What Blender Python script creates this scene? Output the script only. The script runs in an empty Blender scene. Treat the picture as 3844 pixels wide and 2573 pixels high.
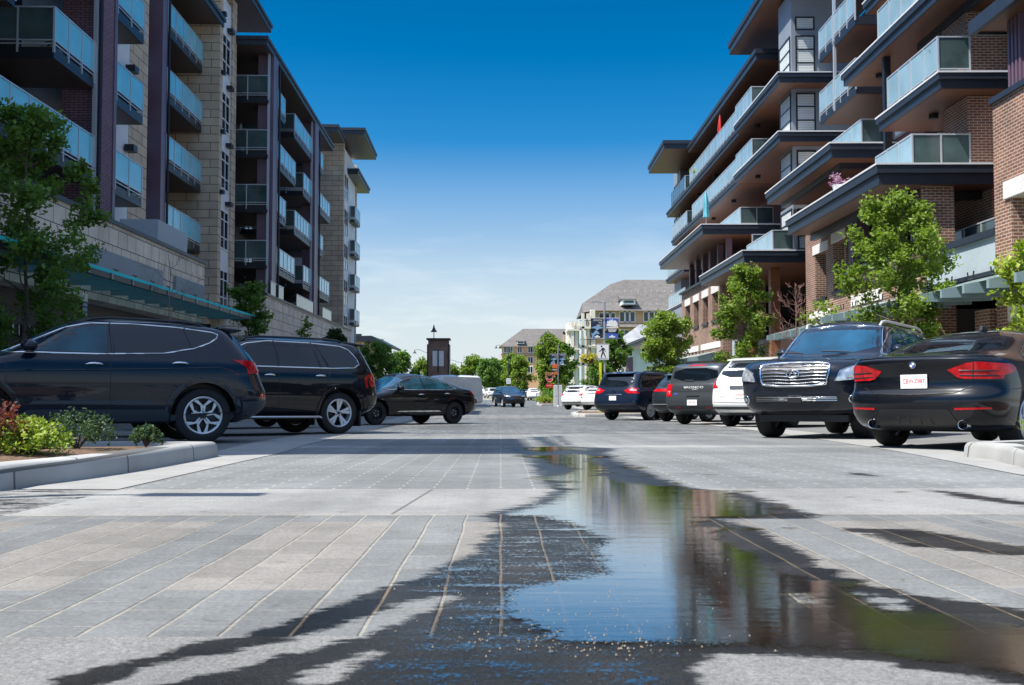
import bpy, bmesh, math, random
from mathutils import Vector, Matrix
from mathutils.bvhtree import BVHTree
from mathutils.geometry import delaunay_2d_cdt
PI=math.pi
R=math.radians
scene=bpy.context.scene
COL=scene.collection

# ------------------------------------------------------------------ camera model (35 mm lens, low and slightly tilted up)
F=35/36*3844; CX,CY=1922,1286.5
PIT=0.043721; YAW=0.011227
CAMZ=.5
_c,_s,_cp,_sp=math.cos(YAW),math.sin(YAW),math.cos(PIT),math.sin(PIT)
FW=Vector((_s*_cp,_c*_cp,_sp)); RT=Vector((_c,-_s,0)); UP=Vector((-_s*_sp,-_c*_sp,_cp))
def ray(px,py):
    return FW+RT*((px-CX)/F)+UP*((CY-py)/F)
_KY=[-60,-10,0,11,20,30,40,80,150,300,900,1500]; _KZ=[.9,.19,0,-.21,-.42,-.63,-.8,-1.23,-1.5,-1.6,-1.7,-1.8]
def _gz0(y):
    for i in range(len(_KY)-1):
        if y<=_KY[i+1] or i==len(_KY)-2:
            t=(y-_KY[i])/(_KY[i+1]-_KY[i]); return _KZ[i]+(_KZ[i+1]-_KZ[i])*t
def gz(y):
    """height of the gently falling street"""
    h=2.5+.05*abs(y)
    return sum(_gz0(y+h*k) for k in (-1,-.5,0,.5,1))/5
def atY(px,py,Y):
    r=ray(px,py); t=Y/r.y; return Vector((r.x*t,Y,CAMZ+r.z*t))
def atG(px,py):
    r=ray(px,py); lo,hi=.5,900
    for _ in range(60):
        m=(lo+hi)/2
        if CAMZ+r.z*m/r.y>gz(m): lo=m
        else: hi=m
    return Vector((r.x*lo/r.y,lo,gz(lo)))

# ------------------------------------------------------------------ materials
def mat(name,col,rough=.6,metal=0,spec=.5,coat=0,coat_r=.03,nscale=0,namt=0,bump=0,bscale=30,emit=None,alpha=1):
    m=bpy.data.materials.new(name); m.use_nodes=True
    nt=m.node_tree; b=nt.nodes['Principled BSDF']
    b.inputs['Base Color'].default_value=(*col,1); b.inputs['Roughness'].default_value=rough
    b.inputs['Metallic'].default_value=metal; b.inputs['Specular IOR Level'].default_value=spec
    b.inputs['Coat Weight'].default_value=coat; b.inputs['Coat Roughness'].default_value=coat_r
    if emit: b.inputs['Emission Color'].default_value=(*emit[:3],1); b.inputs['Emission Strength'].default_value=emit[3]
    if nscale:
        tc=nt.nodes.new('ShaderNodeTexCoord'); nz=nt.nodes.new('ShaderNodeTexNoise'); nz.inputs['Scale'].default_value=nscale
        nz.inputs['Detail'].default_value=5
        nt.links.new(tc.outputs['Object'],nz.inputs['Vector'])
        mx=nt.nodes.new('ShaderNodeMix'); mx.data_type='RGBA'; mx.blend_type='MULTIPLY'; mx.inputs[0].default_value=1
        rp=nt.nodes.new('ShaderNodeMapRange'); rp.inputs[1].default_value=.3; rp.inputs[2].default_value=.7
        rp.inputs[3].default_value=1-namt; rp.inputs[4].default_value=1+namt
        nt.links.new(nz.outputs[0],rp.inputs[0])
        mx.inputs[6].default_value=(*col,1); nt.links.new(rp.outputs[0],mx.inputs[7]); nt.links.new(mx.outputs[2],b.inputs['Base Color'])
    if bump:
        tc=nt.nodes.new('ShaderNodeTexCoord'); nz=nt.nodes.new('ShaderNodeTexNoise'); nz.inputs['Scale'].default_value=bscale
        nt.links.new(tc.outputs['Object'],nz.inputs['Vector'])
        bp=nt.nodes.new('ShaderNodeBump'); bp.inputs['Strength'].default_value=bump; bp.inputs['Distance'].default_value=.02
        nt.links.new(nz.outputs[0],bp.inputs['Height']); nt.links.new(bp.outputs[0],b.inputs['Normal'])
    return m
def N(nt,kind,**kw):
    n=nt.nodes.new('ShaderNode'+kind)
    for k,v in kw.items(): setattr(n,k,v)
    return n
def Mth(nt,op,a,b=None,c=None,clamp=False):
    n=nt.nodes.new('ShaderNodeMath'); n.operation=op; n.use_clamp=clamp
    for i,x in enumerate((a,b,c)):
        if x is None: continue
        if hasattr(x,'default_value') or hasattr(x,'links'): nt.links.new(x,n.inputs[i])
        else: n.inputs[i].default_value=x
    return n.outputs[0]
def MixC(nt,f,a,b,mode='MIX'):
    n=nt.nodes.new('ShaderNodeMix'); n.data_type='RGBA'; n.blend_type=mode
    for i,x in ((0,f),(6,a),(7,b)):
        if hasattr(x,'links'): nt.links.new(x,n.inputs[i])
        elif i==0: n.inputs[0].default_value=x
        else: n.inputs[i].default_value=(*x,1)
    return n.outputs[2]
def walluv(nt,su=1,sz=1):
    """wall coordinates: along the wall (x+y) and up (z) in metres"""
    tc=N(nt,'TexCoord'); s=N(nt,'SeparateXYZ'); nt.links.new(tc.outputs['Object'],s.inputs[0])
    a=Mth(nt,'ADD',s.outputs[0],s.outputs[1]); c=N(nt,'CombineXYZ')
    nt.links.new(a,c.inputs[0]); nt.links.new(s.outputs[2],c.inputs[1])
    return c.outputs[0],tc.outputs['Object']
def brickmat(name,c1,c2,mortar,bw,bh,ms,rough=.85,bump=.5,offset=.5,nz=.25):
    m=bpy.data.materials.new(name); m.use_nodes=True; nt=m.node_tree; b=nt.nodes['Principled BSDF']
    uv,oc=walluv(nt)
    t=N(nt,'TexBrick'); t.offset=offset; t.inputs['Scale'].default_value=1; t.inputs['Brick Width'].default_value=bw; t.inputs['Row Height'].default_value=bh
    t.inputs['Mortar Size'].default_value=ms; t.inputs['Mortar Smooth'].default_value=.1
    t.inputs['Color1'].default_value=(*c1,1); t.inputs['Color2'].default_value=(*c2,1); t.inputs['Mortar'].default_value=(*mortar,1)
    nt.links.new(uv,t.inputs['Vector'])
    n=N(nt,'TexNoise'); n.inputs['Scale'].default_value=1.1; n.inputs['Detail'].default_value=6; nt.links.new(oc,n.inputs['Vector'])
    rp=N(nt,'MapRange'); rp.inputs[1].default_value=.3; rp.inputs[2].default_value=.7; rp.inputs[3].default_value=1-nz; rp.inputs[4].default_value=1+nz
    nt.links.new(n.outputs[0],rp.inputs[0])
    col=MixC(nt,1.0,t.outputs['Color'],rp.outputs[0],'MULTIPLY'); nt.links.new(col,b.inputs['Base Color'])
    b.inputs['Roughness'].default_value=rough
    bp=N(nt,'Bump'); bp.inputs['Strength'].default_value=bump; bp.inputs['Distance'].default_value=.01; bp.invert=True
    nt.links.new(t.outputs['Fac'],bp.inputs['Height']); nt.links.new(bp.outputs[0],b.inputs['Normal'])
    return m
M={}
M['brick']=brickmat('red_brick',(.215,.095,.055),(.14,.06,.036),(.42,.35,.29),.26,.088,.011)
M['stone']=brickmat('tan_stone',(.56,.44,.32),(.46,.365,.27),(.045,.035,.028),1.15,.42,.014,bump=.4,nz=.15)
M['stone_podium']=brickmat('pale_stone',(.70,.60,.49),(.60,.52,.43),(.06,.045,.035),.75,.5,.013,bump=.4,nz=.18,offset=.37)
M['purple_brick']=brickmat('purple_brick',(.23,.14,.19),(.18,.11,.16),(.05,.03,.04),.3,.085,.012,nz=.1)
M['maroon_siding']=brickmat('maroon_siding',(.12,.04,.035),(.11,.037,.033),(.03,.012,.012),4,.14,.012,nz=.1)
M['wood']=brickmat('wood_soffit',(.23,.095,.045),(.19,.075,.036),(.06,.025,.012),3,.11,.006,rough=.5,nz=.2)
def soffitmat(name,c1,c2):
    m=bpy.data.materials.new(name); m.use_nodes=True; nt=m.node_tree; b=nt.nodes['Principled BSDF']
    tc=N(nt,'TexCoord'); w=N(nt,'TexBrick'); w.inputs['Scale'].default_value=1; w.inputs['Brick Width'].default_value=.13; w.inputs['Row Height'].default_value=3
    w.inputs['Mortar Size'].default_value=.006
    w.inputs['Color1'].default_value=(*c1,1); w.inputs['Color2'].default_value=(*c2,1); w.inputs['Mortar'].default_value=(c1[0]*.3,c1[1]*.3,c1[2]*.3,1)
    sp=N(nt,'SeparateXYZ'); nt.links.new(tc.outputs['Object'],sp.inputs[0]); cb=N(nt,'CombineXYZ')
    nt.links.new(sp.outputs[1],cb.inputs[0]); nt.links.new(sp.outputs[0],cb.inputs[1]); nt.links.new(cb.outputs[0],w.inputs['Vector'])
    nt.links.new(w.outputs['Color'],b.inputs['Base Color']); b.inputs['Roughness'].default_value=.45
    return m
M['soffit']=soffitmat('brown_soffit',(.125,.05,.025),(.105,.042,.021))
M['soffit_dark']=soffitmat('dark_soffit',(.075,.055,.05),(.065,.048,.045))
M['fascia']=mat('dark_blue_fascia',(.018,.024,.036),.45,nscale=2,namt=.1)
M['darkmetal']=mat('dark_metal',(.02,.022,.028),.4,metal=.3)
M['purple_metal']=mat('purple_metal',(.14,.085,.12),.4,nscale=1,namt=.15)
M['trimgrey']=mat('pale_grey_trim',(.62,.63,.64),.5,nscale=1,namt=.08)
M['alu']=mat('aluminium_rail',(.50,.53,.56),.35,metal=.4)
M['whitepanel']=mat('white_panel',(.66,.67,.69),.6,nscale=1.5,namt=.06)
M['greypanel']=mat('grey_panel',(.20,.225,.26),.5,nscale=.8,namt=.07)
M['bluegrey']=mat('blue_grey_stucco',(.36,.42,.46),.8,nscale=6,namt=.05,bump=.2,bscale=60)
M['lintel']=mat('white_concrete_lintel',(.66,.62,.60),.8,nscale=4,namt=.08,bump=.2,bscale=40)
M['glass_lit']=mat('lit_side_glass',(.015,.065,.09),.03,spec=.4,nscale=2.2,namt=.6)  # opaque glass; teal colour stands for light seen through the window
M['winglass']=mat('dark_window_glass',(.012,.018,.022),.04,spec=.8)
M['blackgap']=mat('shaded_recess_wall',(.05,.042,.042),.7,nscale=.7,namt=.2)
M['blinds']=brickmat('window_blinds',(.55,.58,.58),(.52,.55,.55),(.25,.28,.3),5,.09,.012,nz=.05)
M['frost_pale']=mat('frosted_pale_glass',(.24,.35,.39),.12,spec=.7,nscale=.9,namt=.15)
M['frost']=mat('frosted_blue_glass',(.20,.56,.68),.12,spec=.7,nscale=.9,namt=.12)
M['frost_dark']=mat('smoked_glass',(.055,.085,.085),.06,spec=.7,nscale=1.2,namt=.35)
M['canopy_glass']=mat('teal_canopy_glass',(.16,.45,.47),.1,spec=.7,nscale=1.1,namt=.12)
_n=M['canopy_glass'].node_tree; _t=N(_n,'BsdfTranslucent'); _t.inputs['Color'].default_value=(.25,.85,.85,1); _m=N(_n,'MixShader'); _m.inputs[0].default_value=.75
_n.links.new(_n.nodes['Principled BSDF'].outputs[0],_m.inputs[1]); _n.links.new(_t.outputs[0],_m.inputs[2]); _n.links.new(_m.outputs[0],_n.nodes['Material Output'].inputs['Surface'])
M['canopy_pale']=mat('pale_canopy_glass',(.42,.55,.54),.12,spec=.6,nscale=1.1,namt=.1)
M['canopy_steel']=mat('grey_green_steel',(.20,.28,.29),.45,nscale=2,namt=.1)
M['white']=mat('white_paint',(.8,.8,.79),.5)
M['black']=mat('black_paint',(.012,.012,.014),.45)
M['rubber']=mat('tyre_rubber',(.012,.012,.013),.8,bump=.2,bscale=40)
M['chrome']=mat('chrome',(.75,.77,.8),.12,metal=1)
M['alloy']=mat('alloy_wheel',(.62,.63,.65),.38,metal=.55)
M['steel']=mat('galvanised_steel',(.42,.45,.48),.4,metal=.5,nscale=3,namt=.1)
M['redlens']=mat('red_lamp_lens',(.50,.004,.010),.15,spec=.3,coat=.25,nscale=14,namt=.35)
M['clearlens']=mat('clear_lamp_lens',(.5,.53,.56),.08,metal=.5,coat=1,nscale=18,namt=.5)
M['cladding']=mat('dark_grey_cladding',(.035,.045,.055),.5,bump=.1,bscale=200)
M['glass_dark']=mat('tinted_car_glass',(.005,.008,.012),.02,spec=.6)
M['glass_blue']=mat('car_glass',(.008,.05,.10),.02,spec=.5,nscale=1.4,namt=.5)  # blue sky reflection is put into the base colour
M['concrete']=brickmat('concrete_kerb',(.34,.34,.325),(.30,.30,.29),(.10,.10,.095),1.55,30,.012,bump=.6,nz=.22)
M['bark']=mat('tree_bark',(.11,.085,.065),.9,nscale=12,namt=.3)
M['roofshingle']=brickmat('grey_shingles',(.155,.14,.13),(.12,.11,.105),(.08,.075,.07),.45,.22,.012,nz=.12)
M['tan']=mat('tan_stucco',(.60,.36,.20),.85,nscale=2,namt=.08)
M['cream']=mat('cream_trim',(.72,.66,.56),.7,nscale=2,namt=.06)
M['yellow']=mat('yellow_plastic',(.72,.72,.02),.5)
M['red']=mat('red_fabric',(.55,.02,.015),.7)
M['orange']=mat('orange_board',(.65,.13,.03),.5)
M['cyan']=mat('turquoise_fabric',(.12,.42,.5),.7)
M['pink']=mat('magenta_fabric',(.65,.01,.12),.6)
M['terracotta']=mat('terracotta',(.42,.14,.06),.8)
M['navy']=mat('navy_print',(.01,.02,.05),.5)
M['signblue']=mat('blue_print',(.05,.11,.45),.5)
M['skyprint']=mat('pale_blue_print',(.22,.38,.55),.5)

# ------------------------------------------------------------------ mesh helpers
class MB:
    def __init__(s,mats='alu'):
        s.v=[]; s.f=[]; s.m=[]; s.mats=[mats] if isinstance(mats,str) else list(mats)
    def mi(s,k):
        if k is None: return 0
        if k not in s.mats: s.mats.append(k)
        return s.mats.index(k)
    def add(s,vs,fs,m=None):
        o=len(s.v); s.v+=[tuple(p) for p in vs]; k=s.mi(m)
        for f in fs: s.f.append([i+o for i in f]); s.m.append(k)
        return s
    def box(s,x0,x1,y0,y1,z0,z1,m=None):
        if x1<x0: x0,x1=x1,x0
        if y1<y0: y0,y1=y1,y0
        if z1<z0: z0,z1=z1,z0
        vs=[(x,y,z) for x in (x0,x1) for y in (y0,y1) for z in (z0,z1)]
        return s.add(vs,[(0,1,3,2),(4,6,7,5),(0,4,5,1),(2,3,7,6),(0,2,6,4),(1,5,7,3)],m)
    def prism(s,poly,axis,a,b,m=None):
        """polygon in the plane across `axis` (x:(y,z) y:(x,z) z:(x,y)), extruded a..b"""
        def P(p,t): return {'x':(t,p[0],p[1]),'y':(p[0],t,p[1]),'z':(p[0],p[1],t)}[axis]
        n=len(poly); vs=[P(p,a) for p in poly]+[P(p,b) for p in poly]
        return s.add(vs,[tuple(range(n))[::-1],tuple(range(n,2*n))]+[(i,(i+1)%n,n+(i+1)%n,n+i) for i in range(n)],m)
    def tube(s,pts,r,n=8,m=None,cap=True,closed=False):
        pts=[Vector(p) for p in pts]; rr=r if isinstance(r,(list,tuple)) else [r]*len(pts)
        rings=[]; L=len(pts); up=None
        for i,p in enumerate(pts):
            a=pts[(i-1)%L] if (closed or i>0) else p; b=pts[(i+1)%L] if (closed or i<L-1) else p
            d=(b-a); 
            if d.length<1e-9: d=Vector((0,0,1))
            d.normalize()
            if up is None: up=Vector((0,0,1)) if abs(d.z)<.9 else Vector((1,0,0))
            x=up.cross(d)
            if x.length<1e-6: x=d.orthogonal()
            x.normalize(); y=d.cross(x); up=y
            rings.append([p+(x*math.cos(2*PI*k/n)+y*math.sin(2*PI*k/n))*rr[i] for k in range(n)])
        vs=[q for g in rings for q in g]; fs=[]
        for i in range(L if closed else L-1):
            j=(i+1)%L
            for k in range(n): fs.append((i*n+k,i*n+(k+1)%n,j*n+(k+1)%n,j*n+k))
        if cap and not closed: fs+= [tuple(range(n))[::-1],tuple(range((L-1)*n,L*n))]
        return s.add(vs,fs,m)
    def lathe(s,prof,n=24,m=None,axis='z',c=(0,0,0),closed=False):
        """profile of (radius, height) turned round an axis through c"""
        vs=[]; L=len(prof)
        for r,h in prof:
            for k in range(n):
                a=2*PI*k/n; p={'z':(r*math.cos(a),r*math.sin(a),h),'y':(r*math.cos(a),h,r*math.sin(a)),'x':(h,r*math.cos(a),r*math.sin(a))}[axis]
                vs.append((p[0]+c[0],p[1]+c[1],p[2]+c[2]))
        fs=[]
        for i in range(L if closed else L-1):
            j=(i+1)%L
            for k in range(n): fs.append((i*n+k,i*n+(k+1)%n,j*n+(k+1)%n,j*n+k))
        if not closed: fs+=[tuple(range(n))[::-1],tuple(range((L-1)*n,L*n))]
        return s.add(vs,fs,m)
    def ball(s,c,r,n=10,m=None,sc=(1,1,1)):
        prof=[(max(1e-4,math.sin(PI*i/n))*r,-math.cos(PI*i/n)*r) for i in range(n+1)]
        o=len(s.v); s.lathe(prof,n+4,m)
        s.v[o:]=[(c[0]+x*sc[0],c[1]+y*sc[1],c[2]+z*sc[2]) for x,y,z in s.v[o:]]
        return s
    def xf(s,fn,o=0): s.v[o:]=[tuple(fn(p)) for p in s.v[o:]]; return s
    def build(s,name,parent=None,smooth=False,base=(0,0,0),bevel=0):
        me=bpy.data.meshes.new(name)
        me.from_pydata([(x-base[0],y-base[1],z-base[2]) for x,y,z in s.v],[],s.f)
        for k in s.mats: me.materials.append(M[k])
        me.polygons.foreach_set('material_index',s.m)
        bm=bmesh.new(); bm.from_mesh(me); bmesh.ops.recalc_face_normals(bm,faces=bm.faces); bm.to_mesh(me); bm.free()
        if smooth:
            me.polygons.foreach_set('use_smooth',[True]*len(me.polygons))
            if smooth is not True: me.set_sharp_from_angle(angle=R(smooth))
        me.update()
        o=bpy.data.objects.new(name,me); COL.objects.link(o)
        if parent is not None: o.parent=parent
        if bevel:
            b=o.modifiers.new('bevel','BEVEL'); b.width=bevel; b.segments=2; b.limit_method='ANGLE'
        return o
def tag(o,label=None,cat=None,group=None,kind=None):
    if label: o['label']=label
    if cat: o['category']=cat
    if group: o['group']=group
    if kind: o['kind']=kind
    return o
def thing(name,label,cat,loc=(0,0,0),rz=0,group=None,rx=0):
    o=bpy.data.objects.new(name,None); COL.objects.link(o); o.empty_display_size=.3
    o.location=loc; o.rotation_euler=(rx,0,rz)
    return tag(o,label,cat,group)
def copytree(o,parent=None):
    c=o.copy(); COL.objects.link(c)
    if parent is not None: c.parent=parent
    for ch in [x for x in bpy.data.objects if x.parent==o]: copytree(ch,c)
    return c
def text(s,size,name,parent,m,loc=(0,0,0),rot=(0,0,0),ext=.003,align='CENTER',sx=1):
    cu=bpy.data.curves.new('lettering','FONT'); cu.body=s; cu.size=size; cu.extrude=ext; cu.align_x=align; cu.align_y='CENTER'; cu.resolution_u=3
    t=bpy.data.objects.new('lettering_source',cu); COL.objects.link(t)
    dg=bpy.context.evaluated_depsgraph_get(); me=bpy.data.meshes.new_from_object(t.evaluated_get(dg))
    bpy.data.objects.remove(t); bpy.data.curves.remove(cu)
    me.name=name; me.materials.clear(); me.materials.append(M[m])
    mt=Matrix.LocRotScale(Vector(loc),Matrix.Identity(3).to_quaternion() if rot==(0,0,0) else __import__('mathutils').Euler(rot).to_quaternion(),Vector((sx,1,1)))
    me.transform(mt)
    o=bpy.data.objects.new(name,me); COL.objects.link(o)
    if parent is not None: o.parent=parent
    return o

# ------------------------------------------------------------------ camera, sky, sun
cam=bpy.data.cameras.new('camera'); cam.lens=35; cam.sensor_width=36; cam.clip_end=4000; cam.clip_start=.05
co=bpy.data.objects.new('camera',cam); COL.objects.link(co); co.location=(0,0,CAMZ)
co.rotation_euler=(PI/2+PIT,0,-YAW); scene.camera=co
cam.dof.use_dof=True; cam.dof.focus_distance=30; cam.dof.aperture_fstop=16
SUN_EL,SUN_AZ=R(60),R(22)     # sun on the left, a little behind the camera
sd=Vector((-math.cos(SUN_EL)*math.cos(SUN_AZ),-math.cos(SUN_EL)*math.sin(SUN_AZ),math.sin(SUN_EL)))
sl=bpy.data.lights.new('sun','SUN'); sl.energy=4.7; sl.angle=R(.5); sl.color=(1,.955,.88)
so=bpy.data.objects.new('sun',sl); COL.objects.link(so); so.rotation_euler=sd.to_track_quat('Z','Y').to_euler(); so.location=(-30,-12,60)
w=bpy.data.worlds.new('World'); scene.world=w; w.use_nodes=True; nt=w.node_tree
bg=nt.nodes['Background']; sk=N(nt,'TexSky'); sk.sky_type='NISHITA'; sk.sun_disc=False
sk.sun_elevation=SUN_EL; sk.sun_rotation=math.atan2(sd.x,sd.y); sk.altitude=1100; sk.air_density=1.0; sk.dust_density=.5; sk.ozone_density=1.6
tc=N(nt,'TexCoord'); sp=N(nt,'SeparateXYZ'); nt.links.new(tc.outputs['Generated'],sp.inputs[0])
hs=N(nt,'HueSaturation'); sr=N(nt,'MapRange'); sr.inputs[1].default_value=.02; sr.inputs[2].default_value=.24; sr.inputs[3].default_value=.42; sr.inputs[4].default_value=1.55; nt.links.new(sp.outputs[2],sr.inputs[0]); s2=N(nt,'MapRange'); s2.inputs[1].default_value=.42; s2.inputs[2].default_value=.6; s2.inputs[3].default_value=1; s2.inputs[4].default_value=.5; nt.links.new(sp.outputs[2],s2.inputs[0]); nt.links.new(Mth(nt,'MULTIPLY',sr.outputs[0],s2.outputs[0]),hs.inputs['Saturation'])
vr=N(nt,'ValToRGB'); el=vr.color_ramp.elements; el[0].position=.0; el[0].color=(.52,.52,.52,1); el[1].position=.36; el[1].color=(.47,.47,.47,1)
for p_,v_ in ((.07,.51),(.19,.57),(.28,.53),(.58,1.4)): e_=el.new(p_); e_.color=(v_,v_,v_,1)  # sky above the frame brightened to lift the shaded fronts
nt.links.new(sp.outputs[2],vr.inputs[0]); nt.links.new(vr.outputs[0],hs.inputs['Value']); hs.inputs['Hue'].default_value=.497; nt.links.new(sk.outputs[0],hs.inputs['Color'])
# thin clouds low over the street
mp=N(nt,'Mapping'); mp.inputs['Scale'].default_value=(5,5,26); mp.inputs['Location'].default_value=(.3,.2,.45); nt.links.new(tc.outputs['Generated'],mp.inputs['Vector'])
nz=N(nt,'TexNoise'); nz.inputs['Scale'].default_value=1.2; nz.inputs['Detail'].default_value=9; nz.inputs['Roughness'].default_value=.62; nt.links.new(mp.outputs[0],nz.inputs['Vector'])
cl=N(nt,'MapRange'); cl.inputs[1].default_value=.52; cl.inputs[2].default_value=.75; nt.links.new(nz.outputs[0],cl.inputs[0])
e1=N(nt,'MapRange'); e1.inputs[1].default_value=.02; e1.inputs[2].default_value=.18; e1.inputs[3].default_value=1; e1.inputs[4].default_value=0; nt.links.new(sp.outputs[2],e1.inputs[0])
cf=Mth(nt,'MULTIPLY',cl.outputs[0],e1.outputs[0]); cf=Mth(nt,'MULTIPLY',cf,.6)
lw=N(nt,'MapRange'); lw.inputs[1].default_value=-.02; lw.inputs[2].default_value=.15; lw.inputs[3].default_value=.85; lw.inputs[4].default_value=0; nt.links.new(sp.outputs[2],lw.inputs[0])
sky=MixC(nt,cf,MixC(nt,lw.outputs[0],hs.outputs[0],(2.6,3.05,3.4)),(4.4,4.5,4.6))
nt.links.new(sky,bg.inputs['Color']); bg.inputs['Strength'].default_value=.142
vs=scene.view_settings; vs.view_transform='Standard'; vs.look='None'; vs.gamma=1; vs.exposure=.85; vs.use_curve_mapping=False
scene.cycles.max_bounces=6; scene.cycles.diffuse_bounces=3; scene.cycles.glossy_bounces=4; scene.cycles.transparent_max_bounces=12
scene.cycles.use_denoising=True
# ------------------------------------------------------------------ buildings kit (local axes: x across the street, y along it, z up)
class Frame:
    """a building's own axes: turned by ang about the camera's ground point, base = the building's origin there"""
    def __init__(s,name,label,cat,ang,base,group=None):
        s.ang=ang; s.base=base; c,n=math.cos(ang),math.sin(ang)
        s.root=thing(name,label,cat,(base[0]*c-base[1]*n,base[0]*n+base[1]*c,base[2]),ang,group)
    def loc(s,px,py,v=None,z=None,u=None):
        """picture point -> (v,u,z) on the plane v=, u= or z="""
        c,n=math.cos(s.ang),math.sin(s.ang); r=ray(px,py); lx=r.x*c+r.y*n; ly=-r.x*n+r.y*c
        t=v/lx if v is not None else (u/ly if u is not None else (z-CAMZ)/r.z)
        return lx*t,ly*t,CAMZ+r.z*t
    def put(s,mb,name,parent=None,**k):
        return mb.build(name,parent or s.root,base=s.base,**k)
def vp_ang(px):
    r=ray(px,1450); return -math.atan2(r.x,r.y)

def glass_rail(fr,pts,z0,h,parent_obj,panel='frost',pw=1.1,post=.035,foot=.22,dark=None):
    """a balcony guard along the polyline pts [(v,u)..]: posts, top and bottom rail, one glass mesh per run"""
    rail=MB('alu'); gl=MB([panel]); 
    for i in range(len(pts)-1):
        (v0,u0),(v1,u1)=pts[i],pts[i+1]; L=math.hypot(v1-v0,u1-u0); n=max(1,round(L/pw)); dx,dy=(v1-v0)/L,(u1-u0)/L; nx,ny=-dy,dx
        def bar(a,b,za,zb,t,mbx,m=None):
            q=[(v0+dx*a+nx*t*k,u0+dy*a+ny*t*k) for k in (-1,1)]+[(v0+dx*b+nx*t*k,u0+dy*b+ny*t*k) for k in (1,-1)]
            mbx.prism(q,'z',za,zb,m)
        bar(-post,L+post,z0+h,z0+h+.045,.028,rail)
        bar(post,L-post,z0+.02,z0+.055,.02,rail)
        bar(post,L-post,z0+.13,z0+.165,.02,rail)
        for k in range(n+1):
            a=L*k/n; bar(a-post*.7,a+post*.7,z0-foot,z0+h,.033,rail)
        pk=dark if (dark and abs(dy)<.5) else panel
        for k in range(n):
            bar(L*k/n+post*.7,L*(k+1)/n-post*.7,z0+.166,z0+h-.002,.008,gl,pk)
    fr.put(rail,'railing',parent_obj); fr.put(gl,'glass_panel',parent_obj)

def window(fr,face,a0,a1,z0,z1,at,out,parent=None,frame='whitepanel',glass='winglass',mull=(),trans=(),fw=.07,name='window',d=.05):
    """window on a wall: face 'x' (wall plane x=at, runs along y) or 'y'; out = +1/-1 outward; frame with pane"""
    f=MB(frame); g=MB(glass)
    def bx(mb,p0,p1,q0,q1,d0,d1,m=None):
        if face=='x': mb.box(at+out*d0,at+out*d1,p0,p1,q0,q1,m)
        else: mb.box(p0,p1,at+out*d0,at+out*d1,q0,q1,m)
    bx(f,a0,a1,z0,z0+fw,.003,d); bx(f,a0,a1,z1-fw,z1,.003,d); bx(f,a0,a0+fw,z0+fw,z1-fw,.003,d); bx(f,a1-fw,a1,z0+fw,z1-fw,.003,d)
    for m in mull: x=a0+(a1-a0)*m; bx(f,x-fw*.4,x+fw*.4,z0+fw,z1-fw,.003,d*.9)
    for t in trans: z=z0+(z1-z0)*t; bx(f,a0+fw,a1-fw,z-fw*.4,z+fw*.4,.003,d*.85)
    bx(g,a0+fw,a1-fw,z0+fw,z1-fw,.004,.015)
    o=fr.put(f,name,parent); fr.put(g,'pane',o); return o

def slab(fr,v0,v1,u0,u1,zt,th,name='balcony_slab',soff='soffit',edge='fascia',cap=True,parent=None,lip=.05,street=-1):
    """a floor or eave slab with stepped dark fascia, pale top flashing and boarded soffit; zt = top"""
    b=MB(edge); b.box(v0,v1,u0,u1,zt-th*.45,zt-.03)
    e=lip*1.6; sv0,sv1=(v0+e,v1) if street<0 else (v0,v1-e)
    b.box(sv0,sv1,u0+e,u1-e,zt-th,zt-th*.45-.001)
    o=fr.put(b,name,parent)
    if cap:
        c=MB('trimgrey'); c.box(v0-.03,v1+.02,u0-.03,u1+.02,zt-.03,zt+.025); fr.put(c,'flashing',o)
    s=MB(soff); s.box(sv0+.07,sv1-.07,u0+e+.07,u1-e-.07,zt-th-.012,zt-th-.0005); fr.put(s,'soffit',o)
    return o
# ------------------------------------------------------------------ left building
FL=Frame('apartment_building','shaded stone apartment block along the left kerb with blue glass balconies between purple posts','building',vp_ang(1801),(-13,6,-.4))
LV=[7.35,10.4,13.4,16.4]
def balcony(fr,v0,v1,u0,u1,zf,ends=(1,0),panel='frost',dark='frost_dark',soff='soffit_dark',th=.32,name='balcony',edge='darkmetal',h=1.1,street=1):
    """slab between street edge v0 and wall v1, guard along the street side and the chosen ends"""
    a,b=min(v0,v1),max(v0,v1)
    s=MB(edge); s.box(a,b,u0,u1,zf-th,zf); o=fr.put(s,name)
    f=MB(soff); f.box(a+.06,b-.06,u0+.06,u1-.06,zf-th-.012,zf-th-.0005); fr.put(f,'soffit',o)
    pts=[(v0,u0),(v0,u1)]
    if ends[0]: pts=[(v1,u0)]+pts
    if ends[1]: pts=pts+[(v1,u1)]
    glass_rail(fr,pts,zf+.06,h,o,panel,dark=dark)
    return o
def wallbits(mb,x0,x1,u0,u1,z0,z1,ops=(),m=None):
    """a wall slab x0..x1 thick along u with openings (ua,ub,za,zb)"""
    us=sorted({u0,u1,*[o[0] for o in ops],*[o[1] for o in ops]})
    for a,b in zip(us,us[1:]):
        mid=(a+b)/2; holes=sorted((o[2],o[3]) for o in ops if o[0]<=mid<=o[1]); z=z0
        for za,zb in holes:
            if za>z+1e-4: mb.box(x0,x1,a,b,z,za,m)
            z=zb
        if z1>z+1e-4: mb.box(x0,x1,a,b,z,z1,m)
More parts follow.
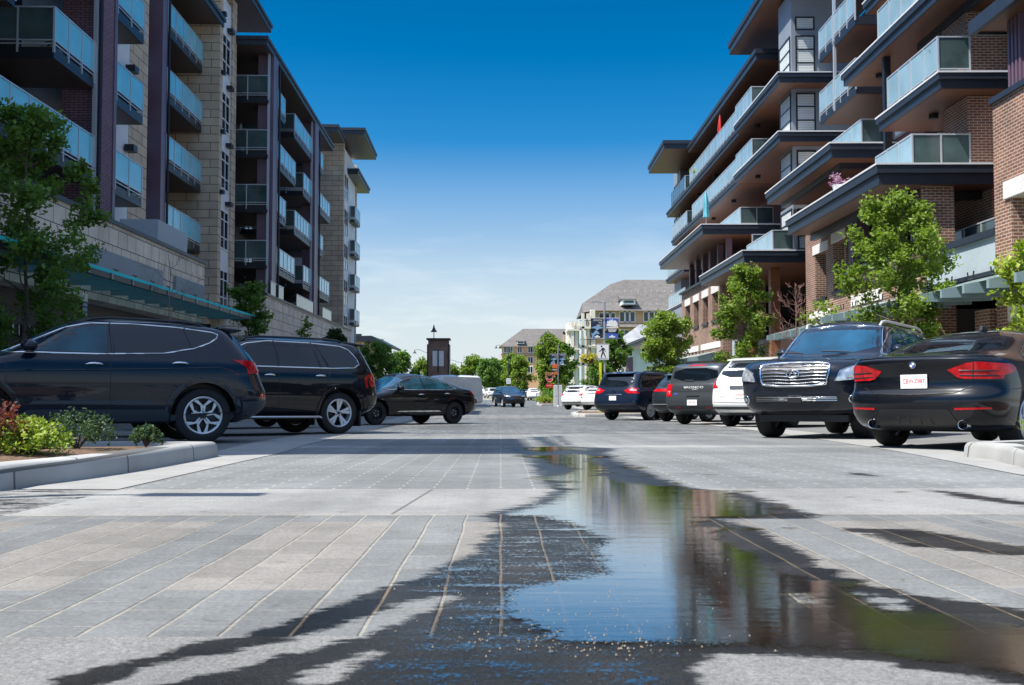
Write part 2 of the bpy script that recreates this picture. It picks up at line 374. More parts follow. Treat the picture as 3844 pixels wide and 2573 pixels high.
def left_building():
    P=FL.put
    # hidden core and back walls of the recesses
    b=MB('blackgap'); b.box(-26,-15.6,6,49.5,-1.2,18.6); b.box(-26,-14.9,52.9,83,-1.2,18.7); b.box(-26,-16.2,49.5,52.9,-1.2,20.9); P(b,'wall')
    # block A
    zs=[(24.2,32.1),(29.1,32.1),(24.2,32.1),(29.1,32.1)]
    for z,(u0,u1) in zip(LV,zs): balcony(FL,-12.45,-15.6,u0,u1,z,(1,0))
    balcony(FL,-12.2,-15.6,19,26.1,10.75,(0,1))
    for z in LV[:3]: balcony(FL,-12.4,-13.5,33.95,36.6,z,(0,1))
    for z in LV: balcony(FL,-14.1,-15.6,40.6,42.6,z,(0,0))
    for z in LV: balcony(FL,-13.85,-15.6,42.95,49.45,z,(0,0))
    for u in (32.2,): 
        m=MB('alu'); m.box(-12.5,-12.38,u-.06,u+.06,5.3,18.6); P(m,'post')
    m=MB('purple_brick'); m.box(-13.6,-12.4,32.45,33.65,5.3,18.6); c=P(m,'column')
    m=MB('purple_metal'); m.box(-13.6,-12.36,33.66,33.9,5.3,18.6); P(m,'corner_trim',c)
    m=MB('darkmetal'); m.tube([(-12.3,32.3,5.3),(-12.3,32.3,18.4)],.06,8); P(m,'downpipe',c,smooth=60)
    m=MB('purple_metal'); m.box(-14.2,-13.45,42.05,42.72,5.3,18.6); c=P(m,'column')
    m=MB('darkmetal'); m.tube([(-13.4,42.82,5.3),(-13.4,42.82,18.4)],.05,8); P(m,'downpipe',c,smooth=60)
    # white bay wall with windows, stone strip
    w=MB('whitepanel'); w.box(-15.6,-13.5,33.91,38.3,5.3,18.55); ww=P(w,'bay_wall')
    for z in LV: window(FL,'x',34.2,36.6,z+.15,z+2.35,-13.5,1,ww,mull=(.45,),trans=(.62,))
    w=MB('stone'); w.box(-15.6,-13.49,38.31,40.4,5.3,18.55); P(w,'stone_pier')
    for z in LV:
        m=MB('darkmetal'); m.box(-13.45,-13.1,37.75,38.2,z+2.05,z+2.3); P(m,'dryer_vent')
    # flat roof of block A
    s=slab(FL,-17,-12.85,6,50.1,19.1,.5,'roof',soff='soffit_dark',cap=False,street=1)
    # recess windows and doors behind the balconies
    for z in LV:
        for u0,u1 in ((25,28),(29.4,31.9),(43.6,46.2)): window(FL,'x',u0,u1,z+.05,z+2.3,-15.6,1,None,frame='darkmetal',mull=(.5,),name='balcony_door')
    # stone pier with the white window strip and its high roof
    m=MB('stone'); m.box(-16.2,-13,49.55,50.1,4,20.9); m.box(-16.2,-13,52,52.9,4,20.9); m.box(-16.2,-13.4,50.1,52,4,20.9); t=P(m,'stone_tower')
    m=MB('whitepanel'); m.box(-13.4,-13.1,50.1,52,4,20.4); s=P(m,'window_strip',t)
    for z in LV+[4.3]: window(FL,'x',50.25,51.85,z+.1,z+2.1,-13.1,1,s,mull=(.5,),trans=(.3,.75))
    for z in LV:
        m=MB('darkmetal'); m.box(-13.09,-12.8,51.2,51.7,z+2.4,z+2.6); P(m,'wall_vent',t); m=MB('darkmetal'); m.box(-12.99,-12.8,49.75,50.05,z+2.75,z+2.95); P(m,'wall_vent',t)
    slab(FL,-17,-12.05,44,57.5,21.5,.5,'roof',soff='soffit_dark',cap=False,street=1)
    # near end of the block, out of the picture: its high roof throws the broad shadow over the street
    m=MB('stone'); m.box(-22,-12.2,6.3,10.4,-1,20.4); P(m,'stone_tower')
    slab(FL,-22,-11.0,5.9,10.9,21.3,.5,'roof',soff='soffit_dark',cap=False,street=1)
    # block B
    B=[[(54.06,62.1),(65.2,69.2),(69.3,76.4)],[(54.06,59.1),(62,69.2),(69.3,73.2)],[(54.06,62.1),(65.0,69.2),(69.3,76.4)],[(54.06,58.7),(61.7,69.2),(69.3,73)]]
    for z,row in zip(LV,B):
        for u0,u1 in row: balcony(FL,-11.55,-14.9,u0,u1,z-.15,(1,0) if u0<69.3 else (0,0))
    for u0,u1 in ((54.5,55.75),(68.4,69.9)):
        m=MB('purple_metal'); m.box(-12.2,-11.35,u0,u1,5.3,18.7); c=P(m,'column')
        m=MB('darkmetal'); m.tube([(-11.3,u1+.15,5.3),(-11.3,u1+.15,18.5)],.06,8); P(m,'downpipe',c,smooth=60)
        m=MB('alu'); m.box(-11.62,-11.5,u0-.3,u0-.18,5.3,18.7); P(m,'post')
    for z in LV:
        for u in (56,63,71): window(FL,'x',u,u+2.4,z,z+2.2,-14.9,1,None,frame='darkmetal',mull=(.5,),name='balcony_door')
    slab(FL,-16,-11.3,52.7,77,19.2,.5,'roof',soff='soffit_dark',cap=False,street=1)
    m=MB('whitepanel'); m.box(-14.9,-13,76.9,79.5,5.3,18.7); P(m,'bay_wall')
    slab(FL,-16,-11.0,77.1,81,20.9,.6,'roof',soff='soffit_dark',cap=False,street=1)
    # far stone tower
    m=MB('stone'); m.box(-16,-11.4,83,83.6,-1,20.9); m.box(-16,-12,83.6,92,-1,20.9); m.box(-12,-11.4,91.6,92,-1,20.9); t=P(m,'stone_tower')
    m=MB('whitepanel'); m.box(-12,-11.5,83.6,91.6,-1,20.7); s=P(m,'window_strip',t)
    for z in LV+[4.3]: window(FL,'x',84,86.4,z,z+2.2,-11.5,1,s,mull=(.5,),trans=(.35,))
    for z in LV: balcony(FL,-10.95,-11.4,87.2,90.5,z-1.3,(1,1),th=.2)
    slab(FL,-16.5,-9.4,81.1,90.6,21.7,.55,'roof',soff='soffit_dark',cap=False,street=1)
    slab(FL,-16.5,-10.5,86,95,19.4,.5,'roof',soff='soffit_dark',cap=False,street=1)
    # podium
    m=MB('stone_podium'); wallbits(m,-15.6,-10.7,12,38.9,2.9,5.22); m.box(-15.6,-11.6,38.91,39.7,-1.2,5.22); m.box(-15.6,-13.9,39.71,52,-1.2,5.22)
    wallbits(m,-14.9,-11.1,52,86,2.2,5.22); m.box(-14.9,-11.1,52,60.5,-1.4,2.2); m.box(-14.9,-11.1,79,86,-1.4,2.2); m.box(-14.9,-11.8,60.5,79,-1.4,2.2); p=P(m,'podium')
    c=MB('fascia'); c.box(-15.6,-10.64,12,38.96,5.22,5.34); c.box(-14.9,-11.04,51.95,86.05,5.22,5.34); c.box(-15.6,-13.84,39.7,51.94,5.22,5.32); P(c,'coping',p)
    for u0,u1 in ((60.8,64.5),(66,69.5),(71,75),(75.6,78.6)):
        window(FL,'x',u0,u1,-.9,1.9,-11.8,1,p,frame='darkmetal',mull=(.33,.66),trans=(.75,),name='shop_window')
    m=MB('bluegrey'); m.box(-11.1,-10.98,60.6,66.3,2.25,3.1); m.box(-11.1,-10.98,70,79,2.2,3.0); P(m,'sign_band',p)
    for a,b_ in ((54.2,57.7),(61.8,67.9),(72,76.2)):
        o=MB('frost_dark'); o.box(-11.35,-11.33,a,b_,5.35,6.15); g=P(o,'terrace_screen'); r=MB('alu'); r.box(-11.37,-11.31,a,b_,6.15,6.2); P(r,'railing',g)
    o=MB('bluegrey'); o.box(-12.3,-11.0,34.2,37.6,5.345,6.2); P(o,'planter_wall')
    # shop front under the canopy
    m=MB('black'); m.box(-15.6,-11.4,12,38.88,-1.2,2.9); sf=P(m,'shop_front')
    for k in range(8):
        u=14+k*3.1; window(FL,'x',u,u+2.7,-.9,2.1,-11.4,1,sf,frame='darkmetal',mull=(.33,.66),trans=(.78,),name='shop_window')
    for u0,u1 in ((27.5,33.6),(35,38.6)):
        m=MB('greypanel'); m.box(-10.69,-10.6,u0,u1,3.75,4.35); P(m,'sign_band',p)
    text('VILLAGE',.62,'lettering',FL.root,'cream',loc=(-10.5+13,27.05-6,1.98+.4),rot=(PI/2,0,PI/2),ext=.05,sx=1.25)
    # canopy
    m=MB('canopy_glass'); m.prism([(-10.58,3.44),(-8.9,3.3),(-8.9,3.285),(-10.58,3.425)],'y',14,40.4); g=P(m,'canopy')
    k=0; u=14.3
    while u<40.4:
        m=MB('canopy_steel'); m.prism([(-10.58,3.40),(-8.95,3.25),(-8.95,3.10),(-10.58,3.10)],'y',u,u+.09); P(m,'beam',g)
        m=MB('darkmetal'); m.tube([(-9.4,u+.04,3.36),(-9.4,u+.04,3.5)],.015,5); m.tube([(-9.4,u-.12,3.5),(-9.4,u+.2,3.5)],.02,5); P(m,'clamp',g); u+=1.45
    m=MB('darkmetal'); m.box(-9.05,-8.97,14,40.4,3.1,3.24); P(m,'gutter',g)
    m=MB('darkmetal'); m.box(-11.38,-10.2,38,40.9,2.5,2.85); P(m,'soffit_box',g)
left_building()
# ------------------------------------------------------------------ right building
FR=Frame('brick_building','sunlit red brick apartment block with brown wood soffits along the right side','building',vp_ang(1955),(13,26,-.6))
def openwall(fr,name,v0,v1,u0,u1,z0,z1,ops,mt='brick'):
    m=MB(mt); wallbits(m,v0,v1,u0,u1,z0,z1,ops); o=fr.put(m,name)
    return o
def right_building():
    P=FR.put
    # hidden core
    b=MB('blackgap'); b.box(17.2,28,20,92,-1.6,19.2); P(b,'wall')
    # ---------- near block
    slab(FR,10.98,17.1,30.52,41.15,7.35,.62,'canopy_roof',street=-1)
    m=MB('darkmetal'); m.box(11.9,12.15,31.6,40.8,6.45,6.715); m.box(12.15,17,31.6,31.85,6.45,6.715); P(m,'soffit_beam')
    slab(FR,13.1,17.1,30.92,36.45,10.35,.5,'balcony_slab')
    slab(FR,13.25,17.1,30.5,40.8,13.35,.5,'balcony_slab')
    slab(FR,14.2,19,31.6,40.8,16.35,.5,'balcony_slab')
    def rail(pts,z,h=1.08,panel='frost_pale',dark='frost_dark',base=True):
        s=MB('darkmetal'); (v0,u0),(v1,u1)=pts[0],pts[-1]
        s.box(min(p[0] for p in pts)+.05,max(p[0] for p in pts),min(p[1] for p in pts)+.05,max(p[1] for p in pts),z+.001,z+.10)
        o=P(s,'balcony_kerb'); glass_rail(FR,pts,z+.06,h,o,panel,dark=dark,foot=.05); return o
    rail([(14.25,31.3),(13.25,31.3),(13.25,35.6)],10.35,1.15)
    rail([(14.33,31.6),(12.5,31.6),(12.5,34.8)],7.35,1.1); [P(MB('brick').box(14.36,17.15,31.75,33.6,a_,b_),'brick_pier') for a_,b_ in ((7.38,9.82),(10.38,12.6))]
    rail([(15.6,32.5),(13.45,32.5),(13.45,37)],13.35,1.15)
    # brick walls behind, with doors
    m=MB('brick'); m.box(15.9,17.2,28.41,33.4,4.3,13); P(m,'brick_wall'); m=MB('brick'); m.box(14.9,17.2,26.35,28.4,4.3,12.4); P(m,'brick_wall')
    for z in (7.35,10.35):
        window(FR,'x',34,36.6,z+.1,z+2.3,17.2,-1,None,frame='darkmetal',mull=(.5,),name='balcony_door')
    m=MB('maroon_siding'); m.box(15.2,17.2,37.2,40.6,7.36,13); P(m,'siding_wall')
    window(FR,'x',37.6,40.2,10.5,12.6,15.2,-1,None,frame='greypanel',glass='blinds',mull=(.5,),trans=(.4,))
    m=MB('whitepanel'); m.box(15.5,17.1,36.7,37.18,7.36,9.9); P(m,'white_wall')
    m=MB('darkmetal'); m.box(13.6,13.85,36.9,37.1,7.36,12.9); P(m,'post')
    # right hand brick pier and its dark ribbed column
    ops=[(22.4,25.2,1.2,2.55),(22.4,24.9,3.35,5.35)]
    openwall(FR,'brick_pier',12.5,13.3,16,26.2,-1.6,7.95,[(21.9,25.3,3.4,5.3),(18,25.6,-1.2,1.9)])
    m=MB('lintel'); m.box(12.44,13.2,21.6,25.6,5.31,5.75); m.box(12.44,13.2,18,25.5,2.15,2.55); P(m,'lintel')
    m=MB('fascia'); m.box(12.42,13.4,16,26.25,7.95,8.1); m.box(12.4,13.25,21.9,25.4,3.28,3.39); P(m,'coping')
    m=MB('blackgap'); m.box(13.35,17,16,26.1,-1.2,7.9); P(m,'wall')
    c=MB('purple_metal'); c.box(12.85,13.5,25.2,25.95,8.1,10.07); cc=P(c,'column')
    for k in range(4):
        r=MB('purple_metal'); r.box(12.79,12.85,25.25+k*.19,25.34+k*.19,8.1,10.07); P(r,'rib',cc)
    m=MB('whitepanel'); m.box(14.6,17,16,25.1,8.1,10.07); ww=P(m,'white_wall')
    window(FR,'x',20.5,24.6,8.6,9.9,14.6,-1,ww,glass='blinds',mull=(.5,),trans=(.4,))
    s=MB('soffit'); s.box(14.5,19,16,35.4,12.62,12.8); a=P(s,'awning')
    m=MB('fascia'); m.box(14.3,14.5,16,35.55,12.56,12.95); m.box(14.5,19,35.4,35.55,12.56,12.95); P(m,'fascia_board',a); s=MB('soffit'); s.box(12.35,17,16,26.7,10.08,10.2); b2=P(s,'porch_roof'); m=MB('fascia'); m.box(12.2,12.35,16,26.85,10.02,10.4); m.box(12.35,17,26.7,26.85,10.02,10.4); P(m,'fascia_board',b2)
    m=MB('darkmetal'); m.box(15.3,15.5,20,33,12.4,12.61); m.box(15.5,17,32.7,33,12.4,12.61); P(m,'soffit_beam',a)
    # blue grey wall and canopy between pier and brick volume
    m=MB('bluegrey'); m.box(12.6,13.4,26.25,30.9,3.57,4.5); bw=P(m,'parapet_wall')
    m=MB('fascia'); m.box(12.5,13.5,26.25,31.0,4.5,4.68); m.box(12.45,13.4,26.25,31.0,3.44,3.56); P(m,'coping',bw)
    rail([(14.2,27),(14.2,33)],4.35,1.1,panel='frost_dark')
    # brick volume with loggia
    ops=[(40.95,42.4,4.25,6.2),(38.2,40.2,4.35,6.5),(31.2,37.9,4.6,6.71)]
    bv=openwall(FR,'brick_wall',12.5,13.5,30.9,43.6,2.0,7.25,[(40.7,42.2,4.15,6.05),(38.4,39.7,4.25,6.2),(31.0,38.2,4.75,7.25)])
    m=MB('lintel'); m.box(12.46,13.3,40.4,42.45,6.06,6.45); m.box(12.46,13.3,38.25,39.9,6.21,6.62); P(m,'lintel',bv)
    m=MB('lintel'); m.box(12.46,13.3,34.4,37.6,3.5,3.9); m.box(12.46,13.3,40.2,43,3.3,3.65); P(m,'lintel',bv)
    m=MB('darkmetal'); m.box(12.4,13.3,40.6,42.3,4.02,4.15); m.box(12.4,13.3,38.3,39.75,4.12,4.25); P(m,'sill',bv)
    m=MB('bluegrey'); m.box(12.35,13.6,30.95,38.15,4.75,4.88); P(m,'sill',bv)
    m=MB('fascia'); m.box(12.4,13.6,38.2,43.7,7.25,7.34); P(m,'coping',bv)
    m=MB('brick'); m.box(13.5,17.1,43.0,43.6,-1.6,7.25); P(m,'brick_wall'); m=MB('brick'); m.box(14.7,17.1,30.95,36.2,4.9,6.7); P(m,'brick_wall')
    for u in (37.3,33.9,31.3):
        c=MB('purple_metal'); c.box(12.55,13.1,u,u+.55,4.885,6.72); cc=P(c,'column')
        r=MB('purple_metal')
        for k in range(3): r.box(12.48,12.55,u+.05+k*.18,u+.14+k*.18,4.885,6.72)
        P(r,'rib',cc)
    m=MB('blackgap'); m.box(13.5,17,31,42.9,-1.6,2.9); m.box(13.45,14.6,36.3,42.95,3,7.1); P(m,'wall')
    # ground floor: brick piers, shop windows, glass canopies with steel beams
    
    for a_,b_,z_ in ((27.0,27.9,2.6),(36.3,38,1.9),(42.2,43.5,1.95)): m=MB('brick'); m.box(12.7,13.45,a_,b_,-1.6,z_); P(m,'brick_pier')
    for u0,u1 in ((28,30.3),(30.5,32.8),(33,35.8)): window(FR,'x',u0,u1,-.8,1.7,13.3,-1,None,frame='darkmetal',mull=(.5,),trans=(.55,),name='shop_window')
    for (ua,ub,zc) in ((16,35.4,2.95),(36.2,43.4,2.7),(61.5,78.5,2.3)):
        g=MB('canopy_pale'); g.prism([(12.42,zc+.45),(10.9,zc+.05),(10.9,zc+.035),(12.42,zc+.43)],'y',ua,ub); o=P(g,'canopy')
        u=ua+.2
        while u<ub:
            m=MB('canopy_steel'); m.prism([(12.42,zc+.36),(10.55,zc-.03),(10.55,zc-.24),(12.42,zc-.2)],'y',u,u+.12); P(m,'beam',o)
            m=MB('darkmetal'); m.tube([(11.3,u-.12,zc+.42),(11.3,u-.08,zc+.25),(11.3,u+.2,zc+.25),(11.3,u+.24,zc+.42)],.02,5); P(m,'clamp',o); u+=1.25
    # ---------- middle block: bay windows, long slabs
    slab(FR,12.52,17.1,40.03,50.7,10.35,.6,'canopy_roof')
    m=MB('darkmetal'); m.box(13.2,13.45,41,50.2,9.5,9.74); m.box(13.45,17,41,41.25,9.5,9.74); P(m,'soffit_beam')
    rail([(16,40.9),(14.1,40.9),(14.1,46.5)],10.35,1.1)
    slab(FR,13.0,17.1,49.83,60.5,13.35,.5,'balcony_slab')
    slab(FR,13.0,17.1,49.76,60.25,16.35,.5,'balcony_slab')
    for z in (13.35,16.35):
        o=balcony(FR,14.35,17.1,42.2,47.3,z,(0,0),panel='frost_pale',soff='soffit',th=.35,edge='darkmetal')
        rail([(15.6,56.2),(13.15,56.2),(13.15,60.3)],z,1.12)
        m=MB('alu'); m.box(14.3,14.42,45.0,45.12,z-.3,z+2.9); P(m,'post')
    for z in (7.36,10.36,13.36,16.36):
        b=MB('greypanel'); b.box(14.0,17.15,50.9,53.4,z,z+2.48 if z<16 else z+4.6); bay=P(b,'bay_wall')
        window(FR,'x',51.1,53.2,z+.2,z+2.3,14.0,-1,bay,frame='darkmetal',glass='blinds',trans=(.33,.66))
        window(FR,'y',14.2,15.2,z+.12,z+2.25,50.9,-1,bay,frame='darkmetal',glass='blinds',trans=(.33,.66))
        m=MB('maroon_siding'); m.box(14.7,17.15,53.61,56,z,z+2.48 if z<16 else z+4.6); P(m,'siding_wall')
    window(FR,'y',14.2,15.2,18.9,19.6,50.9,-1,None,frame='darkmetal',glass='blinds')
    slab(FR,13.0,19,46.8,61.8,22.0,.75,'roof',cap=False,street=-1)
    slab(FR,15.2,19,43,46.7,21.3,.5,'roof',cap=False)
    # recess at street level between the brick volumes
    slab(FR,11.2,17.1,50.1,62.3,7.35,.6,'canopy_roof')
    rail([(15.4,51.2),(13.0,51.2),(13.0,57)],7.35,1.1)
    m=MB('frost_dark'); m.box(13.4,15.6,57.2,57.23,7.36,9.2); g=P(m,'privacy_screen'); m=MB('alu'); m.box(13.35,15.6,57.17,57.26,9.2,9.26); m.box(13.33,13.4,57.17,57.26,7.36,9.26); P(m,'screen_frame',g)
    
    for a_ in (52.5,57.5): m=MB('wood'); m.box(13.2,13.7,a_,a_+.5,-1.6,6.72); P(m,'column')
    m=MB('brick'); m.box(14.8,17.1,44,61.6,-1.6,3.4); P(m,'brick_wall')
    m=MB('lintel'); m.box(14.72,14.8,46,50.5,1.7,2.2); P(m,'lintel')
    m=MB('bluegrey'); m.box(12.9,15,60.2,60.8,.2,3.3); P(m,'white_panel_wall')
    for u in (46,49,54,57): window(FR,'x',u,u+2.2,3.7,5.9,17.2,-1,None,frame='whitepanel',mull=(.5,))
    # ---------- far block
    slab(FR,11.0,17.1,60.33,79,10.35,.6,'canopy_roof')
    slab(FR,13.3,17.1,60.51,87.8,13.35,.45,'balcony_slab',cap=False)
    slab(FR,13.3,17.1,60.26,90.7,16.35,.45,'balcony_slab',cap=False)
    rail([(16,60.6),(13.35,60.6),(13.35,78)],16.35,1.12)
    rail([(16,80.2),(13.35,80.2),(13.35,87.5)],16.35,1.12)
    rail([(16,60.9),(13.35,60.9),(13.35,77)],13.35,1.12)
    rail([(16,79.5),(13.35,79.5),(13.35,87)],13.35,1.12)
    rail([(15.6,61.3),(13.6,61.3),(13.6,68)],10.35,1.12)
    slab(FR,13.4,17.1,82,92,10.35,.4,'balcony_slab',cap=False)
    rail([(13.5,82.3),(13.5,91)],10.35,1.1)
    slab(FR,13.2,17.1,80,92,7.35,.4,'balcony_slab')
    rail([(13.4,81),(13.4,90)],7.35,1.1)
    m=MB('maroon_siding'); m.box(16.4,17.15,60.3,80,7.36,19); m.box(15.2,17.15,79.0,80,10.36,20); P(m,'siding_wall')
    m=MB('greypanel'); m.box(14.2,17.15,88,91.8,7.4,20.4); P(m,'bay_wall')
    for z in (10.4,13.4,16.4):
        window(FR,'x',88.4,91.4,z+.3,z+2.4,14.2,-1,None,frame='darkmetal',mull=(.5,),trans=(.6,))
        window(FR,'y',14.5,16.8,z+.3,z+2.4,88,-1,None,frame='darkmetal',mull=(.5,),trans=(.6,))
    slab(FR,13.45,19,56.5,79.7,19.9,.65,'roof',cap=False)
    slab(FR,11.5,19,79.8,89.5,20.4,.7,'roof',cap=False)
    # brick volume with the four tall openings
    ops=[(a,a+1.9,4.75,6.5) for a in (63.0,66.4,69.9,73.5)]
    bv=openwall(FR,'brick_wall',12.5,13.9,61.7,77.2,1.6,7.55,ops)
    for a in (63.0,66.4,69.9,73.5):
        m=MB('lintel'); m.box(12.46,13.7,a-.25,a+2.15,6.51,7.0); P(m,'lintel',bv)
        m=MB('darkmetal'); m.box(12.4,13.7,a-.1,a+2.0,4.6,4.75); P(m,'sill',bv)
    m=MB('lintel'); m.box(12.46,13.5,62.3,69,2.95,3.35); m.box(12.46,13.5,70,76.5,2.95,3.35); P(m,'lintel',bv)
    
    for q_ in ((13.91,15.2,61.7,62.3,-1.6,7.5),(12.6,13.9,61.8,63,-1.6,1.6),(12.6,13.9,75.5,77,-1.6,1.6)): m=MB('brick'); m.box(*q_); P(m,'brick_pier',bv)
    m=MB('fascia'); m.box(12.3,14,61.6,77.3,7.55,7.7); P(m,'coping',bv)
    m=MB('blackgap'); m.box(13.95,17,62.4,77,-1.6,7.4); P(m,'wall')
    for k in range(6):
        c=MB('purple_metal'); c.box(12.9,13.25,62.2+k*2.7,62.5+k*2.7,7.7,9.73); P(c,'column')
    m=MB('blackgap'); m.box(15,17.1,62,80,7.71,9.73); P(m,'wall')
    # low porch roof at the far corner
    slab(FR,9.6,16,77.8,90,4.35,.5,'canopy_roof')
    rail([(15,78.6),(11.8,78.6),(11.8,86)],4.35,1.0)
    
    for a_ in (79.2,85): m=MB('purple_metal'); m.box(12.4,12.9,a_,a_+.5,-1.6,3.83); P(m,'column')
    m=MB('greypanel'); m.box(13.2,17.1,80,92,-1.6,7.0); gp=P(m,'wall')
    for u in (80.5,83.5): window(FR,'x',u,u+2.5,-1,2.6,13.2,-1,gp,mull=(.5,))
    # ceiling lights under the balconies
    for (v,u,z) in ((14.2,34,9.83),(14.2,39,12.83),(14.4,52,12.83),(13.9,58,12.83),(13.9,58,15.83),(14.2,65,15.87),(14.2,72,15.87),(14.2,79,15.87),(14.2,66,12.87),(14.2,73,12.87),(14.5,62,19.2),(14.5,66,19.2),(14.5,71,19.2)):
        m=MB('black'); m.lathe([(.16,z-.16),(.16,z)],12,c=(v,u,0)); P(m,'ceiling_light',smooth=40)
right_building()
# ------------------------------------------------------------------ cars
def paint(name,col,rough=.3,metal=0,dirt=.0):
    M[name]=mat(name,col,rough,metal,.12,.75,.012); return name
paint('paint_black',(.004,.005,.008)); paint('paint_bluish_black',(.006,.010,.020)); paint('paint_navy',(.008,.016,.035))
paint('paint_grey',(.055,.062,.07),.35,.4); paint('paint_white',(.78,.78,.76)); paint('paint_silver_white',(.6,.61,.61)); paint('paint_slate',(.02,.028,.035),.3,.3); paint('paint_blue',(.03,.09,.2),.3,.3)
def chaikin(p,n=2,closed=False):
    for _ in range(n):
        q=[] if closed else [p[0]]
        L=len(p)
        for i in range(L if closed else L-1):
            a,b=p[i],p[(i+1)%L]
            q.append(tuple(x*.75+y*.25 for x,y in zip(a,b))); q.append(tuple(x*.25+y*.75 for x,y in zip(a,b)))
        if not closed: q.append(p[-1])
        p=q
    return p
def lerp(tab,z):
    """piecewise-linear table of (z, value)"""
    if z<=tab[0][0]: return tab[0][1]
    for (a,va),(b,vb) in zip(tab,tab[1:]):
        if z<=b: return va+(vb-va)*(z-a)/max(1e-9,b-a)
    return tab[-1][1]
class Car:
    def __init__(s,name,label,paintm,rear,front,w,axles,RW,cr,cf,group=None,cat='car',wheel='multi',rim='alloy',nr=3.2,nf=2.8,arch=.06,rimr=None,TW=.24):
        s.p=paintm; s.axles=axles; s.RW=RW; s.L=max(x for x,z in front)
        s.root=thing(name,label,cat,group=group)
        rc=chaikin(rear,2); fc=chaikin(front,2); s.w=[(z,v) for z,v in chaikin(w,2)]
        rz=[(z,x) for x,z in rc]; fz=[(z,x) for x,z in fc]
        zs=sorted({round(z,4) for z,_ in rz+fz+s.w}); lo=max(rz[0][0],fz[0][0]); hi=min(rz[-1][0],fz[-1][0],s.w[-1][0])
        zs=[lo]+[z for z in zs if lo+.004<z<hi-.0015]+[hi]; out=[zs[0]]
        for z in zs[1:]:
            if z-out[-1]<.003 and z!=zs[-1]: continue
            a=out[-1]; dx=max(abs(lerp(rz,z)-lerp(rz,a)),abs(lerp(fz,z)-lerp(fz,a))); n=max(1,math.ceil(max((z-a)/.045,dx/.13)))
            out+=[a+(z-a)*k/n for k in range(1,n+1)]
        m=9; J=22; vs=[]; 
        for z in out:
            xr,xf,ww=lerp(rz,z),lerp(fz,z),lerp(s.w,z); a,b=lerp(cr,z),lerp(cf,z); ln=xf-xr
            if a+b>ln: k=ln/(a+b); a*=k; b*=k
            h=[]
            for k in range(m+1):
                t=PI/2*k/m; h.append((xr+a*(1-math.cos(t)**(2/nr) if k<m else 1),ww*math.sin(t)**(2/nr)))
            for k in range(1,J): h.append((xr+a+(ln-a-b)*k/J,ww*(1-.0)))
            for k in range(m+1):
                t=PI/2*(1-k/m); h.append((xf-b*(1-math.cos(t)**(2/nf) if k>0 else 1),ww*(math.sin(t)**(2/nf) if k<m else 0)))
            ring=[(x,y,z) for x,y in h]+[(x,-y,z) for x,y in h[-2:0:-1]]
            vs.append(ring)
        n=len(vs[0]); mb=MB([paintm,'black']); fl=[(i*n+k,i*n+(k+1)%n,(i+1)*n+(k+1)%n,(i+1)*n+k) for i in range(len(vs)-1) for k in range(n)]
        mb.add([q for r in vs for q in r],fl+[tuple(range(n))[::-1],tuple(range((len(vs)-1)*n,len(vs)*n))])
        o=mb.build('body',s.root); bm=bmesh.new(); bm.from_mesh(o.data); bmesh.ops.dissolve_degenerate(bm,dist=1e-5,edges=bm.edges); bmesh.ops.remove_doubles(bm,verts=bm.verts,dist=1e-5); bm.to_mesh(o.data); bm.free()
        Ra=RW+arch; cut=MB('black'); wm=lerp(s.w,RW)
        for x in axles:
            for sy in (1,-1): cut.lathe([(Ra,sy*(wm-.30)),(Ra,sy*(wm+.3))],40,axis='y',c=(x,0,RW+.01))
        co_=cut.build('arch_cutter'); md=o.modifiers.new('arches','BOOLEAN'); md.operation='DIFFERENCE'; md.object=co_; md.solver='EXACT'
        dg=bpy.context.evaluated_depsgraph_get(); me=bpy.data.meshes.new_from_object(o.evaluated_get(dg)); o.modifiers.clear(); old=o.data; o.data=me; bpy.data.meshes.remove(old); me.name='body'
        bpy.data.objects.remove(co_)
        me.materials.clear(); me.materials.append(M[paintm]); me.materials.append(M['black'])
        for f in me.polygons:
            c=f.center; f.material_index=0
            for x in axles:
                if math.hypot(c.x-x,c.z-RW-.01)<Ra-.004 or (abs(math.hypot(c.x-x,c.z-RW-.01)-Ra)<.012 and abs(f.normal.y)<.3 and abs(c.y)<wm-.01): f.material_index=1
            if f.normal.z<-.9: f.material_index=1
        me.polygons.foreach_set('use_smooth',[True]*len(me.polygons)); me.set_sharp_from_angle(angle=R(38))
        s.body=o
        s.bvh=BVHTree.FromPolygons([v.co for v in me.vertices],[tuple(f.vertices) for f in me.polygons])
        s.Ra=Ra; s.wheels(wheel,rim,rimr or RW*.66,TW,wm)
    # --- projection on the body
    def hit(s,side,a,b):
        if side in 'LR':
            sg=1 if side=='L' else -1; o,d=Vector((a,sg*3,b)),Vector((0,-sg,0))
        elif side=='B': o,d=Vector((-3,a,b)),Vector((1,0,0))
        elif side=='F': o,d=Vector((s.L+3,a,b)),Vector((-1,0,0))
        else: o,d=Vector((a,b,4)),Vector((0,0,-1))
        h=s.bvh.ray_cast(o,d)
        if h[0] is None:
            q=o+d*3; h=s.bvh.find_nearest(q)
            return h[0],-d
        return h[0],-d
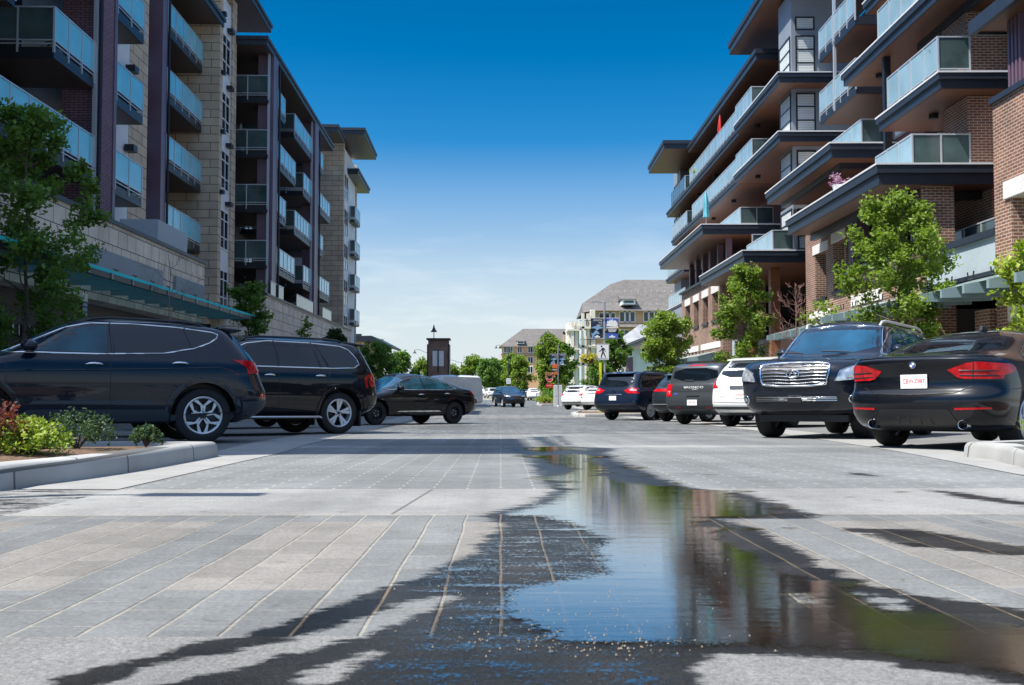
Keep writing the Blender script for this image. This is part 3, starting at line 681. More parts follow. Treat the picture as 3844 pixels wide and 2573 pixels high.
    def patch(s,side,poly,m,name,off=.004,th=.012,parent=None,grid=.07,round_=0):
        res=[]
        for sd in (side if side!='LR' else 'LR'):
            pl=chaikin(poly,round_,True) if round_ else poly
            pts=[]
            for i,p in enumerate(pl):
                q=pl[(i+1)%len(pl)]; n=max(1,math.ceil(math.hypot(q[0]-p[0],q[1]-p[1])/(grid*.8)))
                pts+=[(p[0]+(q[0]-p[0])*k/n,p[1]+(q[1]-p[1])*k/n) for k in range(n)]
            B=len(pts); xs=[p[0] for p in pts]; ys=[p[1] for p in pts]; inn=[]
            x=min(xs)+grid*.5
            while x<max(xs):
                y=min(ys)+grid*.5
                while y<max(ys):
                    if min((x-p[0])**2+(y-p[1])**2 for p in pts)>(grid*.45)**2: inn.append((x,y))
                    y+=grid
                x+=grid
            v2,e2,f2,_,_,_=delaunay_2d_cdt([Vector(p) for p in pts+inn],[],[tuple(range(B))],1,1e-5)
            vs=[]; back=[]
            for p in v2:
                h,nn=s.hit(sd,p.x,p.y); vs.append(h+nn*off); back.append(h-nn*th)
            fs=[tuple(f) for f in f2]
            ec={}
            for f in fs:
                for a,b in zip(f,f[1:]+f[:1]): ec[(a,b)]=1
            K=len(vs); sk=[(b,a,a+K,b+K) for (a,b) in ec if (b,a) not in ec]
            mb=MB(m); mb.add(vs+back,fs+sk); 
            me=bpy.data.meshes.new(name); me.from_pydata([tuple(v) for v in mb.v],[],mb.f); me.materials.append(M[m])
            bm=bmesh.new(); bm.from_mesh(me); bmesh.ops.delete(bm,geom=[v for v in bm.verts if not v.link_faces],context='VERTS'); bmesh.ops.recalc_face_normals(bm,faces=bm.faces)
            fr=bm.faces[0:1]
            bm.to_mesh(me); bm.free()
            # outward check on the first front face
            f0=me.polygons[0]; d=s.hit(sd,*v2[f2[0][0]])[1]
            if f0.normal.dot(d)<0: me.flip_normals()
            me.polygons.foreach_set('use_smooth',[True]*len(me.polygons)); me.set_sharp_from_angle(angle=R(40))
            o=bpy.data.objects.new(name,me); COL.objects.link(o); o.parent=parent or s.root; res.append(o)
        return res
    def line(s,side,pl,m,name,r=.006,off=0,parent=None,closed=False,step=.06,round_=0,n=6):
        res=[]
        for sd in side:
            p0=chaikin(pl,round_,closed) if round_ else pl; pts=[]
            for i in range(len(p0) if closed else len(p0)-1):
                p,q=p0[i],p0[(i+1)%len(p0)]; k_=max(1,math.ceil(math.hypot(q[0]-p[0],q[1]-p[1])/step))
                pts+=[(p[0]+(q[0]-p[0])*k/k_,p[1]+(q[1]-p[1])*k/k_) for k in range(k_)]
            if not closed: pts.append(p0[-1])
            v=[]
            for p in pts: h,nn=s.hit(sd,*p); v.append(h+nn*off)
            mb=MB(m); mb.tube(v,r,n,closed=closed); o=mb.build(name,parent or s.root,smooth=60); res.append(o)
        return res
    def arch_trim(s,m='cladding',wd=.07,off=.012,low=.30):
        for x in s.axles:
            a0,a1=-math.asin(min(.9,(s.RW+.01-low)/s.Ra)),0
            outer=[];inner=[]
            for k in range(19):
                t=a0+(PI-2*a0)*k/18; outer.append((x+(s.Ra+wd)*math.cos(t),s.RW+.01+(s.Ra+wd)*math.sin(t))); inner.append((x+(s.Ra-.002)*math.cos(t),s.RW+.01+(s.Ra-.002)*math.sin(t)))
            s.patch('LR',outer+inner[::-1],m,'wheel_arch_trim',off=off,th=.02,grid=.05)
    def wheels(s,style,rimm,rr,TW,wm):
        Rw=s.RW; t=MB('rubber'); h=TW/2
        t.lathe([(rr-.01,-h*.8),(rr+.02,-h*.95),(Rw-.05,-h),(Rw-.012,-h*.86),(Rw,-h*.6),(Rw,h*.6),(Rw-.012,h*.86),(Rw-.05,h),(rr+.02,h*.95),(rr-.01,h*.8),(rr-.012,0)],40,axis='y',closed=True)
        rm=MB([rimm,'black','darkmetal'])
        rm.lathe([(rr,h*.45),(rr+.004,h*.9),(rr-.008,h*.97),(rr-.022,h*.9),(rr-.03,h*.3),(rr-.03,-h*.3),(rr,-h*.3)],40,axis='y',closed=True)
        rm.lathe([(.01,-h*.1),(rr-.031,-h*.1)],32,'black',axis='y')
        rm.lathe([(.001,h*.05),(rr*.62,h*.05),(rr*.62,-h*.05)],28,'darkmetal',axis='y')
        def spoke(a0,r0,w0,a1,r1,w1,y0,y1,mm=None):
            vs=[]
            for a,r,w,y in ((a0,r0,w0,y0),(a1,r1,w1,y1)):
                for sg in (-1,1):
                    for dy in (0,-.03): vs.append((r*math.cos(a)-sg*w*math.sin(a),y+dy,r*math.sin(a)+sg*w*math.cos(a)))
            rm.add(vs,[(0,2,6,4),(1,5,7,3),(0,4,5,1),(2,3,7,6),(0,1,3,2),(4,6,7,5)],mm)
        yo,yi=h*.72,h*.6
        if style=='split':
            for k in range(5):
                a=PI/2+k*2*PI/5
                for sg in (-1,1):
                    spoke(a+sg*.10,.05,.018,a+sg*.14,rr*.55,.015,yo,yo); spoke(a+sg*.14,rr*.54,.014,a+sg*.47,rr-.02,.026,yo,yo)
        elif style=='double':
            for k in range(5):
                a=PI/2+k*2*PI/5
                for sg in (-1,1): spoke(a+sg*.13,.06,.014,a+sg*.16+.1,rr-.018,.030,yi,yo)
        elif style=='steel':
            rm.lathe([(.06,h*.35),(rr*.55,h*.5),(rr*.8,h*.2),(rr-.03,h*.25)],32,'black',axis='y')
            for k in range(5):
                a=k*2*PI/5; rm.lathe([(.012,0),(.012,.03),(.001,.031)],8,'alloy',axis='y',c=(.075*math.cos(a),h*.4,.075*math.sin(a)))
        else:
            for k in range(10): a=k*2*PI/10; spoke(a,.05,.014,a,rr-.018,.020 if k%2 else .026,yi,yo)
        if style!='steel':
            rm.lathe([(.062,yi-.03),(.062,yi),(.04,yi+.006),(.001,yi+.006)],20,axis='y')
            rm.lathe([(.03,yi+.0065),(.03,yi+.012),(.001,yi+.012)],16,'black',axis='y')
            for k in range(5):
                a=k*2*PI/5+.6; rm.lathe([(.012,yi-.015),(.012,yi+.0065),(.001,yi+.007)],8,'darkmetal',axis='y',c=(.047*math.cos(a),0,.047*math.sin(a)))
        tm=rmesh=None
        for x in s.axles:
            for sy in (1,-1):
                if tm is None:
                    w=t.build('wheel',s.root,smooth=35); r_=rm.build('rim',w,smooth=35); tm,rmesh=w.data,r_.data
                else:
                    w=bpy.data.objects.new('wheel',tm); COL.objects.link(w); w.parent=s.root; r_=bpy.data.objects.new('rim',rmesh); COL.objects.link(r_); r_.parent=w
                w.location=(x,sy*(wm-h-.015),Rw)
                if sy<0: w.rotation_euler=(0,0,PI)
                w.rotation_euler[1]=random.Random(x*7+sy).uniform(0,1)*0
    def mirror(s,x,z,y,m=None,sc=(.10,.13,.085)):
        for sg in (1,-1):
            b=MB([m or s.p,'black','winglass']); b.ball((x,sg*(y+sc[1]*.9),z),1,10,sc=sc); b.xf(lambda p:(p[0]*1.0,p[1],max(p[2],z-sc[2]*.8)))
            b.box(x-.02,x+.03,sg*(y-.06),sg*(y+.06),z-.06,z-.03,'black')
            o=b.build('side_mirror',s.root,smooth=50)
    def plate(s,side,y,z,txt=None,w=.305,h=.155,tilt=0,col='white',tcol='red',off=.02):
        h_,n=s.hit(side,y,z); x=h_.x+n.x*off; sg=-1 if side=='B' else 1
        b=MB([col]); b.box(x-.006,x+.006,y-w/2,y+w/2,z-h/2,z+h/2); o=b.build('licence_plate',s.root)
        if txt: text(txt,.075,'plate_lettering',o,tcol,loc=(x+sg*.0075,y,z),rot=(PI/2,0,-PI/2 if side=='B' else PI/2),ext=.001,sx=.74)
        return o
    def box(s,x0,x1,y0,y1,z0,z1,m,name,parent=None,bevel=.008):
        return MB(m).box(x0,x1,y0,y1,z0,z1).build(name,parent or s.root,bevel=bevel)
    def rails(s,pts,m='darkmetal',r=.018,lift=.05):
        """roof rails: (x,y) along the left side"""
        for sg in (1,-1):
            v=[]
            for i,(x,y) in enumerate(pts):
                h,n=s.hit('T',x,sg*y); v.append(h+Vector((0,0,(lift if 0<i<len(pts)-1 else -.01))))
            MB(m).tube(chaikin([tuple(q) for q in v],1),r,8).build('roof_rail',s.root,smooth=60)
    def handle(s,x,z,ln=.2,m='chrome'):
        for sg,sd in ((1,'L'),(-1,'R')):
            pts=[]
            for k,dz in ((-.5,0),(-.3,.006),(0,.01),(.3,.006),(.5,0)):
                h,n=s.hit(sd,x+k*ln,z+dz); pts.append(h+n*(.028 if abs(k)<.5 else .004))
            MB(m).tube(pts,[.008,.015,.017,.015,.008],8).build('door_handle',s.root,smooth=60)
    def place(s,x,y,t,ax,ay=0):
        """put the car point (ax,ay) on the ground at world x,y, its nose along angle t (from +X)"""
        sl_=(gz(y+2)-gz(y-2))/4; nrm=Vector((0,-sl_,1)).normalized(); hx=Vector((math.cos(t),math.sin(t),0)); hx=(hx-nrm*hx.dot(nrm)).normalized(); hy=nrm.cross(hx)
        m=Matrix((hx,hy,nrm)).transposed(); s.root.rotation_euler=m.to_euler(); p=Vector((x,y,gz(y)+.003))-m@Vector((ax,ay,0)); s.root.location=p
        return s
def mirrory(p): return [(-a,b) for a,b in p]
def seams(c,xs,z0,z1,top=None):
    for x in xs: c.line('LR',[(x,z0),(x-.02,z0+.3),(x-.01,z1)],'black','door_seam',r=.005,step=.05)

def suv_common(c,win,pillars,trim='chrome',glass='glass_dark'):
    """side glass outline, its pillars and bright trim"""
    for o in c.patch('LR',win,glass,'side_window',off=.003,th=.006,grid=.08): pass
    for p in pillars: c.line('LR',p,c.p if trim!='black' else 'black','window_pillar',r=.022,off=-.008,step=.08,n=8)
    if trim: c.line('LR',win,trim,'window_trim',r=.011,off=.003,closed=True,step=.06)

# 1 dark SUV nearest on the left
def santa():
    c=Car('parked_suv','bluish black SUV with chrome window trim nearest the planted kerb on the left','paint_bluish_black',
     [(.40,.27),(.16,.36),(.04,.46),(.0,.58),(.0,.68),(.05,.78),(.10,.9),(.13,1.0),(.20,1.14),(.36,1.34),(.50,1.50),(.60,1.565),(1.1,1.625),(1.7,1.66),(2.2,1.68),(2.36,1.684)],
     [(4.35,.25),(4.58,.33),(4.68,.48),(4.69,.64),(4.66,.78),(4.56,.90),(4.3,1.0),(3.9,1.08),(3.5,1.16),(3.2,1.31),(2.9,1.49),(2.65,1.61),(2.5,1.66),(2.4,1.684)],
     [(.25,.82),(.33,.89),(.45,.925),(.62,.93),(.8,.945),(.95,.94),(1.06,.925),(1.14,.90),(1.22,.865),(1.4,.77),(1.55,.675),(1.61,.61),(1.655,.46),(1.68,.2),(1.684,.1)],
     (.98,3.68),.37,[(.3,.75),(.9,.7),(1.2,.55),(1.55,.4),(1.68,.6)],[(.3,1.1),(.9,1.0),(1.15,.55),(1.6,.4),(1.68,.6)],wheel='split',rimr=.252,TW=.235)
    win=[(.80,1.42),(.78,1.47),(.84,1.50),(1.3,1.555),(1.9,1.585),(2.4,1.575),(2.7,1.51),(3.05,1.345),(3.42,1.175),(3.3,1.165),(2.2,1.165),(1.5,1.19),(1.1,1.27),(.9,1.35)]
    suv_common(c,win,[[(2.13,1.165),(2.16,1.585)],[(1.13,1.27),(1.22,1.54)]]); c.patch('LR',[(2.2,1.185),(3.2,1.19),(3.0,1.31),(2.7,1.46),(2.4,1.535),(2.2,1.55)],'glass_lit','front_window',off=.005,th=.006,grid=.08)  # overlay painting the teal light through the front side window
    seams(c,(2.18,3.38),.42,1.16); c.line('LR',[(1.35,.5),(1.15,.82),(1.05,1.0),(1.12,1.25)],'black','door_seam',r=.005,step=.05)
    c.line('LR',[(.75,1.02),(1.5,.985),(2.4,.955),(3.3,.93),(4.1,.90)],c.p,'body_crease',r=.012,off=-.006)
    c.handle(2.36,1.03); c.handle(1.30,1.06)
    c.mirror(3.12,1.24,.88)
    c.arch_trim('cladding',.075,.010,.3)
    c.patch('LR',[(1.43,.26),(3.2,.26),(3.2,.40),(3.1,.45),(1.5,.45),(1.43,.40)],'cladding','sill_cladding',off=.012,th=.03)
    c.patch('LR',[(1.6,.52),(3.1,.52),(3.05,.56),(1.7,.57)],'cladding','door_moulding',off=.016,th=.02)
    c.patch('B',[(-.86,.30),(.86,.30),(.9,.42),(.88,.56),(-.88,.56),(-.9,.42)],'cladding','lower_bumper',off=.01,th=.03)
    c.patch('LR',[(.12,.32),(.45,.30),(.47,.55),(.1,.58)],'cladding','lower_bumper',off=.01,th=.03)
    c.patch('B',[(-.66,1.20),(.66,1.20),(.58,1.48),(-.58,1.48)],'glass_dark','rear_window',off=.004,round_=1)
    for sg in (1,-1):
        c.patch('B',[(sg*a,b) for a,b in [(.55,1.0),(.93,.93),(.93,1.1),(.86,1.13),(.6,1.1)]],'redlens','tail_light',off=.012,th=.02)
    c.patch('LR',[(.13,1.09),(.62,1.13),(.45,1.05),(.25,.94),(.1,.92)],'redlens','tail_light',off=.010,th=.02)
    c.patch('LR',[(.12,.60),(.22,.61),(.2,.67),(.1,.66)],'redlens','rear_reflector',off=.008)
    b=MB(c.p); b.prism([(.42,1.545),(.42,1.57),(.75,1.60),(.75,1.56)],'y',-.58,.58); b.build('spoiler',c.root,bevel=.01)
    c.patch('F',[(-.74,1.20),(.74,1.20),(.62,1.52),(.5,1.58),(-.5,1.58),(-.62,1.52)],'glass_blue','windscreen',off=.003,round_=1)
    for sg in (1,-1): c.patch('F',[(sg*a,b) for a,b in [(.5,.82),(.86,.84),(.84,.95),(.6,.92)]],'clearlens','headlight',off=.01)
    c.plate('B',0,.86)
    c.rails([(.9,.58),(1.1,.58),(1.8,.58),(2.3,.56),(2.5,.54)],'darkmetal',.016,.04)
    c.place(-4.0,13.45,R(180+28),.98,.87)
santa()
# 2 black SUV behind it
def pilot():
    c=Car('parked_suv','black three row SUV with chrome running board between bluish black SUV and black sedan','paint_black',
     [(.45,.32),(.18,.40),(.04,.52),(0,.66),(.02,.8),(.07,.94),(.10,1.06),(.16,1.2),(.27,1.42),(.36,1.58),(.46,1.67),(.7,1.71),(1.4,1.755),(2.2,1.775),(2.6,1.78)],
     [(4.6,.30),(4.85,.40),(4.94,.55),(4.95,.75),(4.9,.92),(4.75,1.03),(4.3,1.11),(3.85,1.17),(3.55,1.28),(3.25,1.46),(3.0,1.62),(2.85,1.70),(2.7,1.76),(2.63,1.78)],
     [(.3,.86),(.4,.94),(.55,.975),(.75,.985),(.95,.99),(1.06,.98),(1.14,.955),(1.2,.93),(1.4,.85),(1.6,.755),(1.68,.68),(1.74,.5),(1.775,.2),(1.78,.1)],
     (1.03,3.85),.385,[(.3,.8),(.95,.75),(1.2,.6),(1.65,.42),(1.78,.6)],[(.3,1.1),(1,.9),(1.2,.6),(1.7,.42),(1.78,.6)],wheel='double',rimr=.258,TW=.25)
    win=[(.62,1.28),(.66,1.40),(.8,1.56),(.95,1.615),(1.6,1.655),(2.4,1.66),(2.8,1.6),(3.2,1.42),(3.55,1.22),(3.3,1.195),(2.2,1.195),(1.2,1.195),(.75,1.215)]
    suv_common(c,win,[[(2.28,1.195),(2.28,1.66)],[(1.45,1.195),(1.55,1.65)],[(1.28,1.2),(1.45,1.62)]])
    seams(c,(2.30,3.45),.45,1.19); c.line('LR',[(1.5,.55),(1.35,.85),(1.25,1.2)],'black','door_seam',r=.005,step=.05)
    c.handle(2.47,1.045); c.handle(1.47,1.05); c.mirror(3.25,1.28,.93)
    c.arch_trim('black',.06,.012,.32)
    c.patch('LR',[(.45,1.04),(.12,1.15),(.06,1.0),(.12,.86),(.2,.84)],'redlens','tail_light',off=.012,th=.02)
    for sg in (1,-1): c.patch('B',[(sg*a,b) for a,b in [(.62,1.02),(.97,.84),(.97,1.12),(.7,1.12)]],'redlens','tail_light',off=.012,th=.02)
    c.patch('B',[(-.74,1.2),(.74,1.2),(.64,1.58),(-.64,1.58)],'glass_dark','rear_window',off=.004,round_=1)
    b=MB(c.p); b.prism([(.33,1.645),(.33,1.67),(.8,1.72),(.8,1.68)],'y',-.64,.64); b.build('spoiler',c.root,bevel=.01)
    for sg in (1,-1):
        b=MB('alloy'); b.tube([(1.45,sg*.98,.30),(1.5,sg*1.02,.32),(3.35,sg*1.02,.32),(3.4,sg*.98,.30)],.018,8); b.box(1.5,3.35,sg*.86,sg*1.0,.285,.31,'black'); b.build('running_board',c.root,smooth=50)
    c.rails([(.8,.62),(1.0,.63),(2,.63),(2.7,.6),(2.9,.58)],'darkmetal',.018,.05)
    c.patch('F',[(-.8,1.24),(.8,1.24),(.66,1.6),(-.66,1.6)],'glass_blue','windscreen',off=.003,round_=1)
    c.plate('B',0,.95); c.patch('LR',[(.1,.38),(.42,.36),(.44,.52),(.06,.55)],'cladding','lower_bumper',off=.01)
    for q in (-.98,.72): MB('black').box(.62,.65,q,q+.26,.14,.42).build('mud_flap',c.root)
    c.place(-2.92,18.25,R(180+40),1.03,.95)
pilot()
# 3 black sedan
def sedan():
    c=Car('parked_sedan','black sedan with bare steel wheels parked beyond the black SUVs','paint_black',
     [(.4,.24),(.14,.32),(.02,.46),(0,.60),(.03,.72),(.07,.84),(.09,.94),(.16,1.01),(.45,1.045),(.75,1.12),(1.1,1.25),(1.5,1.36),(2.0,1.435),(2.4,1.465),(2.55,1.47)],
     [(4.5,.20),(4.74,.28),(4.82,.44),(4.81,.56),(4.72,.68),(4.45,.79),(4.0,.88),(3.65,.95),(3.4,1.05),(3.1,1.21),(2.9,1.32),(2.75,1.40),(2.65,1.45),(2.58,1.47)],
     [(.2,.80),(.3,.87),(.45,.9),(.6,.91),(.75,.915),(.86,.905),(.95,.87),(1.02,.83),(1.2,.74),(1.35,.64),(1.42,.53),(1.46,.25),(1.47,.1)],
     (1.06,3.855),.327,[(.25,.8),(.8,.7),(1.02,.75),(1.3,.5),(1.47,.6)],[(.25,1.1),(.8,1.0),(1.0,.55),(1.4,.4),(1.47,.6)],wheel='steel',rim='black',rimr=.21,TW=.21,cat='sedan')
    win=[(.98,1.03),(1.25,1.17),(1.6,1.28),(2.0,1.345),(2.4,1.355),(2.7,1.31),(3.0,1.19),(3.45,.985),(2.4,.985),(1.4,.995)]
    c.patch('LR',win,'glass_lit','side_window',off=.003,th=.006); c.line('LR',[(2.2,.985),(2.23,1.35)],c.p,'window_pillar',r=.025,off=-.008); c.line('LR',[(1.35,1.0),(1.45,1.23)],c.p,'window_pillar',r=.015,off=-.004)
    c.line('LR',win,'chrome','window_trim',r=.009,off=.003,closed=True)
    seams(c,(2.22,3.42),.3,.98); c.handle(2.35,.85); c.handle(1.38,.88); c.mirror(3.15,1.02,.86)
    c.patch('LR',[(.5,.955),(.15,.97),(.08,.85),(.12,.77),(.3,.85)],'redlens','tail_light',off=.010,th=.02)
    c.patch('B',[(-.7,1.06),(.7,1.06),(.5,1.36),(-.5,1.36)],'glass_dark','rear_window',off=.003,round_=1)
    c.patch('F',[(-.76,1.0),(.76,1.0),(.56,1.37),(-.56,1.37)],'glass_blue','windscreen',off=.003,round_=1)
    for sg in (1,-1): c.patch('F',[(sg*a,b) for a,b in [(.45,.58),(.84,.66),(.8,.76),(.6,.72)]],'clearlens','headlight',off=.01)
    c.patch('LR',[(1.6,.36),(3.2,.36),(3.1,.39),(1.7,.40)],'chrome','sill_trim',off=.006)
    c.plate('B',0,.78)
    c.place(-1.33,29.3,R(180+43),1.06,.88)
sedan()
# 4 black coupe, back to us
def coupe():
    c=Car('parked_coupe','glossy black coupe seen from behind at the right kerb with twin exhausts','paint_black',
     [(.45,.20),(.16,.24),(.05,.34),(.02,.44),(.0,.54),(.02,.62),(.07,.68),(.09,.78),(.06,.90),(.02,1.0),(.05,1.035),(.16,1.05),(.5,1.09),(.8,1.165),(1.2,1.29),(1.6,1.385),(2.0,1.44),(2.3,1.458),(2.42,1.46)],
     [(4.4,.18),(4.58,.26),(4.64,.42),(4.63,.54),(4.54,.66),(4.3,.78),(3.8,.90),(3.45,.98),(3.2,1.09),(2.95,1.23),(2.75,1.35),(2.6,1.415),(2.5,1.445),(2.44,1.46)],
     [(.18,.78),(.26,.87),(.42,.905),(.6,.912),(.75,.905),(.92,.885),(1.0,.86),(1.06,.81),(1.16,.74),(1.3,.66),(1.385,.57),(1.44,.3),(1.46,.1)],
     (1.0,3.81),.333,[(.2,.72),(.6,.62),(.95,.60),(1.05,.7),(1.25,.5),(1.46,.6)],[(.2,1.1),(.7,1.0),(1.05,.55),(1.45,.5)],wheel='double',rimr=.235,TW=.25,nr=3.6,cat='coupe')
    win=[(1.0,1.045),(1.1,1.13),(1.45,1.265),(1.85,1.345),(2.2,1.36),(2.5,1.32),(2.85,1.18),(3.2,1.02),(2.2,1.01),(1.3,1.01)]
    c.patch('LR',win,'glass_dark','side_window',off=.003,th=.006); c.line('LR',win,'darkmetal','window_trim',r=.008,off=.003,closed=True)
    c.line('LR',[(1.75,1.01),(1.65,1.32)],c.p,'window_pillar',r=.02,off=-.006)
    c.patch('B',[(-.70,1.11),(.70,1.11),(.55,1.34),(.45,1.405),(-.45,1.405),(-.55,1.34)],'glass_dark','rear_window',off=.003,round_=1)
    c.line('B',[(-.78,1.028),(-.4,1.04),(0,1.043),(.4,1.04),(.78,1.028)],c.p,'boot_lip_spoiler',r=.016,off=-.004,n=8)
    # lamps: dark housing with red bars
    for sg in (1,-1):
        lamp=[(.38,.885),(.48,.80),(.55,.785),(.865,.785),(.875,.90),(.83,.955),(.70,.97),(.58,.955)]
        o=c.patch('B',[(sg*a,b) for a,b in lamp],'redlens','tail_light',off=.014,th=.03,grid=.05)[0]
        c.patch('LR',[(.18,.80),(.55,.86),(.62,.91),(.50,.95),(.20,.955)],'redlens','tail_light',off=.012,th=.02,grid=.05) if sg>0 else None
        for zz in (.825,.875):
            c.line('B',[(sg*.50,zz),(sg*.70,zz-.006),(sg*.84,zz-.006)],'black','light_bar',r=.010,off=.010,parent=o)
        c.line('B',[(sg*.625,.785),(sg*.65,.965)],'black','boot_seam',r=.006,off=.012)
        c.patch('B',[(sg*a,b) for a,b in [(.46,.445),(.80,.455),(.80,.475),(.46,.468)]],'redlens','rear_reflector',off=.008)
        h,_=c.hit('B',sg*.50,.30); e=MB(['chrome','black']); e.lathe([(.042,h.x+.18),(.047,h.x-.035),(.052,h.x-.04),(.055,h.x-.03),(.055,h.x+.15)],24,axis='x',c=(0,sg*.52,.285)); e.lathe([(.044,h.x+.05),(.001,h.x+.05)],20,'black',axis='x',c=(0,sg*.52,.285)); e.build('exhaust_pipe',c.root,smooth=40)
    c.patch('B',[(-.5,.24),(.5,.24),(.46,.33),(.40,.44),(.36,.455),(-.36,.455),(-.40,.44),(-.46,.33)],'black','diffuser',off=.012,th=.03)
    for y in (-.2,-.07,.07,.2): c.line('B',[(y,.25),(y*.9,.36)],'black','diffuser_fin',r=.008,off=.012)
    c.line('B',[(-.62,.70),(-.45,.63),(0,.615),(.45,.63),(.62,.70)],'black','boot_seam',r=.006,off=0)
    c.plate('B',0,.765,'CBW-0987',off=.022)
    h,_=c.hit('B',0,.95); b=MB(['chrome']); b.lathe([(.041,h.x-.004),(.041,h.x-.012),(.036,h.x-.013),(.001,h.x-.013)],28,axis='x',c=(0,0,.95)); bd=b.build('badge',c.root,smooth=40)
    q=MB(['black','signblue','white']); xx=h.x-.0135
    def sector(a0,a1,m,r0=.0,r1=.027,dx=0):
        pts=[(xx-dx,r0*math.cos(a0),.95+r0*math.sin(a0))]+[(xx-dx,r1*math.cos(a0+(a1-a0)*k/8),.95+r1*math.sin(a0+(a1-a0)*k/8)) for k in range(9)]
        q.add(pts,[tuple(range(len(pts)))],m)
    for k in range(16): a=2*PI*k/16; q.add([(xx,.027*math.cos(a),.95+.027*math.sin(a)),(xx,.036*math.cos(a),.95+.036*math.sin(a)),(xx,.036*math.cos(a+PI/8),.95+.036*math.sin(a+PI/8)),(xx,.027*math.cos(a+PI/8),.95+.027*math.sin(a+PI/8))],[(0,1,2,3)],'black')
    for k in range(4): sector(k*PI/2,(k+1)*PI/2,('signblue','white')[k%2])
    q.build('roundel',bd)
    c.mirror(3.0,1.07,.84); c.handle(1.75,.86,m=c.p)
    b=MB(c.p); b.prism([(1.9,1.43),(2.1,1.44),(2.03,1.50),(1.95,1.505)],'y',-.025,.025); b.build('roof_antenna',c.root,bevel=.01)
    c.line('LR',[(.35,.66),(1.0,.70),(2,.70),(3.4,.66)],c.p,'body_crease',r=.010,off=-.005)
    seams(c,(1.55,),.3,.95)
    c.place(4.60,11.1,R(90-48),0,0)
coupe()
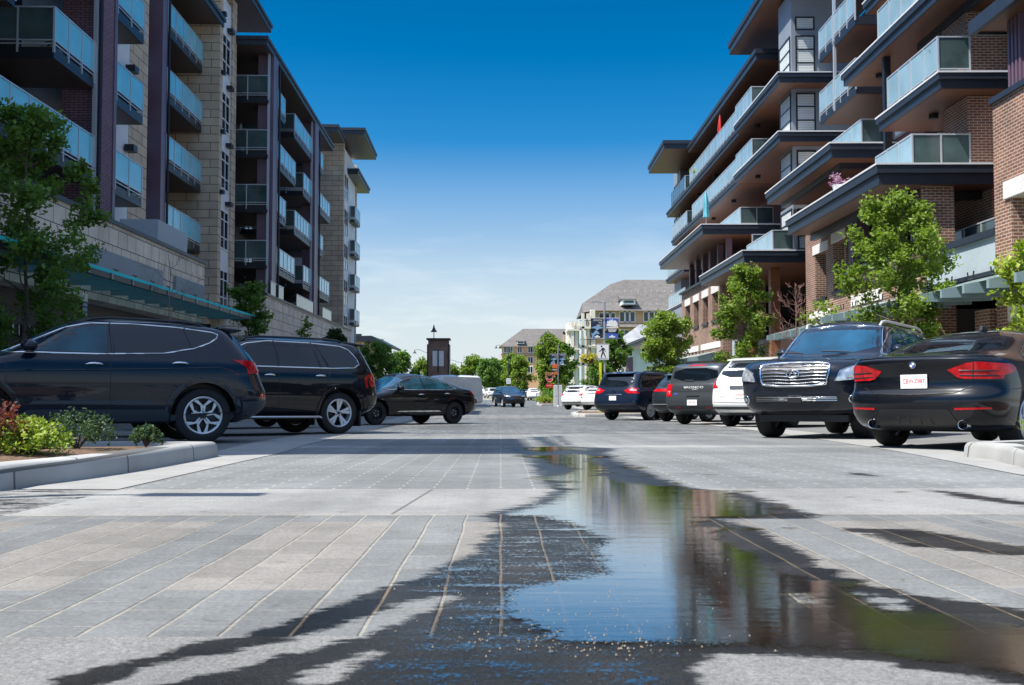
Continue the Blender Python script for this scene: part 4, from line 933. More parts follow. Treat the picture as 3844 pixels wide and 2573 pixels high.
# 5 navy SUV, front to us
def qx():
    c=Car('parked_suv','navy full size SUV facing us with chrome grille beside the glossy black coupe','paint_bluish_black',
     [(.3,.36),(.06,.5),(0,.7),(.04,.95),(.1,1.15),(.22,1.466),(.36,1.756),(.55,1.860),(1.3,1.930),(2.2,1.959),(2.6,1.965)],
     [(4.95,.36),(5.12,.42),(5.2,.52),(5.25,.64),(5.27,.78),(5.29,.90),(5.27,1.05),(5.2,1.15),(5.05,1.205),(4.7,1.25),(4.2,1.285),(3.95,1.31),(3.8,1.362),(3.55,1.570),(3.32,1.756),(3.18,1.849),(3.0,1.913),(2.8,1.953),(2.65,1.965)],
     [(.35,.86),(.45,.96),(.6,1.0),(.85,1.01),(1.0,1.01),(1.12,.99),(1.2,.955),(1.28,.92),(1.408,.88),(1.640,.80),(1.802,.73),(1.872,.64),(1.930,.45),(1.965,.15)],
     (1.24,4.31),.405,[(.35,.7),(1.1,.6),(1.75,.4),(1.97,.6)],[(.35,.75),(.8,.70),(1.05,.72),(1.2,.85),(1.33,.55),(1.80,.42),(1.97,.6)],wheel='multi',rimr=.275,TW=.28,nf=3.4,arch=.07)
    win=[(.55,1.362),(.72,1.663),(.9,1.733),(1.8,1.802),(2.7,1.802),(3.1,1.710),(3.45,1.501),(3.7,1.33),(2.4,1.30),(1.2,1.30)]
    suv_common(c,win,[[(2.42,1.30),(2.42,1.80)],[(1.35,1.3),(1.4,1.78)]],glass='glass_blue')
    c.patch('F',[(-.80,1.36),(.80,1.36),(.68,1.78),(.6,1.825),(-.6,1.825),(-.68,1.78)],'glass_blue','windscreen',off=.003,round_=1)
    c.line('F',[(-.83,1.35),(-.68,1.81),(0,1.87),(.68,1.81),(.83,1.35)],'chrome','windscreen_trim',r=.008,off=.002)
    for sg in (1,-1):
        b=MB('white'); h,_=c.hit('F',sg*.4,1.62); 
    # grille: dark backing, chrome surround, wavy bars, emblem
    gp=[(-.48,.80),(.48,.80),(.52,.90),(.55,1.10),(.50,1.14),(0,1.16),(-.50,1.14),(-.55,1.10),(-.52,.90)]
    g=c.patch('F',gp,'black','grille',off=.008,th=.02,grid=.06)[0]
    c.line('F',gp,'chrome','grille_surround',r=.018,off=.012,closed=True,parent=g,n=8,round_=1)
    for k in range(6):
        z=.845+k*.05; wv=.485+.008*k
        c.line('F',[(-wv,z+.004),(-.3,z+.012),(-.12,z),(0,z-.004),(.12,z),(.3,z+.012),(wv,z+.004)],'chrome','grille_bar',r=.008,off=.014,parent=g,round_=1)
    h,_=c.hit('F',0,.985); xx=h.x+.03
    e=MB('chrome'); e.tube([(xx,.10*math.cos(2*PI*k/24),.985+.062*math.sin(2*PI*k/24)) for k in range(24)],.011,8,closed=True)
    e.tube([(xx,-.055,.945),(xx+.006,-.022,1.012),(xx,0,1.035),(xx+.006,.022,1.012),(xx,.055,.945)],.009,8); e.build('emblem',g,smooth=60)
    for sg in (1,-1):
        c.patch('F',[(sg*a,b) for a,b in [(.62,.87),(.80,.89),(.95,.90),(.985,1.0),(.96,1.12),(.86,1.10),(.70,1.03)]],'clearlens','headlight',off=.012,th=.03,grid=.05)
        c.line('F',[(sg*a,b) for a,b in [(.62,.87),(.80,.89),(.95,.90),(.985,1.0),(.96,1.12),(.86,1.10),(.70,1.03)]],'chrome','headlight_rim',r=.007,off=.012,closed=True)
        f=c.patch('F',[(sg*.86+.075*math.cos(k*PI/8),.60+.062*math.sin(k*PI/8)) for k in range(16)],'black','fog_light',off=.008,th=.02,grid=.04)[0]
        c.line('F',[(sg*.86+.075*math.cos(k*PI/8),.60+.062*math.sin(k*PI/8)) for k in range(16)],'chrome','fog_light_ring',r=.013,off=.012,closed=True,parent=f)
        c.patch('F',[(sg*.86+.035*math.cos(k*PI/6),.60+.032*math.sin(k*PI/6)) for k in range(12)],'clearlens','fog_bulb',off=.014,th=.01,grid=.03,parent=f)
    lo=c.patch('F',[(-.62,.55),(.62,.55),(.70,.61),(.66,.66),(-.66,.66),(-.70,.61)],'black','lower_grille',off=.006,th=.02)[0]
    for z in (.58,.605,.63): c.line('F',[(-.63,z),(.63,z)],'chrome','lower_grille_bar',r=.005,off=.012,parent=lo)
    h,_=c.hit('F',0,.605); c.box(h.x-.005,h.x+.02,-.11,.11,.545,.665,'black','plate_bracket')
    c.mirror(3.25,1.40,.86,sc=(.10,.12,.10))
    c.rails([(.7,.66),(.95,.68),(1.7,.69),(2.5,.68),(2.95,.64),(3.05,.62)],'alloy',.024,.075)
    c.arch_trim(c.p,.05,.010,.38)
    seams(c,(2.42,3.6),.5,1.29); c.handle(2.6,1.13); c.handle(1.5,1.13)
    for y in (-.4,.4): 
        h,_=c.hit('F',y,1.37); MB('black').tube([h+Vector((.05,0,0)),h+Vector((.0,-.25,.02)),h+Vector((-.02,-.5,.03))],.009,6).build('wiper',c.root,smooth=60)
    c.box(4.6,4.95,-.7,.7,.26,.37,'black','underbody')
    c.place(4.42,15.0,R(270-38),5.29,0)
qx()
# generic crossover / hatch used for the smaller cars, with its own proportions
def crossover(name,label,pm,L=4.7,W=1.88,H=1.68,belt=1.1,tail=.95,gtop=.18,boxy=0,wb=2.7,ro=.95,RW=.355,hood=1.02,rails=True,wheel='multi',cat='SUV',group=None,trim=None,glass='glass_dark',clad=True,place=None,rimm='alloy',spoiler=True):
    w=W/2; b=belt; g=.34*(1-boxy)
    rear=[(.4,.28),(.14,.37),(.02,.5),(0,.62),(.02,.76),(.06,.9),(.09+.02*(1-boxy),b-.08),(.14+.04*(1-boxy),b+.04),(.2+g*.5,(b+H)/2-.03),(.24+g,H-.20),(.30+g,H-.11),(.55+g,H-.055),(1.2+g*.6,H-.02),(2.0,H-.004),(2.2,H)]
    front=[(L-.3,.25),(L-.09,.34),(L-.01,.48),(L,.64),(L-.04,.78),(L-.14,hood-.1),(L-.42,hood-.01),(L-.85,hood+.06),(L-1.15,hood+.12),(L-1.45,hood+.28),(L-1.75,(H+hood)/2+.16),(min(L-1.95,2.9),H-.07),(2.45,H-.02),(2.3,H-.003),(2.23,H)]
    t=.66+.06*boxy
    ws=[(.25,w-.12),(.34,w-.05),(.48,w-.01),(.7,w),(.9,w),(b-.08,w-.015),(b,w-.05),(b+.06,w-.09),((b+H)/2+.05,w-.2+.08*boxy),(H-.13,w-.285+.14*boxy),(H-.07,w-.34+.15*boxy),(H-.03,w-.5+.1*boxy),(H-.005,.22),(H,.1)]
    cr=[(.3,.7-.3*boxy),(.9,.62-.3*boxy),(b+.1,.5-.2*boxy),(H-.1,.36),(H,.6)]
    c=Car(name,label,pm,rear,front,ws,(ro,ro+wb),RW,cr,[(.3,1.0),(.9,.9),(hood+.15,.55),(H-.1,.42),(H,.6)],group=group,wheel=wheel,cat=cat,rim=rimm,nr=3.2+boxy*1.5)
    c.d=dict(b=b,H=H,w=w,g=g,boxy=boxy,hood=hood,L=L)
    win=[(.42+g*.8,b+.07),(.40+g,b+.18),(.5+g,H-.22),(.75+g,H-.165),(1.5,H-.125),(2.2,H-.12),(L-2.05,H-.18),(L-1.75,(H+b)/2+.06),(L-1.22,b+.03),(L-2,b+.02),(1.4,b+.02)]
    c.patch('LR',win,glass,'side_window',off=.003,th=.006,grid=.1)
    for x in (2.1,1.2+g*.4): c.line('LR',[(x,b+.02),(x+.05,H-.125)],pm,'window_pillar',r=.024,off=-.008)
    if trim: c.line('LR',win,trim,'window_trim',r=.010,off=.003,closed=True)
    c.patch('B',[(-w*.76,b+.07),(w*.76,b+.07),(w*.70-.06*(1-boxy),H-.2),(-w*.70+.06*(1-boxy),H-.2)],glass,'rear_window',off=.004,round_=1,grid=.1)
    c.patch('F',[(-w*.82,hood+.16),(w*.82,hood+.16),(w*.66,H-.13),(-w*.66,H-.13)],glass,'windscreen',off=.004,round_=1,grid=.1)
    if spoiler: MB(pm).prism([(.16+g,H-.135),(.16+g,H-.11),(.6+g,H-.05),(.6+g,H-.09)],'y',-w*.62,w*.62).build('spoiler',c.root,bevel=.01)
    c.mirror(L-1.5,b+.1,w-.08,sc=(.09,.12,.075)); seams(c,(2.12,),.42,b); c.handle(2.3,b-.12,m=pm); c.handle(1.25,b-.1,m=pm)
    if clad:
        c.arch_trim('cladding',.06,.010,.3); c.patch('B',[(-w*.9,.30),(w*.9,.30),(w*.93,.42),(w*.9,.5),(-w*.9,.5),(-w*.93,.42)],'cladding','lower_bumper',off=.01,th=.02,grid=.1)
        c.patch('LR',[(ro+.45,.27),(ro+wb-.45,.27),(ro+wb-.45,.4),(ro+.45,.4)],'cladding','sill_cladding',off=.01,th=.02,grid=.1)
    if rails: c.rails([(.75+g,w-.36+.1*boxy),(.95+g,w-.35+.1*boxy),(1.7,w-.34+.1*boxy),(2.4,w-.36+.1*boxy),(2.6,w-.38+.1*boxy)],'darkmetal',.017,.045)
    if place: c.place(*place)
    return c
def lamps_rear(c,poly,m='redlens',name='tail_light'):
    for sg in (1,-1): c.patch('B',[(sg*a,b) for a,b in poly],m,name,off=.012,th=.02,grid=.06)
def lamps_front(c,poly,m='clearlens'):
    for sg in (1,-1): c.patch('F',[(sg*a,b) for a,b in poly],m,'headlight',off=.012,th=.02,grid=.06)
def wiper(c,y0,y1,z0,z1):
    h,_=c.hit('B',y0,z0); k,_=c.hit('B',y1,z1); MB('black').tube([h+Vector((-.02,0,0)),k+Vector((-.025,0,0))],.010,6).build('rear_wiper',c.root,smooth=60)

# white crossover beside the navy SUV
c=crossover('parked_suv','white crossover with red corner lamps between the navy full size SUV and boxy charcoal SUV','paint_white',L=5.0,W=1.96,H=1.79,belt=1.16,wb=2.9,ro=1.05,RW=.385,place=(5.84,24.2,R(90-40),0,0))
lamps_rear(c,[(.66,.98),(.93,.95),(.95,1.1),(.90,1.2),(.80,1.2),(.76,1.05)]); wiper(c,.0,-.3,1.2,1.22)
c.patch('B',[(-.32,.93),(.32,.93),(.34,.99),(.32,1.02),(-.32,1.02),(-.34,.99)],'cladding','tailgate_handle',off=.014)
c.plate('B',0,.79,'CWH-8702'); text('S',.16,'badge',c.root,'chrome',loc=(c.hit('B',0,1.11)[0].x-.008,0,1.115),rot=(PI/2,0,-PI/2),ext=.006,sx=1.2)
text('S-AWD',.05,'lettering',c.root,'darkmetal',loc=(c.hit('B',.5,.78)[0].x-.008,.5,.76),rot=(PI/2,0,-PI/2),ext=.002)
c.line('B',[(-.8,.62),(0,.60),(.8,.62)],'black','bumper_seam',r=.006)
# boxy dark grey SUV
c=crossover('parked_suv','boxy charcoal SUV with upright tailgate and red light strip above its rear window','paint_grey',L=4.39,W=1.9,H=1.79,belt=1.16,boxy=1,wb=2.67,ro=.92,RW=.365,hood=1.1,spoiler=False,place=(5.35,27.8,R(90-40),0,0))
lamps_rear(c,[(.70,.80),(.905,.80),(.90,1.13),(.70,1.15)]); lamps_rear(c,[(.75,.86),(.86,.86),(.86,.95),(.75,.95)],'clearlens','reverse_light')
c.patch('B',[(-.26,1.655),(.26,1.655),(.26,1.69),(-.26,1.69)],'redlens','brake_light',off=.02); wiper(c,.0,.3,1.24,1.25)
c.plate('B',-.0,.62,'LWY-9575'); text('BRONCO',.085,'lettering',c.root,'white',loc=(c.hit('B',0,1.04)[0].x-.008,0,1.045),rot=(PI/2,0,-PI/2),ext=.003,sx=1.7); text('SPORT',.04,'lettering',c.root,'white',loc=(c.hit('B',0,1.0)[0].x-.008,-.05,.99),rot=(PI/2,0,-PI/2),ext=.003,sx=1.5)
h=c.hit('B',.5,.86)[0]; b=MB('signblue'); b.lathe([(.06,h.x-.004),(.055,h.x-.01),(.001,h.x-.01)],20,axis='x',c=(0,.55,.86)); b.xf(lambda p:(p[0],p[1],.86+(p[2]-.86)*.42)); b.build('badge',c.root,smooth=40)
c.line('B',[(-.68,.95),(.68,.95)],'darkmetal','tailgate_crease',r=.010); c.box(c.hit('B',0,.8)[0].x-.012,c.hit('B',0,.8)[0].x+.02,-.2,.2,.78,.83,'black','tailgate_handle')
b=MB('black'); b.tube([(2.2,.35,1.78),(1.95,.42,2.08)],[.012,.006],6); b.build('roof_antenna',c.root,smooth=60)
lamps_rear(c,[(.4,.46),(.55,.46),(.55,.49),(.4,.49)],'redlens','rear_reflector')
# dark slate crossover with a light bar
c=crossover('parked_suv','dark slate crossover with red light bar half hidden between navy minivan and boxy SUV','paint_slate',L=4.75,W=1.9,H=1.66,belt=1.08,wb=2.82,ro=.98,RW=.37,trim='chrome',place=(5.55,32.6,R(90-42),0,0))
c.patch('B',[(-.9,1.0),(.9,1.0),(.9,1.06),(.6,1.085),(-.6,1.085),(-.9,1.06)],'redlens','light_bar',off=.012,grid=.06); c.plate('B',0,.88); c.patch('B',[(-.86,.56),(.86,.56),(.86,.585),(-.86,.585)],'chrome','bumper_trim',off=.016)
# navy minivan
c=crossover('parked_minivan','navy minivan with large wrap around tail lights parked beside the pedestrian sign','paint_navy',L=5.08,W=1.98,H=1.79,belt=1.12,boxy=.55,wb=3.03,ro=1.07,RW=.35,hood=1.0,cat='minivan',clad=False,place=(3.98,35.5,R(90-42),0,0))
lamps_rear(c,[(.42,1.06),(.62,.96),(.97,.95),(.985,1.04),(.93,1.12),(.7,1.17)]); lamps_rear(c,[(.62,1.06),(.9,1.055),(.85,1.11),(.7,1.13)],'clearlens','reverse_light')
c.plate('B',0,.79); c.line('B',[(-.35,.92),(.35,.92)],'chrome','tailgate_trim',r=.012)
h=c.hit('B',0,1.02)[0]; b=MB('chrome'); b.tube([(h.x-.01,.07*math.cos(2*PI*k/20),1.03+.048*math.sin(2*PI*k/20)) for k in range(20)],.009,6,closed=True); b.tube([(h.x-.01,.035*math.cos(2*PI*k/16),1.045+.022*math.sin(2*PI*k/16)) for k in range(16)],.007,6,closed=True); b.build('badge',c.root,smooth=60)
text('Sienna',.07,'lettering',c.root,'chrome',loc=(c.hit('B',.6,.72)[0].x-.01,.62,.68),rot=(PI/2,0,-PI/2),ext=.003)
c.line('B',[(-.9,.58),(0,.56),(.9,.58)],'black','bumper_seam',r=.007)
# white crossover and white hatch beyond the sign
c=crossover('parked_suv','white crossover with dark lower bumper parked left of the small white hatchback','paint_white',L=4.6,W=1.86,H=1.68,belt=1.08,wb=2.69,RW=.36,place=(4.62,66.5,R(90-36),0,0))
lamps_rear(c,[(.5,.98),(.9,.92),(.92,1.06),(.75,1.1)]); c.patch('B',[(-.45,.33),(.45,.33),(.5,.45),(-.5,.45)],'alloy','skid_plate',off=.02)
c=crossover('parked_hatchback','small white hatchback parked close to the navy minivan','paint_white',L=4.3,W=1.79,H=1.47,belt=.96,tail=.85,wb=2.65,ro=.8,RW=.32,hood=.86,rails=False,clad=False,cat='hatchback',glass='glass_blue',place=(5.72,64,R(90-34),0,0))
lamps_rear(c,[(.5,.78),(.86,.80),(.88,.92),(.8,.93)])
# moving and far cars
c=crossover('driving_suv','dark blue SUV driving towards us in the middle of the street','paint_navy',L=4.85,W=1.93,H=1.73,belt=1.1,boxy=.2,wb=2.79,RW=.38,hood=1.08,glass='glass_blue',place=(1.25,80.5,R(270+14),4.85,0))
lamps_front(c,[(.45,.84),(.88,.88),(.90,1.0),(.5,.94)]); c.patch('F',[(-.45,.72),(.45,.72),(.42,.95),(-.42,.95)],'black','grille',off=.01); c.patch('F',[(-.5,.97),(.5,.97),(.5,1.0),(-.5,1.0)],'chrome','grille_bar',off=.02); c.patch('F',[(-.8,.38),(.8,.38),(.75,.58),(-.75,.58)],'black','lower_grille',off=.01); c.patch('F',[(-.85,.66),(.85,.66),(.85,.69),(-.85,.69)],'chrome','bumper_trim',off=.015)
c=crossover('driving_suv','white SUV seen from behind to the right of the dark blue driving SUV','paint_white',L=4.6,W=1.9,H=1.68,belt=1.1,boxy=.2,place=(4.4,131,R(90),0,0)); lamps_rear(c,[(.55,1.0),(.9,1.0),(.9,1.06),(.6,1.06)],'black')
c=crossover('parked_hatchback','dark blue car mostly hidden behind the white driving SUV','paint_navy',L=4.4,W=1.8,H=1.5,belt=.96,RW=.32,hood=.88,rails=False,clad=False,cat='hatchback',place=(3.6,140,R(90),0,0))
c=crossover('parked_sedan','white car farthest down the left side of the street beside the white van','paint_white',L=4.7,W=1.85,H=1.45,belt=.96,RW=.33,hood=.9,rails=False,clad=False,cat='car',spoiler=False,place=(-3.6,183,R(90),0,0)); lamps_rear(c,[(.5,.8),(.9,.8),(.9,.88),(.5,.88)])
c=crossover('parked_minivan','white minivan with red tail lamps left of the dark blue driving SUV','paint_silver_white',L=5,W=1.95,H=1.75,belt=1.1,boxy=.6,place=(-1.2,167,R(90+12),0,0)); lamps_rear(c,[(.6,.9),(.95,.9),(.95,1.02),(.6,1.0)])
c=crossover('parked_suv','dark SUV of which only the roof shows above the black sedan','paint_bluish_black',L=4.7,W=1.9,H=1.78,belt=1.12,boxy=.5,place=(-4.7,25.3,R(180+42),0,0))
for k,(x,y,t,pm,lb) in enumerate([(-7.2,195,95,'paint_silver_white','silver car parked far along the left kerb under the trees'),(6.6,84,54,'paint_white','white car behind the white crossover by the lamp post')]):
    crossover('parked_sedan',lb,pm,L=4.7,W=1.85,H=1.46,belt=.96,RW=.33,hood=.9,rails=False,clad=False,cat='car',spoiler=False,place=(x,y,R(t),0,0))
# white cargo van
def van():
    w=1.0
    c=Car('parked_van','white high roof cargo van parked behind the black sedan','paint_silver_white',
     [(.2,.35),(.05,.45),(0,.6),(.02,1.0),(.05,1.6),(.12,2.2),(.2,2.42),(.35,2.5),(1.5,2.53),(3,2.54)],
     [(5.6,.3),(5.75,.45),(5.78,.7),(5.7,.95),(5.4,1.15),(5.0,1.3),(4.7,1.6),(4.4,2.0),(4.15,2.3),(3.9,2.46),(3.5,2.52),(3.05,2.54)],
     [(.3,.9),(.45,1.0),(.9,1.02),(1.4,1.01),(2.0,.96),(2.35,.90),(2.45,.8),(2.52,.4),(2.54,.1)],(1.1,4.8),.36,[(.3,.3),(2.3,.25),(2.5,.4)],[(.3,.9),(1.2,.6),(2.4,.5)],nr=5,cat='van',wheel='steel')
    c.patch('LR',[(.35,1.0),(2.0,1.0),(2.0,2.2),(.42,2.2)],'paint_silver_white','side_panel',off=-.004,th=.01); c.line('LR',[(.35,1.0),(2.0,1.0),(2.0,2.2),(.42,2.2)],'steel','panel_seam',r=.010,closed=True)
    c.line('LR',[(.08,2.3),(2,2.36),(4,2.36)],'steel','roof_gutter',r=.02); c.patch('LR',[(3.5,1.35),(4.7,1.35),(4.3,1.95),(3.5,1.95)],'glass_dark','side_window')
    lamps_rear(c,[(.8,.9),(.96,.9),(.96,1.3),(.84,1.3)]); c.patch('B',[(-.95,.38),(.95,.38),(.95,.55),(-.95,.55)],'black','rear_bumper',off=.03)
    for x in (.7,2.1): MB('black').box(x,x+.15,-.6,.6,2.5,2.56).build('roof_bar',c.root)
    c.place(-1.95,78,R(180+40),0,0)
van()
# ------------------------------------------------------------------ ground, street, kerbs, water
def ov(pts): 
    """overview picture points -> street points"""
    return [tuple(atG(x*1.6406,y*1.6406)[:2]) for x,y in pts]
def sdist(p,poly):
    x,y=p; d=1e9; ins=False; n=len(poly)
    for i in range(n):
        x1,y1=poly[i]; x2,y2=poly[(i+1)%n]
        dx,dy=x2-x1,y2-y1; t=max(0,min(1,((x-x1)*dx+(y-y1)*dy)/(dx*dx+dy*dy+1e-12))); q=(x-x1-t*dx)**2+(y-y1-t*dy)**2
        if q<d: d=q
        if (y1>y)!=(y2>y) and x<(x2-x1)*(y-y1)/(y2-y1)+x1: ins=not ins
    d=math.sqrt(d); return d if ins else -d
# where the water stands, what it has wetted, and the dry tyre tracks through it
FILM=[ov([(1180,1026),(1300,1023),(1350,1029),(1240,1035)]),
      ov([(1215,1043),(1340,1036),(1392,1050),(1412,1075),(1400,1095),(1480,1105),(1570,1118),(1700,1130),(1800,1162),(1815,1180),(1640,1190),(1640,1215),(1720,1270),(1820,1315),(1920,1352),(2080,1400),(2343,1440),(2500,1475),(2500,1560),(2250,1535),(2000,1490),(1700,1482),(1550,1478),(1300,1474),(1165,1410),(1160,1362),(1260,1335),(1390,1320),(1365,1262),(1400,1240),(1310,1203),(1250,1186),(1160,1182),(1270,1150),(1310,1122),(1265,1112),(1240,1090),(1300,1075),(1220,1056)])]
WET=[ov([(1205,1000),(1250,1000),(1290,1022),(1250,1024)]),ov([(1262,996),(1285,998),(1310,1020),(1290,1020)]),
     ov([(1160,1024),(1300,1021),(1420,1028),(1390,1038),(1430,1060),(1570,1116),(1700,1128),(1860,1176),(1900,1180),(1850,1190),(1660,1190),(1780,1230),(1900,1300),(1990,1340),(2120,1365),(2343,1395),(2500,1420),(2500,1590),(2250,1560),(1950,1515),(1650,1500),(1590,1530),(1640,1600),(30,1600),(160,1548),(420,1478),(545,1455),(640,1425),(800,1375),(860,1352),(960,1320),(1075,1265),(1110,1225),(1150,1205),(1095,1182),(1200,1155),(1265,1125),(1235,1098),(1215,1070),(1205,1050)]),
     ov([(1905,1208),(2090,1213),(2343,1250),(2450,1270),(2343,1276),(2200,1262),(2080,1250)]),ov([(2110,1120),(2200,1128),(2420,1160),(2343,1160),(2180,1138)]),ov([(1935,1082),(2000,1086),(2010,1092),(1950,1088)]),ov([(2240,1385),(2343,1400),(2420,1420),(2300,1402)])]
DRY=[ov([(1045,1362),(1022,1378),(860,1450),(620,1508),(360,1575),(150,1600),(330,1535),(580,1485),(800,1430),(940,1382)]),ov([(860,1497),(800,1530),(760,1568),(690,1568),(760,1520)]),ov([(1662,1507),(1900,1528),(2180,1568),(2240,1600),(1630,1600),(1600,1545)]),ov([(1980,1362),(2060,1378),(2085,1402),(2040,1398)]),ov([(1810,1362),(1850,1360),(1880,1385),(1830,1385)])]
SHEEN=[ov([(905,1330),(960,1318),(1090,1255),(1165,1190),(1320,1205),(1400,1240),(1390,1320),(1260,1345),(1150,1380),(1180,1440),(1300,1474),(1600,1480),(1560,1545),(1500,1600),(700,1600),(830,1520),(1000,1420),(1035,1370),(960,1360)]),ov([(1250,1035),(1390,1040),(1560,1115),(1480,1108),(1380,1085)])]
def wetness(x,y):
    f=max(sdist((x,y),p) for p in FILM); w_=max(sdist((x,y),p) for p in WET); d=max(sdist((x,y),p) for p in DRY)
    s=1/(.05+.035*y)    # softness grows with distance so far edges stay as crisp in the picture
    f=max(f*s,min(max(sdist((x,y),p) for p in SHEEN)*s*.35-.28,-.17))
    return max(-1,min(1,min(f,-d*s))),max(-1,min(1,min(w_,-d)*s))
def streetmat():
    m=bpy.data.materials.new('street_paving'); m.use_nodes=True; nt=m.node_tree; b=nt.nodes['Principled BSDF']
    tc=N(nt,'TexCoord'); sp=N(nt,'SeparateXYZ'); nt.links.new(tc.outputs['Object'],sp.inputs[0]); X,Y=sp.outputs[0],sp.outputs[1]
    def noise(sc,det=4,rough=.55,dist=0):
        n=N(nt,'TexNoise'); n.inputs['Scale'].default_value=sc; n.inputs['Detail'].default_value=det; n.inputs['Roughness'].default_value=rough; nt.links.new(tc.outputs['Object'],n.inputs['Vector']); return n.outputs[0]
    def brick(ux,uy,bw,bh,ms,off=.5,sm=.1):
        cb=N(nt,'CombineXYZ'); nt.links.new(ux,cb.inputs[0]); nt.links.new(uy,cb.inputs[1]); t=N(nt,'TexBrick'); t.offset=off; t.inputs['Scale'].default_value=1
        t.inputs['Brick Width'].default_value=bw; t.inputs['Row Height'].default_value=bh; t.inputs['Mortar Size'].default_value=ms; t.inputs['Mortar Smooth'].default_value=sm; t.inputs['Bias'].default_value=0
        t.inputs['Color1'].default_value=(.9,.9,.9,1); t.inputs['Color2'].default_value=(1.08,1.08,1.08,1); t.inputs['Mortar'].default_value=(1,1,1,1)
        nt.links.new(cb.outputs[0],t.inputs['Vector']); return t
    def rng(v,a,b_,c=0,d=1):
        r=N(nt,'MapRange'); r.inputs[1].default_value=a; r.inputs[2].default_value=b_; r.inputs[3].default_value=c; r.inputs[4].default_value=d; nt.links.new(v,r.inputs[0]); return r.outputs[0]
    def band(a,b_): return Mth(nt,'MULTIPLY',Mth(nt,'GREATER_THAN',Y,a),Mth(nt,'LESS_THAN',Y,b_))
    wob=Mth(nt,'MULTIPLY_ADD',noise(2.2,2),.02,-.01)
    Xw=Mth(nt,'ADD',X,wob); Yw=Mth(nt,'ADD',Y,wob)
    # small pavers
    t1=brick(Xw,Yw,.40,.11,.006); small=MixC(nt,1,(.175,.182,.180),t1.outputs['Color'],'MULTIPLY')
    t1b=brick(Xw,Yw,.40,.11,.006)
    cbh=Mth(nt,'FRACT',Mth(nt,'DIVIDE',Yw,.11)); rowj=Mth(nt,'GREATER_THAN',Mth(nt,'ABSOLUTE',Mth(nt,'SUBTRACT',cbh,.5)),.44)
    jm=Mth(nt,'MULTIPLY',t1.outputs['Fac'],Mth(nt,'SUBTRACT',1,Mth(nt,'MULTIPLY',rowj,.85)))
    small=MixC(nt,Mth(nt,'MULTIPLY',jm,.75),small,(.38,.36,.32)); small=MixC(nt,Mth(nt,'MULTIPLY',rowj,.25),small,(.12,.12,.12))
    # large pavers of the near band
    t2=brick(Yw,Xw,.285,.152,.0048,.37,.2); rj2=Mth(nt,'GREATER_THAN',Mth(nt,'ABSOLUTE',Mth(nt,'SUBTRACT',Mth(nt,'FRACT',Mth(nt,'DIVIDE',Xw,.152)),.5)),.455); jm2=Mth(nt,'MULTIPLY',Mth(nt,'MULTIPLY',t2.outputs['Fac'],Mth(nt,'MULTIPLY_ADD',rj2,.4,.6)),rng(noise(14,5,.7),.25,.6,.35,1))
    
    colid=Mth(nt,'FLOOR',Mth(nt,'DIVIDE',Xw,.152)); grp=Mth(nt,'FLOORED_MODULO',Mth(nt,'ADD',colid,1),5); isb=Mth(nt,'LESS_THAN',grp,2.5)
    yid=Mth(nt,'ADD',Mth(nt,'MULTIPLY',colid,.02),Y); inb=Mth(nt,'MULTIPLY',Mth(nt,'GREATER_THAN',Y,2.72),Mth(nt,'LESS_THAN',Y,4.3)); isb=Mth(nt,'MULTIPLY',isb,inb)
    big=MixC(nt,isb,(.158,.163,.161),(.205,.192,.174)); pv=N(nt,'TexWhiteNoise'); pv.noise_dimensions='2D'; pc=N(nt,'CombineXYZ'); nt.links.new(Mth(nt,'FLOOR',Mth(nt,'DIVIDE',Mth(nt,'MULTIPLY_ADD',colid,.1054,Y),.285)),pc.inputs[0]); nt.links.new(colid,pc.inputs[1]); nt.links.new(pc.outputs[0],pv.inputs['Vector']); big=MixC(nt,1,big,rng(pv.outputs[0],0,1,.86,1.1),'MULTIPLY'); joint_shade=Mth(nt,'GREATER_THAN',Mth(nt,'ABSOLUTE',Mth(nt,'SUBTRACT',Mth(nt,'FRACT',Mth(nt,'DIVIDE',Mth(nt,'ADD',Xw,.0062),.152)),.5)),.482); big=MixC(nt,Mth(nt,'MULTIPLY',joint_shade,rng(noise(6,4,.7),.3,.6,.2,.8)),big,(.06,.06,.058)); big=MixC(nt,Mth(nt,'MULTIPLY',jm2,.9),big,(.30,.275,.225))  # thin shadow line beside each long joint is painted dark
    # concrete bands and the coarse near apron
    con=MixC(nt,rng(noise(1.3,6),.35,.65),(.215,.215,.207),(.265,.262,.25)); vx=Mth(nt,'ABSOLUTE',Mth(nt,'ADD',Mth(nt,'ADD',X,.82),Mth(nt,'MULTIPLY',Y,-.07))); con=MixC(nt,Mth(nt,'LESS_THAN',vx,.008),con,(.12,.11,.10))
    ap=MixC(nt,rng(noise(120,3,.7),.40,.66),(.165,.164,.158),(.255,.25,.238))
    f_ap=Mth(nt,'LESS_THAN',Y,2.18); f_big=band(2.18,4.58)
    f_con=Mth(nt,'ADD',band(4.58,5.95),Mth(nt,'ADD',band(11.9,12.5),Mth(nt,'ADD',band(19.3,20.1),band(41,47))),clamp=True)
    edge=Mth(nt,'ADD',band(4.545,4.585),band(5.93,5.96),clamp=True)
    col=MixC(nt,f_con,small,con); col=MixC(nt,f_big,col,big); col=MixC(nt,f_ap,col,ap); col=MixC(nt,Mth(nt,'MULTIPLY',edge,rng(noise(30,3),.3,.6,.3,.9)),col,(.31,.285,.235))
    # large soft stains and fine grain
    col=MixC(nt,1,col,rng(noise(.45,5,.6),.3,.7,.70,1.15),'MULTIPLY'); col=MixC(nt,1,col,rng(noise(75,3,.6),.3,.7,.78,1.2),'MULTIPLY'); col=MixC(nt,1,col,rng(noise(9,4,.6),.3,.7,.92,1.08),'MULTIPLY')
